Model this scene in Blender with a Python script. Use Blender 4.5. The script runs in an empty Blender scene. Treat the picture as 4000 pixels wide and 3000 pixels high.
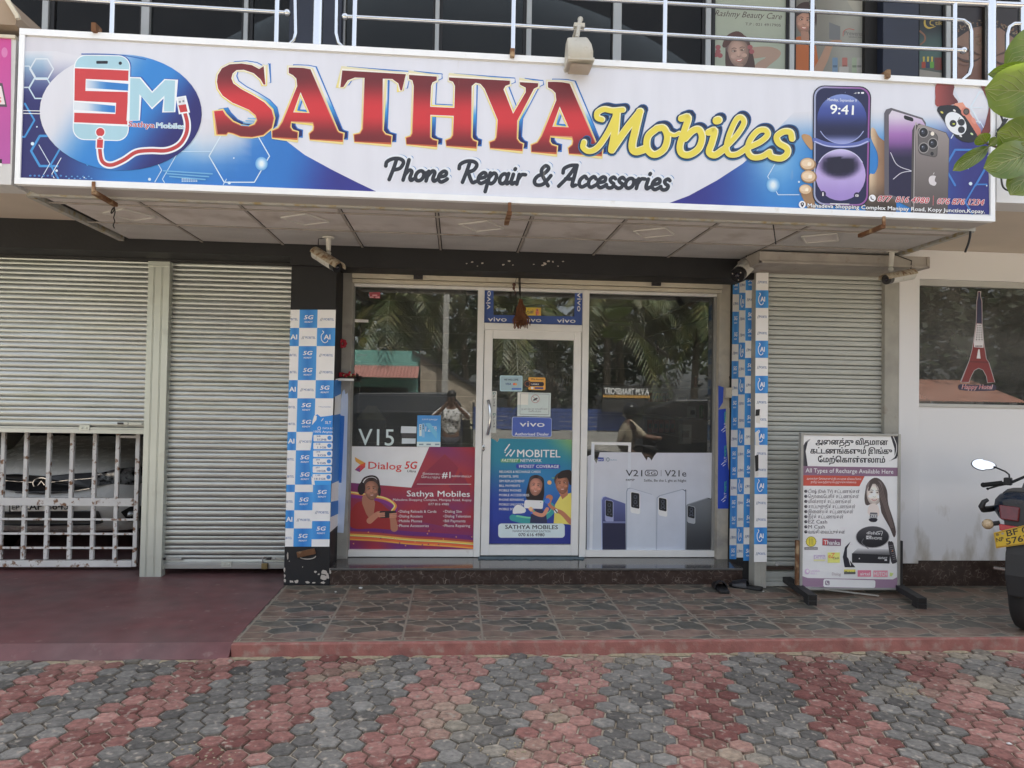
import bpy, bmesh, math, random
from math import sin, cos, pi, radians as R
from mathutils import Vector, Matrix
from mathutils.geometry import tessellate_polygon

S = bpy.context.scene
COL = S.collection
# ------------------------------------------------------------------ camera
CH = 1.6; F = 2850.0
yaw, pit, rol = R(4.374), R(1.337), R(1.0154)
_f = Vector((sin(yaw)*cos(pit), cos(yaw)*cos(pit), sin(pit)))
_r = Vector((cos(yaw), -sin(yaw), 0)); _u = _r.cross(_f)
RT = cos(rol)*_r + sin(rol)*_u; UP = -sin(rol)*_r + cos(rol)*_u; FW = _f
cd = bpy.data.cameras.new('camera'); cd.sensor_width = 36; cd.lens = F/4000*36
cd.clip_start = 0.05; cd.clip_end = 500
cam = bpy.data.objects.new('camera', cd); COL.objects.link(cam)
cam.matrix_world = Matrix(((RT.x, UP.x, -FW.x, 0), (RT.y, UP.y, -FW.y, 0), (RT.z, UP.z, -FW.z, CH), (0, 0, 0, 1)))
S.camera = cam
# ------------------------------------------------------------------ light
SUN_EL, SUN_AZ = 63, 14          # degrees; azimuth the sun stands at, measured clockwise from +Y
w = bpy.data.worlds.new('World'); S.world = w; w.use_nodes = True
nt = w.node_tree; bg = nt.nodes['Background']
sky = nt.nodes.new('ShaderNodeTexSky'); sky.sky_type = 'NISHITA'; sky.sun_disc = False
sky.sun_elevation = R(SUN_EL); sky.sun_rotation = R(SUN_AZ); sky.dust_density = 4.0; sky.air_density = 1.0
hs = nt.nodes.new('ShaderNodeHueSaturation'); hs.inputs['Saturation'].default_value = 0.36
nt.links.new(sky.outputs[0], hs.inputs['Color']); nt.links.new(hs.outputs[0], bg.inputs[0])
bg.inputs[1].default_value = 0.15
sl = bpy.data.lights.new('sun', 'SUN'); sl.energy = 4.0; sl.angle = R(.55); sl.color = (1, 0.96, 0.9)
so = bpy.data.objects.new('sun', sl); COL.objects.link(so)
sd = Vector((sin(R(SUN_AZ))*cos(R(SUN_EL)), cos(R(SUN_AZ))*cos(R(SUN_EL)), sin(R(SUN_EL))))
so.rotation_euler = sd.to_track_quat('Z', 'Y').to_euler(); so.location = (0, 16, 20)
S.view_settings.view_transform = 'Standard'; S.view_settings.look = 'None'
S.view_settings.exposure = 1.74; S.view_settings.gamma = 1
S.cycles.max_bounces = 8; S.cycles.transparent_max_bounces = 24; S.cycles.use_denoising = True
# ------------------------------------------------------------------ helpers
def ray(px, py): return RT*((px-2000)/F) - UP*((py-1500)/F) + FW
O = Vector((0, 0, CH))
def at(px, py, Y): d = ray(px, py); return O + d*(Y/d.y)
def atz(px, py, z): d = ray(px, py); return O + d*((z-CH)/d.z)
def atx(px, py, X): d = ray(px, py); return O + d*(X/d.x)
def lin(c): return tuple(((v/255+0.055)/1.055)**2.4 if v/255 > 0.04045 else v/255/12.92 for v in c[:3])
OFF = {}
def setp(o, label=None, cat=None, group=None, kind=None):
    if label: o['label'] = label
    if cat: o['category'] = cat
    if group: o['group'] = group
    if kind: o['kind'] = kind
    return o
def thing(name, label, cat, loc=(0, 0, 0), group=None):
    o = bpy.data.objects.new(name, None); COL.objects.link(o); o.location = loc; o.empty_display_size = .1
    OFF[o] = Vector(loc); return setp(o, label, cat, group)
class MB:
    def __init__(s): s.v = []; s.f = []; s.m = []; s.c = []
    def add(s, vs, fs, m=0, c=None):
        b = len(s.v); s.v += [Vector(v) for v in vs]
        for f in fs: s.f.append([b+i for i in f]); s.m.append(m); s.c.append(c)
        return s
    def box(s, x0, x1, y0, y1, z0, z1, m=0, c=None):
        vs = [(x, y, z) for z in (z0, z1) for y in (y0, y1) for x in (x0, x1)]
        return s.add(vs, [(0, 2, 3, 1), (4, 5, 7, 6), (0, 1, 5, 4), (2, 6, 7, 3), (0, 4, 6, 2), (1, 3, 7, 5)], m, c)
    def obox(s, cen, ax, ay, az, m=0, c=None):      # oriented box: half axes vectors
        cen = Vector(cen); ax, ay, az = Vector(ax), Vector(ay), Vector(az)
        vs = [cen+ax*i+ay*j+az*k for k in (-1, 1) for j in (-1, 1) for i in (-1, 1)]
        return s.add(vs, [(0, 2, 3, 1), (4, 5, 7, 6), (0, 1, 5, 4), (2, 6, 7, 3), (0, 4, 6, 2), (1, 3, 7, 5)], m, c)
    def quad(s, a, b, c, d, m=0, col=None): return s.add([a, b, c, d], [(0, 1, 2, 3)], m, col)
    def prism(s, pts, dv, m=0, c=None):              # polygon (3-D points) extruded by dv
        n = len(pts); dv = Vector(dv); pts = [Vector(p) for p in pts]
        tris = tessellate_polygon([pts])
        fs = [tuple(t) for t in tris] + [tuple(n+i for i in reversed(t)) for t in tris]
        fs += [(i, (i+1) % n, n+(i+1) % n, n+i) for i in range(n)]
        return s.add(pts+[p+dv for p in pts], fs, m, c)
    def tube(s, pts, r, n=8, m=0, caps=True, c=None, sq=None):
        pts = [Vector(p) for p in pts]; rs = r if isinstance(r, (list, tuple)) else [r]*len(pts)
        t0 = (pts[1]-pts[0]).normalized(); a = Vector((0, 0, 1)) if abs(t0.z) < .9 else Vector((1, 0, 0))
        nx = t0.cross(a).normalized(); vs = []
        for i, p in enumerate(pts):
            t = (pts[min(i+1, len(pts)-1)]-pts[max(i-1, 0)]).normalized()
            nx = (nx - t*nx.dot(t)).normalized(); ny = t.cross(nx)
            for k in range(n):
                a = 2*pi*(k+.5)/n; vs.append(p + (nx*cos(a)*(sq or 1)+ny*sin(a))*rs[i])
        fs = [(i*n+k, i*n+(k+1) % n, (i+1)*n+(k+1) % n, (i+1)*n+k) for i in range(len(pts)-1) for k in range(n)]
        if caps: fs += [tuple(reversed(range(n))), tuple((len(pts)-1)*n+k for k in range(n))]
        return s.add(vs, fs, m, c)
    def ell(s, cen, rad, m=0, nu=14, nv=8, rot=None, c=None):
        cen = Vector(cen); vs = []; fs = []
        for j in range(nv+1):
            th = pi*j/nv
            for i in range(nu):
                p = Vector((rad[0]*sin(th)*cos(2*pi*i/nu), rad[1]*sin(th)*sin(2*pi*i/nu), rad[2]*cos(th)))
                vs.append(cen + (rot @ p if rot else p))
        for j in range(nv):
            for i in range(nu): fs.append((j*nu+i, (j+1)*nu+i, (j+1)*nu+(i+1) % nu, j*nu+(i+1) % nu))
        return s.add(vs, fs, m, c)
    def loft(s, rings, m=0, caps=True, c=None):      # rings: equal-length closed loops of points
        n = len(rings[0]); vs = [p for r_ in rings for p in r_]
        fs = [(i*n+k, i*n+(k+1) % n, (i+1)*n+(k+1) % n, (i+1)*n+k) for i in range(len(rings)-1) for k in range(n)]
        if caps: fs += [tuple(reversed(range(n))), tuple((len(rings)-1)*n+k for k in range(n))]
        return s.add(vs, fs, m, c)
    def build(s, name, mats, parent=None, smooth=False, bevel=0, segs=2, sub=0):
        off = Vector((0, 0, 0)); p = parent
        while p is not None:
            if p in OFF: off = OFF[p]; break
            p = p.parent
        me = bpy.data.meshes.new(name); me.from_pydata([v-off for v in s.v], [], s.f)
        if not isinstance(mats, (list, tuple)): mats = [mats]
        for m in mats: me.materials.append(m)
        for i, p_ in enumerate(me.polygons): p_.material_index = s.m[i]; p_.use_smooth = smooth
        if any(c is not None for c in s.c):
            ca = me.color_attributes.new('Col', 'FLOAT_COLOR', 'CORNER')
            for i, p_ in enumerate(me.polygons):
                c = s.c[i] or (1, 1, 1)
                for li in p_.loop_indices: ca.data[li].color = (c[0], c[1], c[2], 1)
        bm = bmesh.new(); bm.from_mesh(me)
        bmesh.ops.recalc_face_normals(bm, faces=bm.faces)
        if bevel:
            es = [e for e in bm.edges if len(e.link_faces) == 2 and e.calc_face_angle(0) > .5]
            bmesh.ops.bevel(bm, geom=es, offset=bevel, segments=segs, profile=.5, affect='EDGES', clamp_overlap=True)
        bm.to_mesh(me); bm.free()
        o = bpy.data.objects.new(name, me); COL.objects.link(o)
        if parent: o.parent = parent
        if smooth and hasattr(me, 'set_sharp_from_angle'): me.set_sharp_from_angle(angle=R(40))
        if sub: md = o.modifiers.new('s', 'SUBSURF'); md.levels = md.render_levels = sub
        return o
MATS = {}
def mat(name, col, rough=.6, metal=0, var=0, vs=6, col2=None, bump=0, bs=60, stretch=(1, 1, 1), spec=.5, dirt=None, vcol=False, trans=0, cthr=None):
    """principled material; var: lightness wobble, col2: second colour blended by noise (cthr: ramp limits), bump: fine relief"""
    if name in MATS: return MATS[name]
    m = bpy.data.materials.new(name); m.use_nodes = True; n = m.node_tree.nodes; L = m.node_tree.links
    b = n['Principled BSDF']; b.inputs['Roughness'].default_value = rough; b.inputs['Metallic'].default_value = metal
    b.inputs['Specular IOR Level'].default_value = spec
    tc = n.new('ShaderNodeTexCoord'); mp = n.new('ShaderNodeMapping'); mp.inputs['Scale'].default_value = stretch
    L.new(tc.outputs['Object'], mp.inputs[0])
    if vcol: a = n.new('ShaderNodeVertexColor'); a.layer_name = 'Col'; c = a.outputs[0]
    else: a = n.new('ShaderNodeRGB'); a.outputs[0].default_value = (*col, 1); c = a.outputs[0]
    def noise(sc, det=5):
        t = n.new('ShaderNodeTexNoise'); t.inputs['Scale'].default_value = sc; t.inputs['Detail'].default_value = det
        L.new(mp.outputs[0], t.inputs['Vector']); return t.outputs[0]
    def ramp(src, a, b_):
        r = n.new('ShaderNodeMapRange'); r.inputs[1].default_value = a; r.inputs[2].default_value = b_; L.new(src, r.inputs[0]); return r.outputs[0]
    def mix(f, x, y, mode='MIX'):
        k = n.new('ShaderNodeMix'); k.data_type = 'RGBA'; k.blend_type = mode
        if isinstance(f, float): k.inputs[0].default_value = f
        else: L.new(f, k.inputs[0])
        for i, q in ((6, x), (7, y)):
            if isinstance(q, tuple): k.inputs[i].default_value = (*q, 1)
            else: L.new(q, k.inputs[i])
        return k.outputs[2]
    if col2:
        lo, hi = cthr or (.42, .62); c = mix(ramp(noise(vs*1.7, 8), lo, hi), c, tuple(col2))
    if dirt:                                          # (colour, noise scale, threshold lo, hi)
        c = mix(ramp(noise(dirt[1], 9), dirt[2], dirt[3]), c, tuple(dirt[0]))
    if var:
        h = n.new('ShaderNodeHueSaturation'); L.new(c, h.inputs['Color'])
        r = n.new('ShaderNodeMapRange'); r.inputs[1].default_value = .25; r.inputs[2].default_value = .75
        r.inputs[3].default_value = 1-var; r.inputs[4].default_value = 1+var; L.new(noise(vs, 8), r.inputs[0]); L.new(r.outputs[0], h.inputs['Value']); c = h.outputs[0]
    L.new(c, b.inputs['Base Color'])
    if bump:
        bp = n.new('ShaderNodeBump'); bp.inputs['Strength'].default_value = bump; bp.inputs['Distance'].default_value = .01
        L.new(noise(bs, 6), bp.inputs['Height']); L.new(bp.outputs[0], b.inputs['Normal'])
    if var and rough > .15:
        L.new(ramp(noise(vs*2), 0, 1), (r2 := n.new('ShaderNodeMapRange')).inputs[0]); r2.inputs[3].default_value = rough-.1; r2.inputs[4].default_value = min(1, rough+.12); L.new(r2.outputs[0], b.inputs['Roughness'])
    if trans: b.inputs['Transmission Weight'].default_value = trans
    MATS[name] = m; return m
def glass(name, tint=(.8, .85, .84), refl=.14, rough=0.0, film=.04):
    m = bpy.data.materials.new(name); m.use_nodes = True; n = m.node_tree.nodes; L = m.node_tree.links
    n.remove(n['Principled BSDF']); out = n['Material Output']
    t = n.new('ShaderNodeBsdfTransparent'); t.inputs[0].default_value = (*tint, 1)
    g = n.new('ShaderNodeBsdfGlossy'); g.inputs['Roughness'].default_value = rough; g.inputs[0].default_value = (1, 1, 1, 1)
    fr = n.new('ShaderNodeLayerWeight'); fr.inputs[0].default_value = .5
    mr = n.new('ShaderNodeMapRange'); mr.inputs[3].default_value = refl; mr.inputs[4].default_value = 1; L.new(fr.outputs['Fresnel'], mr.inputs[0])
    mr.inputs[1].default_value = .115
    df = n.new('ShaderNodeBsdfDiffuse'); df.inputs[0].default_value = (.6, .6, .57, 1); dm = n.new('ShaderNodeMixShader')
    tc = n.new('ShaderNodeTexCoord'); no = n.new('ShaderNodeTexNoise'); no.inputs['Scale'].default_value = 2.5; no.inputs['Detail'].default_value = 7; L.new(tc.outputs['Object'], no.inputs[0])
    dr = n.new('ShaderNodeMapRange'); dr.inputs[1].default_value = .35; dr.inputs[2].default_value = .75; dr.inputs[3].default_value = film*.5; dr.inputs[4].default_value = film*1.6; L.new(no.outputs[0], dr.inputs[0]); L.new(dr.outputs[0], dm.inputs[0])
    L.new(t.outputs[0], dm.inputs[1]); L.new(df.outputs[0], dm.inputs[2])
    mx = n.new('ShaderNodeMixShader'); L.new(mr.outputs[0], mx.inputs[0]); L.new(dm.outputs[0], mx.inputs[1]); L.new(g.outputs[0], mx.inputs[2]); L.new(mx.outputs[0], out.inputs[0])
    return m
# ------------------------------------------------------------------ materials
m_sand = mat('joint_sand', (.4, .34, .26), .95, var=.35, vs=30, bump=.5, bs=120)
m_paver = mat('paver_concrete', (1, 1, 1), .9, vcol=True, var=.36, vs=34, bump=.8, bs=90, col2=(.06, .052, .048), cthr=(.66, .76), dirt=((.38, .33, .27), 26, .57, .72))
m_kerb = mat('red_kerb_paint', (.33, .135, .112), .85, var=.22, vs=12, dirt=((.38, .27, .22), 14, .5, .75), bump=.3, bs=90)
m_ramp = mat('red_oxide_floor', (.165, .062, .064), .5, var=.25, vs=8, dirt=((.15, .115, .115), .9, .4, .72), col2=(.24, .14, .13), cthr=(.62, .74), bump=.12, bs=110)
m_black = mat('black_wall_paint', (.012, .012, .014), .6, var=.3, vs=4, bump=.15, bs=40)
m_chip = mat('bare_plaster', (.5, .45, .4), .9, var=.1)
m_beige = mat('beige_slab_paint', (.62, .55, .47), .85, var=.08, vs=2, bump=.1, bs=60)
m_ceil = mat('ceiling_board', (.6, .57, .55), .8, var=.12, vs=3, dirt=((.34, .29, .25), 4, .52, .85), bump=.2, bs=200)
m_ceilrail = mat('ceiling_rail', (.36, .33, .3), .7, var=.15, vs=8, dirt=((.2, .14, .1), 9, .6, .8))
m_gap = mat('dark_gap', (.02, .017, .015), .9)
m_alu = mat('mill_aluminium', (.53, .55, .54), .36, .75, var=.26, vs=2.6, stretch=(.5, 1, 2.6), dirt=((.34, .36, .32), 2.6, .45, .75))
m_alupost = mat('painted_aluminium', (.6, .63, .57), .42, .45, var=.1, vs=3, dirt=((.4, .4, .36), 5, .6, .85))
m_shut = mat('grey_shutter_paint', (.5, .515, .48), .5, .1, var=.1, vs=3, stretch=(.5, 1, 2), dirt=((.36, .35, .31), 4, .6, .85))
m_guide = mat('weathered_metal', (.38, .37, .33), .7, .1, var=.18, vs=6, dirt=((.22, .18, .14), 7, .6, .8), bump=.2, bs=50)
m_pvc = mat('white_pvc_frame', (.86, .855, .83), .4, var=.05, vs=5, dirt=((.5, .45, .38), 8, .68, .9))
m_cream = mat('cream_metal', (.6, .55, .44), .5, var=.12, vs=5, dirt=((.3, .25, .18), 8, .6, .85))
m_conc = mat('grey_cement', (.36, .35, .32), .9, var=.15, vs=6, bump=.3, bs=60, dirt=((.24, .22, .2), 7, .55, .8))
m_white = mat('white_wall_paint', (.78, .78, .78), .8, var=.05, vs=2.5, bump=.1, bs=50)
m_navy = mat('navy_wall_paint', (.022, .028, .05), .5, var=.2, vs=4)
m_int = mat('interior_paint', (.5, .5, .47), .8, var=.05)
m_intdark = mat('interior_grey_board', (.24, .25, .25), .6, var=.08)
m_floorin = mat('interior_tile', (.4, .39, .36), .3)
m_glass = glass('shop_glass', (.7, .73, .72), .085, film=.055)
m_tint = glass('tinted_glass', (.3, .32, .32), .015, film=.01)
m_dark_metal = mat('dark_steel', (.05, .048, .05), .5, .5, var=.2)
m_rust = mat('rusty_steel', (.16, .075, .035), .85, .1, var=.35, vs=20, dirt=((.42, .3, .18), 14, .5, .7))
m_steel = mat('stainless_steel', (.62, .64, .67), .2, 1.0)
def facade_white():
    m = bpy.data.materials.new('stained_white_wall'); m.use_nodes = True; n = m.node_tree.nodes; L = m.node_tree.links; b = n['Principled BSDF']
    b.inputs['Roughness'].default_value = .85
    tc = n.new('ShaderNodeTexCoord'); sx = n.new('ShaderNodeSeparateXYZ'); L.new(tc.outputs['Object'], sx.inputs[0])
    mp = n.new('ShaderNodeMapping'); mp.inputs['Scale'].default_value = (3, 3, 1.1); L.new(tc.outputs['Object'], mp.inputs[0])
    no = n.new('ShaderNodeTexNoise'); no.inputs['Scale'].default_value = 2.2; no.inputs['Detail'].default_value = 9; L.new(mp.outputs[0], no.inputs[0])
    hg = n.new('ShaderNodeMapRange'); hg.inputs[1].default_value = .2; hg.inputs[2].default_value = 1.1; hg.inputs[3].default_value = .16; hg.inputs[4].default_value = -.2; L.new(sx.outputs[2], hg.inputs[0])
    ad = n.new('ShaderNodeMath'); L.new(no.outputs[0], ad.inputs[0]); L.new(hg.outputs[0], ad.inputs[1])
    rp = n.new('ShaderNodeMapRange'); rp.inputs[1].default_value = .54; rp.inputs[2].default_value = .8; L.new(ad.outputs[0], rp.inputs[0])
    mx = n.new('ShaderNodeMix'); mx.data_type = 'RGBA'; L.new(rp.outputs[0], mx.inputs[0]); mx.inputs[6].default_value = (.8, .8, .81, 1); mx.inputs[7].default_value = (.34, .29, .2, 1)
    L.new(mx.outputs[2], b.inputs[0]); return m
m_stain = facade_white()
def stone_tile():
    m = bpy.data.materials.new('crazy_stone_tile'); m.use_nodes = True; n = m.node_tree.nodes; L = m.node_tree.links; b = n['Principled BSDF']
    b.inputs['Roughness'].default_value = .5
    tc = n.new('ShaderNodeTexCoord'); mp = n.new('ShaderNodeMapping'); mp.inputs['Location'].default_value = (.31/.51+40, -4.67/.47+40, 0); mp.inputs['Scale'].default_value = (1/.51, 1/.47, 1)
    L.new(tc.outputs['Object'], mp.inputs[0])
    fr = n.new('ShaderNodeVectorMath'); fr.operation = 'FRACTION'; L.new(mp.outputs[0], fr.inputs[0])
    # warp a little so that the stones are irregular
    wn = n.new('ShaderNodeTexNoise'); wn.inputs['Scale'].default_value = 5; wn.inputs['Detail'].default_value = 3; L.new(fr.outputs[0], wn.inputs[0])
    wa = n.new('ShaderNodeVectorMath'); wa.operation = 'MULTIPLY_ADD'; wa.inputs[1].default_value = (.13, .13, 0); L.new(wn.outputs[1], wa.inputs[0]); L.new(fr.outputs[0], wa.inputs[2])
    fl = n.new('ShaderNodeVectorMath'); fl.operation = 'MULTIPLY'; fl.inputs[1].default_value = (.72, 1.15, 0); L.new(wa.outputs[0], fl.inputs[0])
    v1 = n.new('ShaderNodeTexVoronoi'); v1.inputs['Scale'].default_value = 3.3; L.new(fl.outputs[0], v1.inputs['Vector'])
    v2 = n.new('ShaderNodeTexVoronoi'); v2.feature = 'DISTANCE_TO_EDGE'; v2.inputs['Scale'].default_value = 3.3; L.new(fl.outputs[0], v2.inputs['Vector'])
    sp = n.new('ShaderNodeSeparateColor'); L.new(v1.outputs['Color'], sp.inputs[0])
    cr = n.new('ShaderNodeValToRGB'); cr.color_ramp.interpolation = 'CONSTANT'; e = cr.color_ramp.elements
    e[0].color = (.1, .096, .08, 1); e[1].position = .36; e[1].color = (.19, .128, .096, 1)
    for p_, c_ in ((.55, (.225, .165, .12)), (.7, (.125, .112, .088)), (.85, (.2, .135, .105))): k = e.new(p_); k.color = (*c_, 1)
    L.new(sp.outputs[0], cr.inputs[0])
    no = n.new('ShaderNodeTexNoise'); no.inputs['Scale'].default_value = 9; no.inputs['Detail'].default_value = 9; L.new(tc.outputs['Object'], no.inputs[0])
    hs = n.new('ShaderNodeHueSaturation'); L.new(cr.outputs[0], hs.inputs['Color']); r = n.new('ShaderNodeMapRange'); r.inputs[1].default_value = .3; r.inputs[2].default_value = .7; r.inputs[3].default_value = .65; r.inputs[4].default_value = 1.4
    L.new(no.outputs[0], r.inputs[0]); L.new(r.outputs[0], hs.inputs['Value'])
    def mix(f, x, y):
        k = n.new('ShaderNodeMix'); k.data_type = 'RGBA'; L.new(f, k.inputs[0])
        if isinstance(x, tuple): k.inputs[6].default_value = x
        else: L.new(x, k.inputs[6])
        if isinstance(y, tuple): k.inputs[7].default_value = y
        else: L.new(y, k.inputs[7])
        return k.outputs[2]
    eg = n.new('ShaderNodeMapRange'); eg.inputs[1].default_value = .016; eg.inputs[2].default_value = .034; eg.inputs[3].default_value = 1; eg.inputs[4].default_value = 0; L.new(v2.outputs['Distance'], eg.inputs[0])
    c = mix(eg.outputs[0], hs.outputs[0], (.3, .26, .2, 1))
    # joints between the tiles
    sx = n.new('ShaderNodeSeparateXYZ'); L.new(fr.outputs[0], sx.inputs[0])
    def edge(o_):
        a = n.new('ShaderNodeMath'); a.operation = 'PINGPONG'; a.inputs[1].default_value = .5; L.new(o_, a.inputs[0])
        q = n.new('ShaderNodeMapRange'); q.inputs[1].default_value = .009; q.inputs[2].default_value = .018; q.inputs[3].default_value = 1; q.inputs[4].default_value = 0; L.new(a.outputs[0], q.inputs[0]); return q.outputs[0]
    mxm = n.new('ShaderNodeMath'); mxm.operation = 'MAXIMUM'; L.new(edge(sx.outputs[0]), mxm.inputs[0]); L.new(edge(sx.outputs[1]), mxm.inputs[1])
    c = mix(mxm.outputs[0], c, (.27, .235, .185, 1))
    dn = n.new('ShaderNodeTexNoise'); dn.inputs['Scale'].default_value = 1.7; dn.inputs['Detail'].default_value = 8; L.new(tc.outputs['Object'], dn.inputs[0])
    dr = n.new('ShaderNodeMapRange'); dr.inputs[1].default_value = .5; dr.inputs[2].default_value = .8; dr.inputs[4].default_value = .5; L.new(dn.outputs[0], dr.inputs[0])
    c = mix(dr.outputs[0], c, (.22, .185, .14, 1))
    L.new(c, b.inputs[0]); return m
def marble():
    m = bpy.data.materials.new('brown_marble'); m.use_nodes = True; n = m.node_tree.nodes; L = m.node_tree.links; b = n['Principled BSDF']
    b.inputs['Roughness'].default_value = .22
    tc = n.new('ShaderNodeTexCoord')
    wn = n.new('ShaderNodeTexNoise'); wn.inputs['Scale'].default_value = 7; L.new(tc.outputs['Object'], wn.inputs[0])
    wa = n.new('ShaderNodeVectorMath'); wa.operation = 'MULTIPLY_ADD'; wa.inputs[1].default_value = (.12,)*3; L.new(wn.outputs[1], wa.inputs[0]); L.new(tc.outputs['Object'], wa.inputs[2])
    v2 = n.new('ShaderNodeTexVoronoi'); v2.feature = 'DISTANCE_TO_EDGE'; v2.inputs['Scale'].default_value = 22; L.new(wa.outputs[0], v2.inputs['Vector'])
    no = n.new('ShaderNodeTexNoise'); no.inputs['Scale'].default_value = 14; no.inputs['Detail'].default_value = 8; L.new(tc.outputs['Object'], no.inputs[0])
    mu = n.new('ShaderNodeMapRange'); mu.inputs[1].default_value = .0; mu.inputs[2].default_value = .045; mu.inputs[3].default_value = 1; mu.inputs[4].default_value = 0; L.new(v2.outputs['Distance'], mu.inputs[0])
    m2 = n.new('ShaderNodeMapRange'); m2.inputs[1].default_value = .45; m2.inputs[2].default_value = .75; L.new(no.outputs[0], m2.inputs[0])
    mm = n.new('ShaderNodeMath'); mm.operation = 'MULTIPLY'; L.new(mu.outputs[0], mm.inputs[0]); L.new(m2.outputs[0], mm.inputs[1])
    c1 = n.new('ShaderNodeMix'); c1.data_type = 'RGBA'; L.new(no.outputs[0], c1.inputs[0]); c1.inputs[6].default_value = (.02, .014, .012, 1); c1.inputs[7].default_value = (.085, .055, .045, 1)
    c2 = n.new('ShaderNodeMix'); c2.data_type = 'RGBA'; L.new(mm.outputs[0], c2.inputs[0]); L.new(c1.outputs[2], c2.inputs[6]); c2.inputs[7].default_value = (.3, .25, .21, 1)
    L.new(c2.outputs[2], b.inputs[0]); return m
m_tile, m_marble = stone_tile(), marble()
m_landing = mat('polished_granite', (.1, .095, .09), .12, var=.2, vs=30)
# ------------------------------------------------------------------ ground
Y_SIGN, Y_PIL, Y_SH, Y_GL, ZF, ZC = 4.5, 6.05, 6.4, 6.5, .08, 2.83
rnd = random.Random(7)
MB().box(-14, 16, -3.2, 4.7, -.3, -.011).build('ground', m_sand).__setitem__('kind', 'structure')
pv = MB(); wx = .118; rx = wx/math.sqrt(3); A = R(-15.5); ca, sa = cos(A), sin(A)
base = atz(2592, 2780, 0)
SPOTS = [(atz(px, py, 0), w1, w2) for px, py, w1, w2 in ((2010, 2930, .16, .07), (2150, 2790, .09, .1), (2420, 2568, .3, .07), (1420, 2612, .12, .08), (1240, 2640, .1, .06), (3250, 2560, .35, .06), (3550, 2700, .16, .08), (3750, 2560, .3, .08), (3900, 2680, .2, .15), (1750, 2800, .14, .2), (300, 2585, .5, .04), (2850, 2950, .14, .08))]
for j in range(-45, 45):
    for i in range(-45, 55):
        u = (i+.5+(j % 2)*.5)*wx; v = j*rx*1.5
        x, y = base.x+u*ca-v*sa, base.y+u*sa+v*ca
        if not (1.2 < y < 4.6 and -3.6 < x < 4.6): continue
        red = (i//3) % 2 == 0
        k = min(1, max(0, .5+.33*(sin(x*1.9+1.3*sin(y*2.1))+.6*sin(y*3.3-x*1.1))*.8+rnd.gauss(0, .24)))
        if red:
            c = Vector((.17, .062, .052)).lerp(Vector((.4, .21, .175)), k); c *= rnd.uniform(.85, 1.1)
        else:
            c = Vector((.08, .074, .067)).lerp(Vector((.25, .238, .215)), (k+rnd.random())/2); c *= rnd.uniform(.8, 1.15)
        m_ = sum(math.exp(-((x-p_.x)/w1)**2-((y-p_.y)/w2)**2) for p_, w1, w2 in SPOTS); c = c.lerp(Vector((.34, .29, .21)), min(.75, m_*rnd.uniform(.3, 1.1)))
        zt = rnd.uniform(-.005, .005); tx, ty = rnd.uniform(-.05, .05), rnd.uniform(-.05, .05)
        rr = rx*.975; rot = A+rnd.uniform(-.05, .05)
        def ring(q, z): return [(x+q*cos(rot+pi/6+pi/3*k), y+q*sin(rot+pi/6+pi/3*k), z+zt+tx*q*cos(pi/3*k)+ty*q*sin(pi/3*k)) for k in range(6)]
        q0, q1, q2 = ring(rr*.95, -.02), ring(rr*.935, -.002), ring(rr*.85, .003)
        b0 = len(pv.v); d = c*.5+Vector((.09, .075, .055))
        pv.add(q0+q1+q2, [], 0)
        for k in range(6):
            k2 = (k+1) % 6
            pv.f += [[b0+k, b0+k2, b0+6+k2, b0+6+k], [b0+6+k, b0+6+k2, b0+12+k2, b0+12+k]]; pv.m += [0, 0]; pv.c += [tuple(d), tuple(c*.85)]  # chamfer painted darker than the top to deepen the edge shading
        pv.f.append([b0+12+k for k in range(6)]); pv.m.append(0); pv.c.append(tuple(c))
setp(pv.build('paving', m_paver), kind='structure')
XT = atz(905, 2512, ZF).x
setp(MB().box(XT, 16, 4.63, 4.672, -.2, ZF-.003).build('kerb', m_kerb, bevel=.006), kind='structure')
setp(MB().box(XT, 16, 4.67, 6.6, -.2, ZF).build('pavement', m_tile), kind='structure')
rp = MB(); rp.loft([[(x, 4.585, -.2), (x, 4.585, .004), (x, 4.68, ZF-.006), (x, 5.2, ZF), (x, 14, ZF), (x, 14, -.2)] for x in (-14, XT-.004)])
setp(rp.build('driveway', m_ramp), kind='structure')
sp = MB()                                          # sand heaped along the kerb foot
for k in range(130):
    x = rnd.uniform(-3.2, 4.4); r_ = rnd.uniform(.01, .05)
    sp.ell((x, 4.62 if x > XT else 4.575, -.006), (r_*2, r_*.7, .008), nu=8, nv=4)
setp(sp.build('sand', mat('loose_sand', (.36, .3, .2), 1, var=.25, vs=40, bump=.6, bs=160), smooth=True), kind='stuff')
# ------------------------------------------------------------------ the building
B = thing('shopping_complex', 'two storey shop block with black beams, white side wall and three roller shutters', 'building', (.6, 6, 0))
def X(px, py, Y): return at(px, py, Y).x
def Z(px, py, Y): return at(px, py, Y).z
xl = X(1127, 1500, Y_PIL); xp1 = X(1305, 1500, Y_PIL)           # left pillar
xr0 = X(2905, 2000, Y_PIL); xr1 = X(2948, 2000, Y_PIL)          # right pillar
zbeam = 2.97
bm_ = MB()                                         # black beam over the whole front, deeper over the left shutters
bm_.box(-8, xl, 6.0, 6.3, Z(300, 975, 6.0), zbeam)
bm_.box(xl, xr1+.0, 6.0, 6.3, Z(2000, 1062, 6.0), zbeam)
bm_.build('beam', m_black, B)
zlow = Z(300, 1012, Y_SH-.05)
MB().box(-8, xl, 6.3, 6.45, zlow, zbeam-.003).build('lintel', mat('dark_grey_lintel', (.035, .035, .035), .7, var=.2), B)
pl = MB(); pl.box(xl, xp1, Y_PIL, 6.6, ZF, zbeam-.002); pl.build('pillar', m_black, B, bevel=.006)
ch = MB()                                          # plaster showing where the paint has come off
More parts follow.
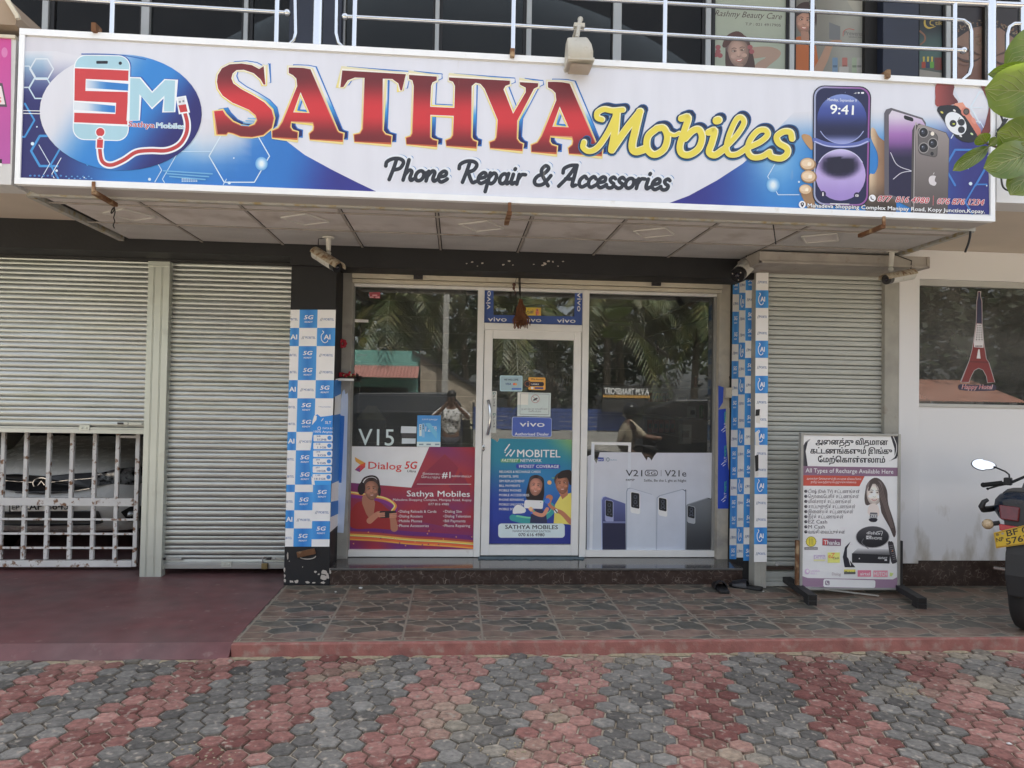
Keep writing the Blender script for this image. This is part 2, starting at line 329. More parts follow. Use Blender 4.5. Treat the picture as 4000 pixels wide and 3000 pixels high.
def blob(px, py, r, Y, sx=1, n=9, seed=0):
    q = random.Random(seed); c = []
    for k in range(n):
        a = 2*pi*k/n; rr = r*q.uniform(.55, 1.15); c.append(at(px+rr*cos(a)*sx, py+rr*sin(a), Y-.0025))
    return c
for k, (px, py, r, s) in enumerate([(1263, 2256, 13, 1.1), (1280, 2250, 12, .6), (1266, 2236, 12, .9), (1245, 2243, 4, 1.3), (1232, 2235, 5, 1.4), (1158, 2271, 7, 1.1), (1200, 2275, 5, 2), (1262, 2276, 6, 2), (1138, 2272, 5, 2), (1112, 2250, 8, .5), (1113, 2268, 9, .5), (1111, 2225, 10, .4), (1123, 2172, 16, .25), (1225, 2276, 3, 3), (1290, 2230, 12, .4), (1182, 2215, 2, 1), (1130, 2192, 2, 1.2)]):
    MB().prism(blob(px, py, r, Y_PIL, s, seed=k), (0, .002, 0)).build('plaster_chip', m_chip, B)
arc = [at(1168+65*(1-cos(t))/2*1.0, 2172+12*sin(t), Y_PIL-.004) for t in [pi*k/10 for k in range(11)]]
ch.tube(arc, .004, 5)
for k in range(16): q = rnd; MB().prism(blob(q.uniform(2120, 2200) if k % 2 else q.uniform(1760, 2100), q.uniform(1018, 1040), q.uniform(1.5, 4), 6.0, 1.8, seed=k+50), (0, .002, 0)).build('plaster_chip', m_chip, B)
ch.build('plaster_chip', m_chip, B)
MB().obox(at(1196, 2160, Y_PIL-.012), (.07, 0, -.012*0+.016), (0, .012, 0), (-.006, 0, .022)).build('cover_plate', m_rust, B, bevel=.002)
# right pillar with shutter guides
MB().box(xr0, xr1, Y_PIL, 6.6, ZF, zbeam-.002).build('pillar', m_black, B, bevel=.004)
xg0, xg1 = X(2950, 2000, 5.93), X(2996, 2000, 5.93)
gd = MB(); gd.box(xg0, xg1, 5.93, 6.1, ZF, 2.75)
for k in range(3): gd.box(xg0+.02+k*.03, xg0+.026+k*.03, 5.925, 5.93, ZF, 2.75)
gd.build('shutter_guide', m_guide, B, bevel=.003)
xq0, xq1 = X(3452, 1600, 5.96), X(3508, 1600, 5.96)
MB().box(xq0, xq1, 5.95, 6.1, ZF, 2.78).build('shutter_guide', m_guide, B, bevel=.003)
# shop front jambs
for px0, px1, ii in ((1324, 1369, 0), (2806, 2850, 1)):
    MB().box(X(px0, 1600, 6.4), X(px1, 1600, 6.4), 6.4, 6.6, .21, Z(2000, 1062, 6.3)+.1).build('jamb', m_conc if ii == 0 else mat('flaking_jamb_paint', (.5, .46, .38), .8, var=.15, vs=6, dirt=((.3, .28, .25), 6, .5, .7)), B, bevel=.006)
# step
xs0, xs1 = xp1+.002, xr0-.002
st = MB(); st.box(xs0, xs1, 6.06, 7, ZF-.05, .2); st.build('step_riser', m_marble, B)
MB().box(xs0, xs1, 6.045, 6.52, .2, .218).build('landing', m_landing, B, bevel=.003)
# slab and upper floor
MB().box(-8, 12, 4.72, 6.0, zbeam+.0, 3.3).build('balcony_slab', m_beige, B)
MB().box(-8, 12, 6.0, 16, zbeam+.001, 3.299).build('floor_slab', m_beige, B)
MB().box(-8, 12, 4.6, 16, 6.6, 6.8).build('roof', m_conc, B)
MB().box(-8, 12, 6.3, 16, 6.0, 6.6).build('upper_wall', m_white, B)
MB().box(-8, 12, 9.5, 9.6, 0, 6.6).build('back_wall', m_int, B)
MB().box(-8.05, -8, 5.9, 16, 0, 6.6).build('end_wall', m_conc, B)
MB().box(12, 12.05, 5.9, 16, 0, 6.6).build('end_wall', m_conc, B)
# false ceiling under the slab
xc0, xc1 = atz(110, 760, ZC).x, atz(3818, 894, ZC).x
cp = MB(); xj = atz(1714, 905, ZC).x; jx = [xc0+.05]+[xj+k*.635 for k in range(-4, 5)]; jx = [q for q in jx if xc0 < q < xc1-.08]+[xc1-.03]
rows = (4.75, 4.91, 5.43, 5.99)
lid = MB(); lid.box(xc0, xc1, 4.72, 6.0, ZC+.03, zbeam-.004); lid.build('ceiling_void', m_gap, B)
for a, b in zip(jx[:-1], jx[1:]):
    for i in range(3):
        t = .02 if (a, i) == (jx[0], 1) else 0
        p_ = MB(); p_.box(a+.015+t*2, b-.015, rows[i]+.015, rows[i+1]-.015, ZC+.004, ZC+.012)
        if i == 2 or (abs(a-jx[-2]) < .01 and i == 1): p_.build('ceiling_tile', mat('embossed_ceiling_tile', (.5, .49, .48), .75, var=.1, vs=4, bump=.9, bs=45, stretch=(1, 2.2, 1)), B)
        else: p_.build('ceiling_tile', m_ceil, B)
rl = MB()
for q in jx[1:-1]: rl.box(q-.008, q+.008, 4.75, 6.0, ZC-.002, ZC+.004)
for y in rows[1:3]: rl.box(xc0, xc1-.03, y-.008, y+.008, ZC-.004, ZC+.0035)
rl.build('ceiling_rail', m_ceilrail, B)
ed = MB(); ed.box(xc0, xc1, 4.71, 4.75, ZC-.012, ZC+.05); ed.box(xc0-.02, xc0+.02, 4.75, 6.0, ZC-.012, zbeam-.002); ed.box(xc1-.02, xc1+.02, 4.75, 6.0, ZC-.012, zbeam-.002)
ed.build('ceiling_edge', mat('ceiling_edge_trim', (.4, .4, .38), .6, var=.15, dirt=((.33, .26, .12), 16, .5, .7)), B)
for px, py in ((505, 838), (1192, 856), (1880, 882), (2555, 908), (3205, 929)):
    c = atz(px, py, ZC); f = MB(); h = .16
    for k in range(4):
        a, b = R(12+90*k), R(102+90*k)
        f.tube([c+Vector((cos(a)*h, sin(a)*h, -.004)), c+Vector((cos(b)*h, sin(b)*h, -.004))], .008, 4)
    f.prism([c+Vector((cos(R(12+90*k))*h*.96, sin(R(12+90*k))*h*.96, -.003)) for k in range(4)], (0, 0, .004), m=1)
    f.build('ceiling_light', [mat('light_trim', (.56, .55, .53), .6), m_ceil], B)
# roller box above the right shutter
xb0, xb1 = X(3015, 985, 5.55), X(3630, 990, 5.55)
rb = MB(); zb = Z(3300, 1037, 5.55); rb.box(xb0-.1, xb1, 5.56, 6.0, zb, ZC-.014)
rb.box(xb0-.1, xb1, 5.545, 5.56, zb-.0, zb+.02); rb.box(xb1-.02, xb1+.004, 5.545, 5.57, zb, ZC-.016); rb.box(xb0-.1, xb0-.08, 5.545, 5.57, zb, ZC-.016)
rb.build('roller_box', m_ceilrail, B, bevel=.003)
# white side wall with its window
Yw = 5.98; xw0 = xq1+.002; xw1 = X(3582, 1600, Yw)
MB().box(xw0, xw1, Yw-.03, 6.4, ZF+.2, zbeam-.003).build('pilaster', m_stain, B, bevel=.004)
zwt, zwb = Z(3800, 1095, Yw), Z(3800, 1592, Yw)
wl = MB(); wl.box(xw1, 12, Yw, 6.3, zwt, zbeam-.003); wl.box(xw1, 12, Yw, 6.3, ZF+.22, zwb); wl.box(xw1+4.2, 12, Yw, 6.3, zwb, zwt)
wl.build('side_wall', m_stain, B)
MB().box(xw0, 12, Yw+.01, 6.3, ZF, ZF+.22).build('skirting', m_marble, B)
wf = MB(); zt2 = Z(3800, 1122, Yw+.05)
wf.box(xw1, xw1+4.2, Yw+.03, Yw+.1, zt2, zwt); wf.box(xw1-.0, xw1+4.2, Yw-.015, Yw+.12, zwb, zwb+.028); 
wf.build('window_frame', mat('grey_window_frame', (.5, .5, .48), .5, .2, var=.08), B, bevel=.003)
MB().box(xw1, xw1+4.2, Yw+.06, Yw+.066, zwb+.029, zt2-.001).build('window_pane', glass('side_window_glass', (.34, .34, .34), .06, film=.16), B)
MB().box(xw1-.2, 12, 7.6, 7.7, ZF, zbeam-.004).build('partition', m_intdark, B)
MB().box(xw1-.02, xw1-.0, 6.3, 7.6, ZF, zbeam-.004).build('partition', m_intdark, B)
# roller shutters
def shutter(x0, x1, Y, z0, z1, m, parent, phase=0, label=None):
    p = .0815; prof = []; z = z0-phase*p
    while z < z1:
        for dz, dy in ((0, .004), (.002, .026), (.0062, .026), (.0072, .0), (.014, -.003), (.025, -.0045), (.037, -.003), (.046, 0), (.0472, .026), (.0518, .026), (.053, 0), (.06, -.002), (.067, -.0028), (.074, -.0015), (.0785, 0), (.0795, .026)):
            prof.append((z+dz, dy))
        z += p
    prof = [(min(max(z, z0), z1), dy) for z, dy in prof]
    s = MB(); n = 36; q = random.Random(int(x0*100))
    b0 = 0
    for i in range(n+1):
        x = x0+(x1-x0)*i/n
        s.v += [Vector((x, Y+dy+(.0016*sin(x*2.3+z*5.1)*sin(z*1.7+x*.9)+q.gauss(0, .0004) if dy < .01 else 0), z+.0012*sin(x*4+z*3)*(dy < 0))) for z, dy in prof]
    m_ = len(prof)
    for i in range(n):
        for k in range(m_-1):
            if prof[k+1][0]-prof[k][0] > 1e-6:
                s.f.append([i*m_+k, (i+1)*m_+k, (i+1)*m_+k+1, i*m_+k+1]); s.m.append(0); s.c.append(None)
    o = s.build('roller_shutter', m, parent, smooth=True)
    if label: o['label'] = label
    return o
xpost0, xpost1 = X(578, 1100, 6.33), X(662, 1100, 6.33)
zs1 = Z(300, 1690, Y_SH)
sA = shutter(-5.2, xpost0+.02, Y_SH, zs1+.05, zlow+.05, m_alu, B, label='silver roller shutter pulled half way up over a barred gate')
bb = MB(); bb.box(-5.2, xpost0+.01, Y_SH-.012, Y_SH+.02, zs1-.005, zs1+.048); bb.box(-5.2, xpost0+.01, Y_SH-.016, Y_SH-.012, zs1+.03, zs1+.036); bb.build('bottom_bar', m_alu, sA, bevel=.003)
zs2 = Z(850, 2218, Y_SH)
sB = shutter(xpost1-.02, xl+.05, Y_SH, zs2+.05, zlow+.05, m_alu, B, .3, label='silver roller shutter closed to just above the floor')
bb = MB(); bb.box(xpost1-.01, xl+.05, Y_SH-.012, Y_SH+.02, zs2-.005, zs2+.048); bb.box(xpost1-.01, xl+.05, Y_SH-.016, Y_SH-.012, zs2+.03, zs2+.036); bb.build('bottom_bar', m_alu, sB, bevel=.003)
def hasp(px, py, par, w=.16, flip=1):
    h = MB(); c = at(px, py, Y_SH-.022); h.box(c.x-w/2, c.x+w/2, c.y-.004, c.y+.004, c.z-.012, c.z+.012)
    for k in (-.3, .42): h.ell((c.x+w*k, c.y-.006, c.z), (.009, .006, .009), nu=8, nv=5)
    h.build('hasp', m_alu, par, bevel=.001)
    l = MB(); l.box(c.x-w/2-.05, c.x-w/2-.005, c.y-.012, c.y+.0, c.z-.009, c.z+.009); l.build('latch', m_dark_metal, par, bevel=.002)
hasp(523, 1655, sA); hasp(1088, 2182, sB, .11); hasp(680, 2183, sB, .13)
for px, py, pr in ((330, 1672, sA), (885, 2205, sB)):
    c = at(px, py, Y_SH-.018); h = MB(); h.box(c.x-.042, c.x+.042, c.y-.003, c.y+.003, c.z-.022, c.z+.026)
    for k in (-.018, .018): h.ell((c.x+k, c.y-.004, c.z), (.009, .006, .009), nu=8, nv=5)
    h.build('pull_plate', m_alupost, pr, bevel=.002)
xs2, xs3 = xg1, xq0
sC = shutter(xs2-.02, xs3+.02, 6.0, ZF+.12, 2.76, m_shut, B, .5, label='grey painted roller shutter fully closed behind the standing board')
bb = MB(); bb.box(xs2-.02, xs3, 5.99, 6.02, ZF+.045, ZF+.118); bb.box(xs2, xs2+.33, 5.985, 5.99, ZF+.075, ZF+.105); bb.box(xs2, xs3, 5.98, 6.02, ZF+.003, ZF+.042); bb.build('bottom_bar', m_shut, sC, bevel=.003)
MB().box(xs2+.02, xs2+.26, 5.978, 5.985, ZF+.14, ZF+.17).build('lock_bar', mat('brown_rust', (.07, .045, .035), .8, var=.3), sC, bevel=.002)
po = MB(); po.box(xpost0, xpost1, 6.33, 6.42, ZF, zlow+.002)
for k in (.25, .3, .62, .67): q = xpost0+(xpost1-xpost0)*k; po.box(q-.003, q+.003, 6.326, 6.33, ZF, zlow-.05)
po.box(xpost0-.002, xpost1+.002, 6.324, 6.34, zlow-.045, zlow-.002)
po.build('shutter_post', m_alupost, B, bevel=.004)
# shop front: rail, frames, panes, door
xf0, xf1 = X(1371, 1600, 6.47), X(2799, 1600, 6.47)
zr0, zr1 = Z(2000, 1072, 6.35), Z(2000, 1118, 6.4)
rr = MB(); rr.box(xf0-.05, xf1+.05, 6.33, 6.45, zr0-.02, zr0+.045); rr.box(xf0, xf1, 6.35, 6.43, zr1+.025, zr0-.022); rr.box(xf0, xf1, 6.37, 6.43, zr1-.012, zr1+.02)
rr.build('shutter_rail', m_cream, B, bevel=.004)
for px in (1634, 2563):
    c = at(px, 1080 if px < 2000 else 1106, 6.34); k = MB(); k.box(c.x-.04, c.x+.04, 6.318, 6.35, c.z-.025, c.z+.022)
    k.ell((c.x-.016, 6.318, c.z), (.01, .006, .01), nu=8, nv=5); k.ell((c.x+.016, 6.318, c.z), (.01, .006, .01), nu=8, nv=5); k.build('pull_plate', m_dark_metal, B, bevel=.003)
xd0, xd1 = X(1859, 1600, 6.47), X(2295, 1600, 6.47)            # door frame
zdb, zdt, ztr = .222, Z(2080, 1288, 6.47), Z(2080, 1115, 6.47)
zwbm = .222
fr = MB(); e = .05
fr.box(xd0, xd0+.058, 6.455, 6.53, zdb, ztr+.05); fr.box(xd1-.058, xd1, 6.455, 6.53, zdb, ztr+.05)
fr.box(xd0+.059, xd1-.059, 6.46, 6.53, Z(2080, 1300, 6.47)+.015, Z(2080, 1272, 6.47)+.015)
fr.build('door_frame', m_pvc, B, bevel=.004)
fw = MB()
fw.box(xf0, xd0-.001, 6.46, 6.53, zwbm, zwbm+.06); fw.build('window_frame', m_pvc, B, bevel=.004); fw = MB(); fw.box(xd1+.001, xf1, 6.46, 6.53, zwbm, zwbm+.06); fw.build('window_frame', m_pvc, B, bevel=.004); fw = MB()
fw.box(xf0-.0, xf1, 6.465, 6.53, zr1-.03, zr1+.0); fw.build('window_frame', m_pvc, B, bevel=.004)
fe = MB(); fe.box(xf1-.03, xf1+.02, 6.462, 6.53, zwbm+.06, zr1-.03); fe.build('window_frame', mat('grey_pvc', (.3, .3, .29), .5), B, bevel=.003); fe = MB(); fe.box(xf0-.02, xf0+.012, 6.462, 6.53, zwbm+.06, zr1-.03); fe.build('window_frame', mat('grey_pvc', (.3, .3, .29), .5), B, bevel=.003)
YG = 6.5
gl = lambda x0, x1, z0, z1, nm='window_pane', pr=B: MB().box(x0, x1, YG-.003, YG+.003, z0, z1).build(nm, m_glass, pr)
gl(xf0+.012, xd0-.0, zwbm+.06, zr1-.03); gl(xd1, xf1-.03, zwbm+.06, zr1-.03); gl(xd0+.058, xd1-.058, zdt+.075, zr1-.03, 'transom_pane')
dx0, dx1 = xd0+.064, xd1-.064
dr = MB(); dt = zdt-.012; wst = .085; dbz = zdb+.012
zgb, zgt = Z(2075, 2130, 6.46), Z(2075, 1325, 6.46)
wl_ = X(1918, 1700, 6.47)-dx0; wr_ = dx1-X(2237, 1700, 6.47)
dr.box(dx0, dx0+wl_, 6.47, 6.515, dbz, dt); dr.box(dx1-wr_, dx1, 6.47, 6.515, dbz, dt)
dr.box(dx0+wl_+.001, dx1-wr_-.001, 6.471, 6.515, dbz, zgb); dr.box(dx0+wl_+.001, dx1-wr_-.001, 6.471, 6.515, zgt, dt)
DOOR = dr.build('door', m_pvc, B, bevel=.003)
gl(dx0+wl_, dx1-wr_, zgb, zgt, 'door_pane', DOOR)
hp = [at(1907, 1562, 6.45), at(1917, 1570, 6.40), at(1914, 1640, 6.39), at(1911, 1690, 6.40), at(1902, 1703, 6.45)]
hh = MB(); hh.tube([at(1906, 1566, 6.465), at(1908, 1566, 6.42), at(1913, 1590, 6.395), at(1915, 1630, 6.39), at(1912, 1665, 6.395), at(1905, 1695, 6.42), at(1903, 1697, 6.465)], .013, 10)
hh.build('handle', m_steel, DOOR, smooth=True)
lk = MB(); c = at(1888, 1750, 6.466); lk.ell(c, (.016, .006, .03), nu=16, nv=6); lk.ell(c+Vector((0, -.004, 0)), (.008, .006, .008), m=1, nu=12, nv=6); lk.build('lock', [m_steel, m_dark_metal], DOOR, smooth=True)
# shop interior
MB().box(xf0-.3, xf1+.3, 6.6, 9.4, .2, .21).build('shop_floor', m_floorin, B)
MB().box(xf0-.3, xf1+.3, 6.56, 9.4, 2.86, 2.9).build('shop_ceiling', m_int, B)
MB().box(xf0-.32, xf0-.3, 6.6, 9.4, .2, 2.9).build('shop_wall', m_intdark, B)
sw = MB(); xsw = xf1+.06
for k in range(13): sw.box(xsw, xsw+.04, 6.58, 9.3, .25+k*.2, .25+k*.2+.192)
sw.build('slat_wall', m_intdark, B)
MB().box(xsw+.041, xsw+.06, 6.58, 9.4, .2, 2.9).build('shop_wall', m_gap, B)
sw = MB()
for k in range(13): sw.box(xf0-.3, xsw, 9.3, 9.34, .25+k*.2, .25+k*.2+.192)
sw.build('slat_wall', m_intdark, B)
# garage walls
MB().box(-5.3, -5.2, 6.45, 9.5, 0, zbeam-.005).build('garage_wall', m_int, B)
MB().box(xl-.02, xl+.06, 6.45, 9.5, 0, zbeam-.005).build('garage_wall', m_int, B)
# upper floor windows
Yu = 6.1; zu0, zu1 = 3.3, 5.4
MB().box(-8, 12, Yu, Yu+.15, zu1, 6.2).build('upper_lintel', m_navy, B)
ups = [(-40, 0), (180, 22), (570, 30), (962, 16)]
um = MB()
for px, w_ in ups[1:]:
    c = X(px, 100, Yu); q = w_/F*Yu/2; um.box(c-q, c+q, Yu-.02, Yu+.06, zu0, zu1)
for px, w_ in ((1345, 8), (1708, 16), (2066, 20), (2410, 34), (2765, 22), (3091, 20), (3700, 20)):
    c = X(px, 100, Yu); q = w_/F*Yu/2; um.box(c-q, c+q, Yu-.02, Yu+.06, zu0, zu1)
um.box(-8, X(1140, 100, Yu), Yu-.01, Yu+.05, zu0, zu0+.05)
um.box(X(1340, 100, Yu), 12, Yu-.01, Yu+.05, zu0, zu0+.05)
um.build('window_mullion', mat('grey_aluminium', (.4, .41, .41), .45, .4, var=.08), B, bevel=.003)
m_gask = mat('black_gasket', (.015, .015, .018), .6)
for px in (168, 203, 552, 950, 980, 1697, 1722, 2050, 2396, 2750, 2788, 3078, 3104, 3690, 3715): c = X(px, 100, Yu); MB().box(c-.014, c+.014, Yu, Yu+.05, zu0+.05, zu1).build('window_gasket', m_gask, B)
MB().box(-8, X(1140, 100, Yu), Yu+.02, Yu+.026, zu0+.05, zu1).build('window_pane', m_tint, B)
MB().box(X(1345, 100, Yu), 12, Yu+.02, Yu+.026, zu0+.05, zu1).build('window_pane', m_tint, B)
MB().box(X(1142, 100, Yu), X(1343, 100, Yu), Yu-.12, Yu+.3, zu0, 6.2).build('column', m_navy, B, bevel=.006)
MB().box(X(3372, 100, Yu), X(3452, 100, Yu), Yu-.03, Yu+.3, zu0, 6.2).build('column', mat('dark_brown_paint', (.012, .011, .011), .7), B)
MB().box(X(3450, 100, Yu-.12), X(3590, 100, Yu-.12), Yu-.12, Yu+.3, zu0, 6.2).build('column', m_navy, B, bevel=.006)
MB().box(X(1240, 100, Yu), X(1260, 100, Yu), Yu+.3, 9.4, zu0, 6.2).build('partition', m_intdark, B)
MB().box(-8, X(1240, 100, Yu), 7.2, 7.3, zu0, 6.0).build('partition', mat('charcoal_curtain', (.06, .06, .065), .9, var=.15, vs=3), B)
MB().box(X(1260, 100, Yu), 12, 8.5, 8.6, zu0, 6.0).build('partition', mat('grey_green_wall', (.42, .43, .39), .8, var=.05), B)
MB().box(X(1260, 100, Yu), 12, Yu+.3, 8.5, 5.6, 5.7).build('upper_ceiling', m_int, B)
# ------------------------------------------------------------------ printed artwork: thin layered inks on a real surface
def crom(pts, n=6, closed=False):
    P = [Vector((p[0], p[1])) for p in pts]; o = []; m = len(P)
    for i in range(m if closed else m-1):
        p0 = P[(i-1) % m] if closed or i > 0 else P[0]*2-P[1]; p1 = P[i]; p2 = P[(i+1) % m]
        p3 = P[(i+2) % m] if closed or i+2 < m else P[-1]*2-P[-2]
        for k in range(n):
            t = k/n; o.append(.5*((2*p1)+(p2-p0)*t+(2*p0-5*p1+4*p2-p3)*t*t+(3*p1-p0-3*p2+p3)*t**3))
    if not closed: o.append(P[-1])
    return o
_tc = {}
def font_mesh(s, off=0, shear=0, res=3):
    k = (s, off, shear, res)
    if k in _tc: return _tc[k]
    c = bpy.data.curves.new('t', 'FONT'); c.body = s; c.size = 1; c.offset = off; c.shear = shear; c.resolution_u = res
    o = bpy.data.objects.new('t', c); COL.objects.link(o); dg = bpy.context.evaluated_depsgraph_get(); dg.update()
    me = bpy.data.meshes.new_from_object(o.evaluated_get(dg))
    r = ([(v.co.x, v.co.y) for v in me.vertices], [tuple(p.vertices) for p in me.polygons])
    bpy.data.objects.remove(o); bpy.data.curves.remove(c); bpy.data.meshes.remove(me); _tc[k] = r; return r
_hv = font_mesh('H')[0]; CAP = max(v[1] for v in _hv)
class Art:
    """ink layers authored over the photograph's pixel grid and laid on the surface they are printed on"""
    def __init__(s, plane, k=1.3, gap=.00003, tr=(0, 0, 1)):
        s.p, s.n = plane if isinstance(plane, tuple) else (Vector((0, plane, 0)), Vector((0, -1, 0)))
        s.k = k; s.gap = gap; s.inc = 1; s.bm = bmesh.new(); s.cl = s.bm.loops.layers.float_color.new('Col'); s.l = 1.0; s.tr = tr
    def T(s, p): return (p[0]/s.tr[2]+s.tr[0], p[1]/s.tr[2]+s.tr[1])
    def crop(s, x=0, y=0, k=1): s.tr = (x, y, k); return s
    def _c(s, col): return tuple(min(v*s.k, .9) for v in lin(col))+(1,)
    def _f(s, verts, faces, col, cut=None, dl=None):
        bvs = [s.bm.verts.new((v[0], v[1], s.l+(dl[i] if dl else 0))) for i, v in enumerate(verts)]; fs = []
        for f in faces:
            try: fs.append(s.bm.faces.new([bvs[i] for i in f]))
            except ValueError: pass
        if cut and callable(col):
            xs = [v[0] for v in verts]; ys = [v[1] for v in verts]; g = bvs+list({e for f in fs for e in f.edges})+fs
            for n_, lo, hi, ax in ((cut[0], min(xs), max(xs), 0), (cut[1], min(ys), max(ys), 1)):
                for q in range(1, n_):
                    t = lo+(hi-lo)*q/n_
                    g = bmesh.ops.bisect_plane(s.bm, geom=g, dist=1e-4, plane_co=(t, 0, 0) if ax == 0 else (0, t, 0), plane_no=(1, 0, 0) if ax == 0 else (0, 1, 0))['geom']
            fs = [x for x in g if isinstance(x, bmesh.types.BMFace)]
        cc = None if callable(col) else s._c(col)
        for f in fs:
            for lp in f.loops: lp[s.cl] = cc or s._c(col(lp.vert.co.x, lp.vert.co.y))
        s.l += s.inc; return s
    def poly(s, pts, col, holes=(), cut=None, smooth=0):
        loops = [[s.T(p) for p in (crom(q, smooth, True) if smooth else q)] for q in (pts, *holes)]
        loops = [[Vector((*p, 0)) for p in q] for q in loops]
        tr = tessellate_polygon(loops); vs = [v for q in loops for v in q]
        return s._f(vs, tr, col, cut)
    def rect(s, x0, y0, x1, y1, col, cut=None): return s.poly([(x0, y0), (x1, y0), (x1, y1), (x0, y1)], col, cut=cut)
    def ell(s, cx, cy, rx, ry, col, rot=0, n=28, cut=None):
        c, q = cos(rot), sin(rot)
        return s.poly([(cx+rx*cos(2*pi*i/n)*c-ry*sin(2*pi*i/n)*q, cy+rx*cos(2*pi*i/n)*q+ry*sin(2*pi*i/n)*c) for i in range(n)], col, cut=cut)
    def rrect(s, q, r, col, cut=None):                # rounded quadrilateral from its four corners
        q = [Vector(p) for p in q]; o = []
        for i in range(4):
            p = q[i]; a = (q[i-1]-p).normalized(); b = (q[(i+1) % 4]-p).normalized()
            for k in range(7):
                t = pi/2*k/6; o.append(p+a*r*(1-sin(t))+b*r*(1-cos(t)))
        return s.poly(o, col, cut=cut)
    def rbox(s, x0, y0, x1, y1, r, col, cut=None): return s.rrect([(x0, y0), (x1, y0), (x1, y1), (x0, y1)], r, col, cut)
    def stroke(s, pts, w, col, smooth=6, closed=False, cap=True):
        n0 = len(pts); ws = list(w) if isinstance(w, (list, tuple)) else [w]*n0
        P = crom(pts, smooth, closed) if smooth else [Vector(p) for p in pts]
        m = len(P); W = []
        for i in range(m):
            t = i/(smooth or 1); a = int(t) % n0; b = (a+1) % n0 if closed else min(a+1, n0-1); W.append((ws[a]+(ws[b]-ws[a])*(t-int(t)))/2)
        vs = []; L = []; D = []
        for i in range(m):
            a = P[(i-1) % m] if closed or i else P[i]; b = P[(i+1) % m] if closed or i < m-1 else P[i]
            d = (b-a); d = d.normalized() if d.length > 1e-6 else Vector((1, 0)); nn = Vector((-d.y, d.x))
            if not smooth and 0 < i < m-1:
                d1 = (P[i]-P[i-1]).normalized(); n1 = Vector((-d1.y, d1.x)); nn = nn/max(nn.dot(n1), .4)
            D.append(d); vs += [P[i]+nn*W[i], P[i]-nn*W[i]]; L += [i*.9/m]*2
        fs = [(2*i, 2*i+1, 2*i+3, 2*i+2) for i in range(m-1)]
        if closed: fs.append((2*m-2, 2*m-1, 1, 0))
        elif cap:
            for i, sg in ((0, -1), (m-1, 1)):
                d = D[i]*sg; nn = Vector((-d.y, d.x)); b0 = len(vs)
                arc = [P[i]+(nn*cos(t)+d*sin(t))*W[i] for t in [pi*k/6 for k in range(1, 6)]]
                vs += arc; L += [i*.9/m]*5; e0, e1 = (2*i, 2*i+1) if sg > 0 else (2*i+1, 2*i); fs.append((e0, *range(b0, b0+5), e1))
        return s._f([s.T(v) for v in vs], fs, col, dl=L)
    def text(s, t, a, b, h, col, bold=0, shear=0, res=2, wgt=None):
        if bold > 0:
            q = bold*h/CAP; i0 = s.inc; s.inc = i0*.3
            for dx, dy in ((-q, -q*.5), (q, -q*.5), (q, q*.5), (-q, q*.5)): s.text(t, (a[0]+dx, a[1]+dy), (b[0]+dx, b[1]+dy), h, col, 0, shear, res)
            s.inc = i0; return s
        vs, fs = font_mesh(t, bold, shear, res); xs = [v[0] for v in vs]
        if not vs: return s
        x0, x1 = min(xs), max(xs); A, Bq = Vector(a), Vector(b); d = Bq-A; dn = d.normalized(); up = Vector((dn.y, -dn.x))
        P = [s.T(A+d*((v[0]-x0)/(x1-x0))+up*(v[1]/CAP*h)) for v in vs]; ev = []; ef = []; dl = []; n_ = max(1, len(fs))
        for i, f in enumerate(fs): ef.append(tuple(range(len(ev), len(ev)+len(f)))); ev += [P[j] for j in f]; dl += [.7*s.inc*i/n_]*len(f)
        return s._f(ev, ef, col, dl=dl)
    def script(s, word, a, b, xh, w, layers, slant=.22):
        """hand lettered script; layers = [(dx, dy, extra width, colour), ...]"""
        x = 0; st = []
        for ch in word:
            if ch == ' ': x += .75; continue
            adv, strokes = SCRIPT[ch]
            for q in strokes: st.append(([(x+p[0]+p[1]*slant, p[1]) for p in q], len(q) > 2))
            x += adv
        A, Bq = Vector(a), Vector(b); d = Bq-A; dn = d.normalized(); up = Vector((dn.y, -dn.x))
        for dx, dy, ew, col in layers:
            for q, sm in st:
                s.stroke([A+d*(p[0]/x)+up*(p[1]*xh)+Vector((dx, dy)) for p in q], w+ew, col, smooth=5 if sm else 2)
        return s
    def build(s, name, mats, parent=None):
        off = Vector((0, 0, 0)); p = parent
        while p is not None:
            if p in OFF: off = OFF[p]; break
            p = p.parent
        for v in s.bm.verts:
            d = ray(v.co.x, v.co.y); t = (s.p-O).dot(s.n)/d.dot(s.n); v.co = O+d*t+s.n*(s.gap*v.co.z+.0006)-off
        me = bpy.data.meshes.new(name); s.bm.to_mesh(me); s.bm.free(); me.materials.append(mats)
        o = bpy.data.objects.new(name, me); COL.objects.link(o)
        if parent: o.parent = parent
        s.bm = bmesh.new(); s.cl = s.bm.loops.layers.float_color.new('Col')
        return o
def ring_pts(cx, cy, rx, ry, n=12, a0=0): return [(cx+rx*cos(a0+2*pi*k/n), cy+ry*sin(a0+2*pi*k/n)) for k in range(n+1)]
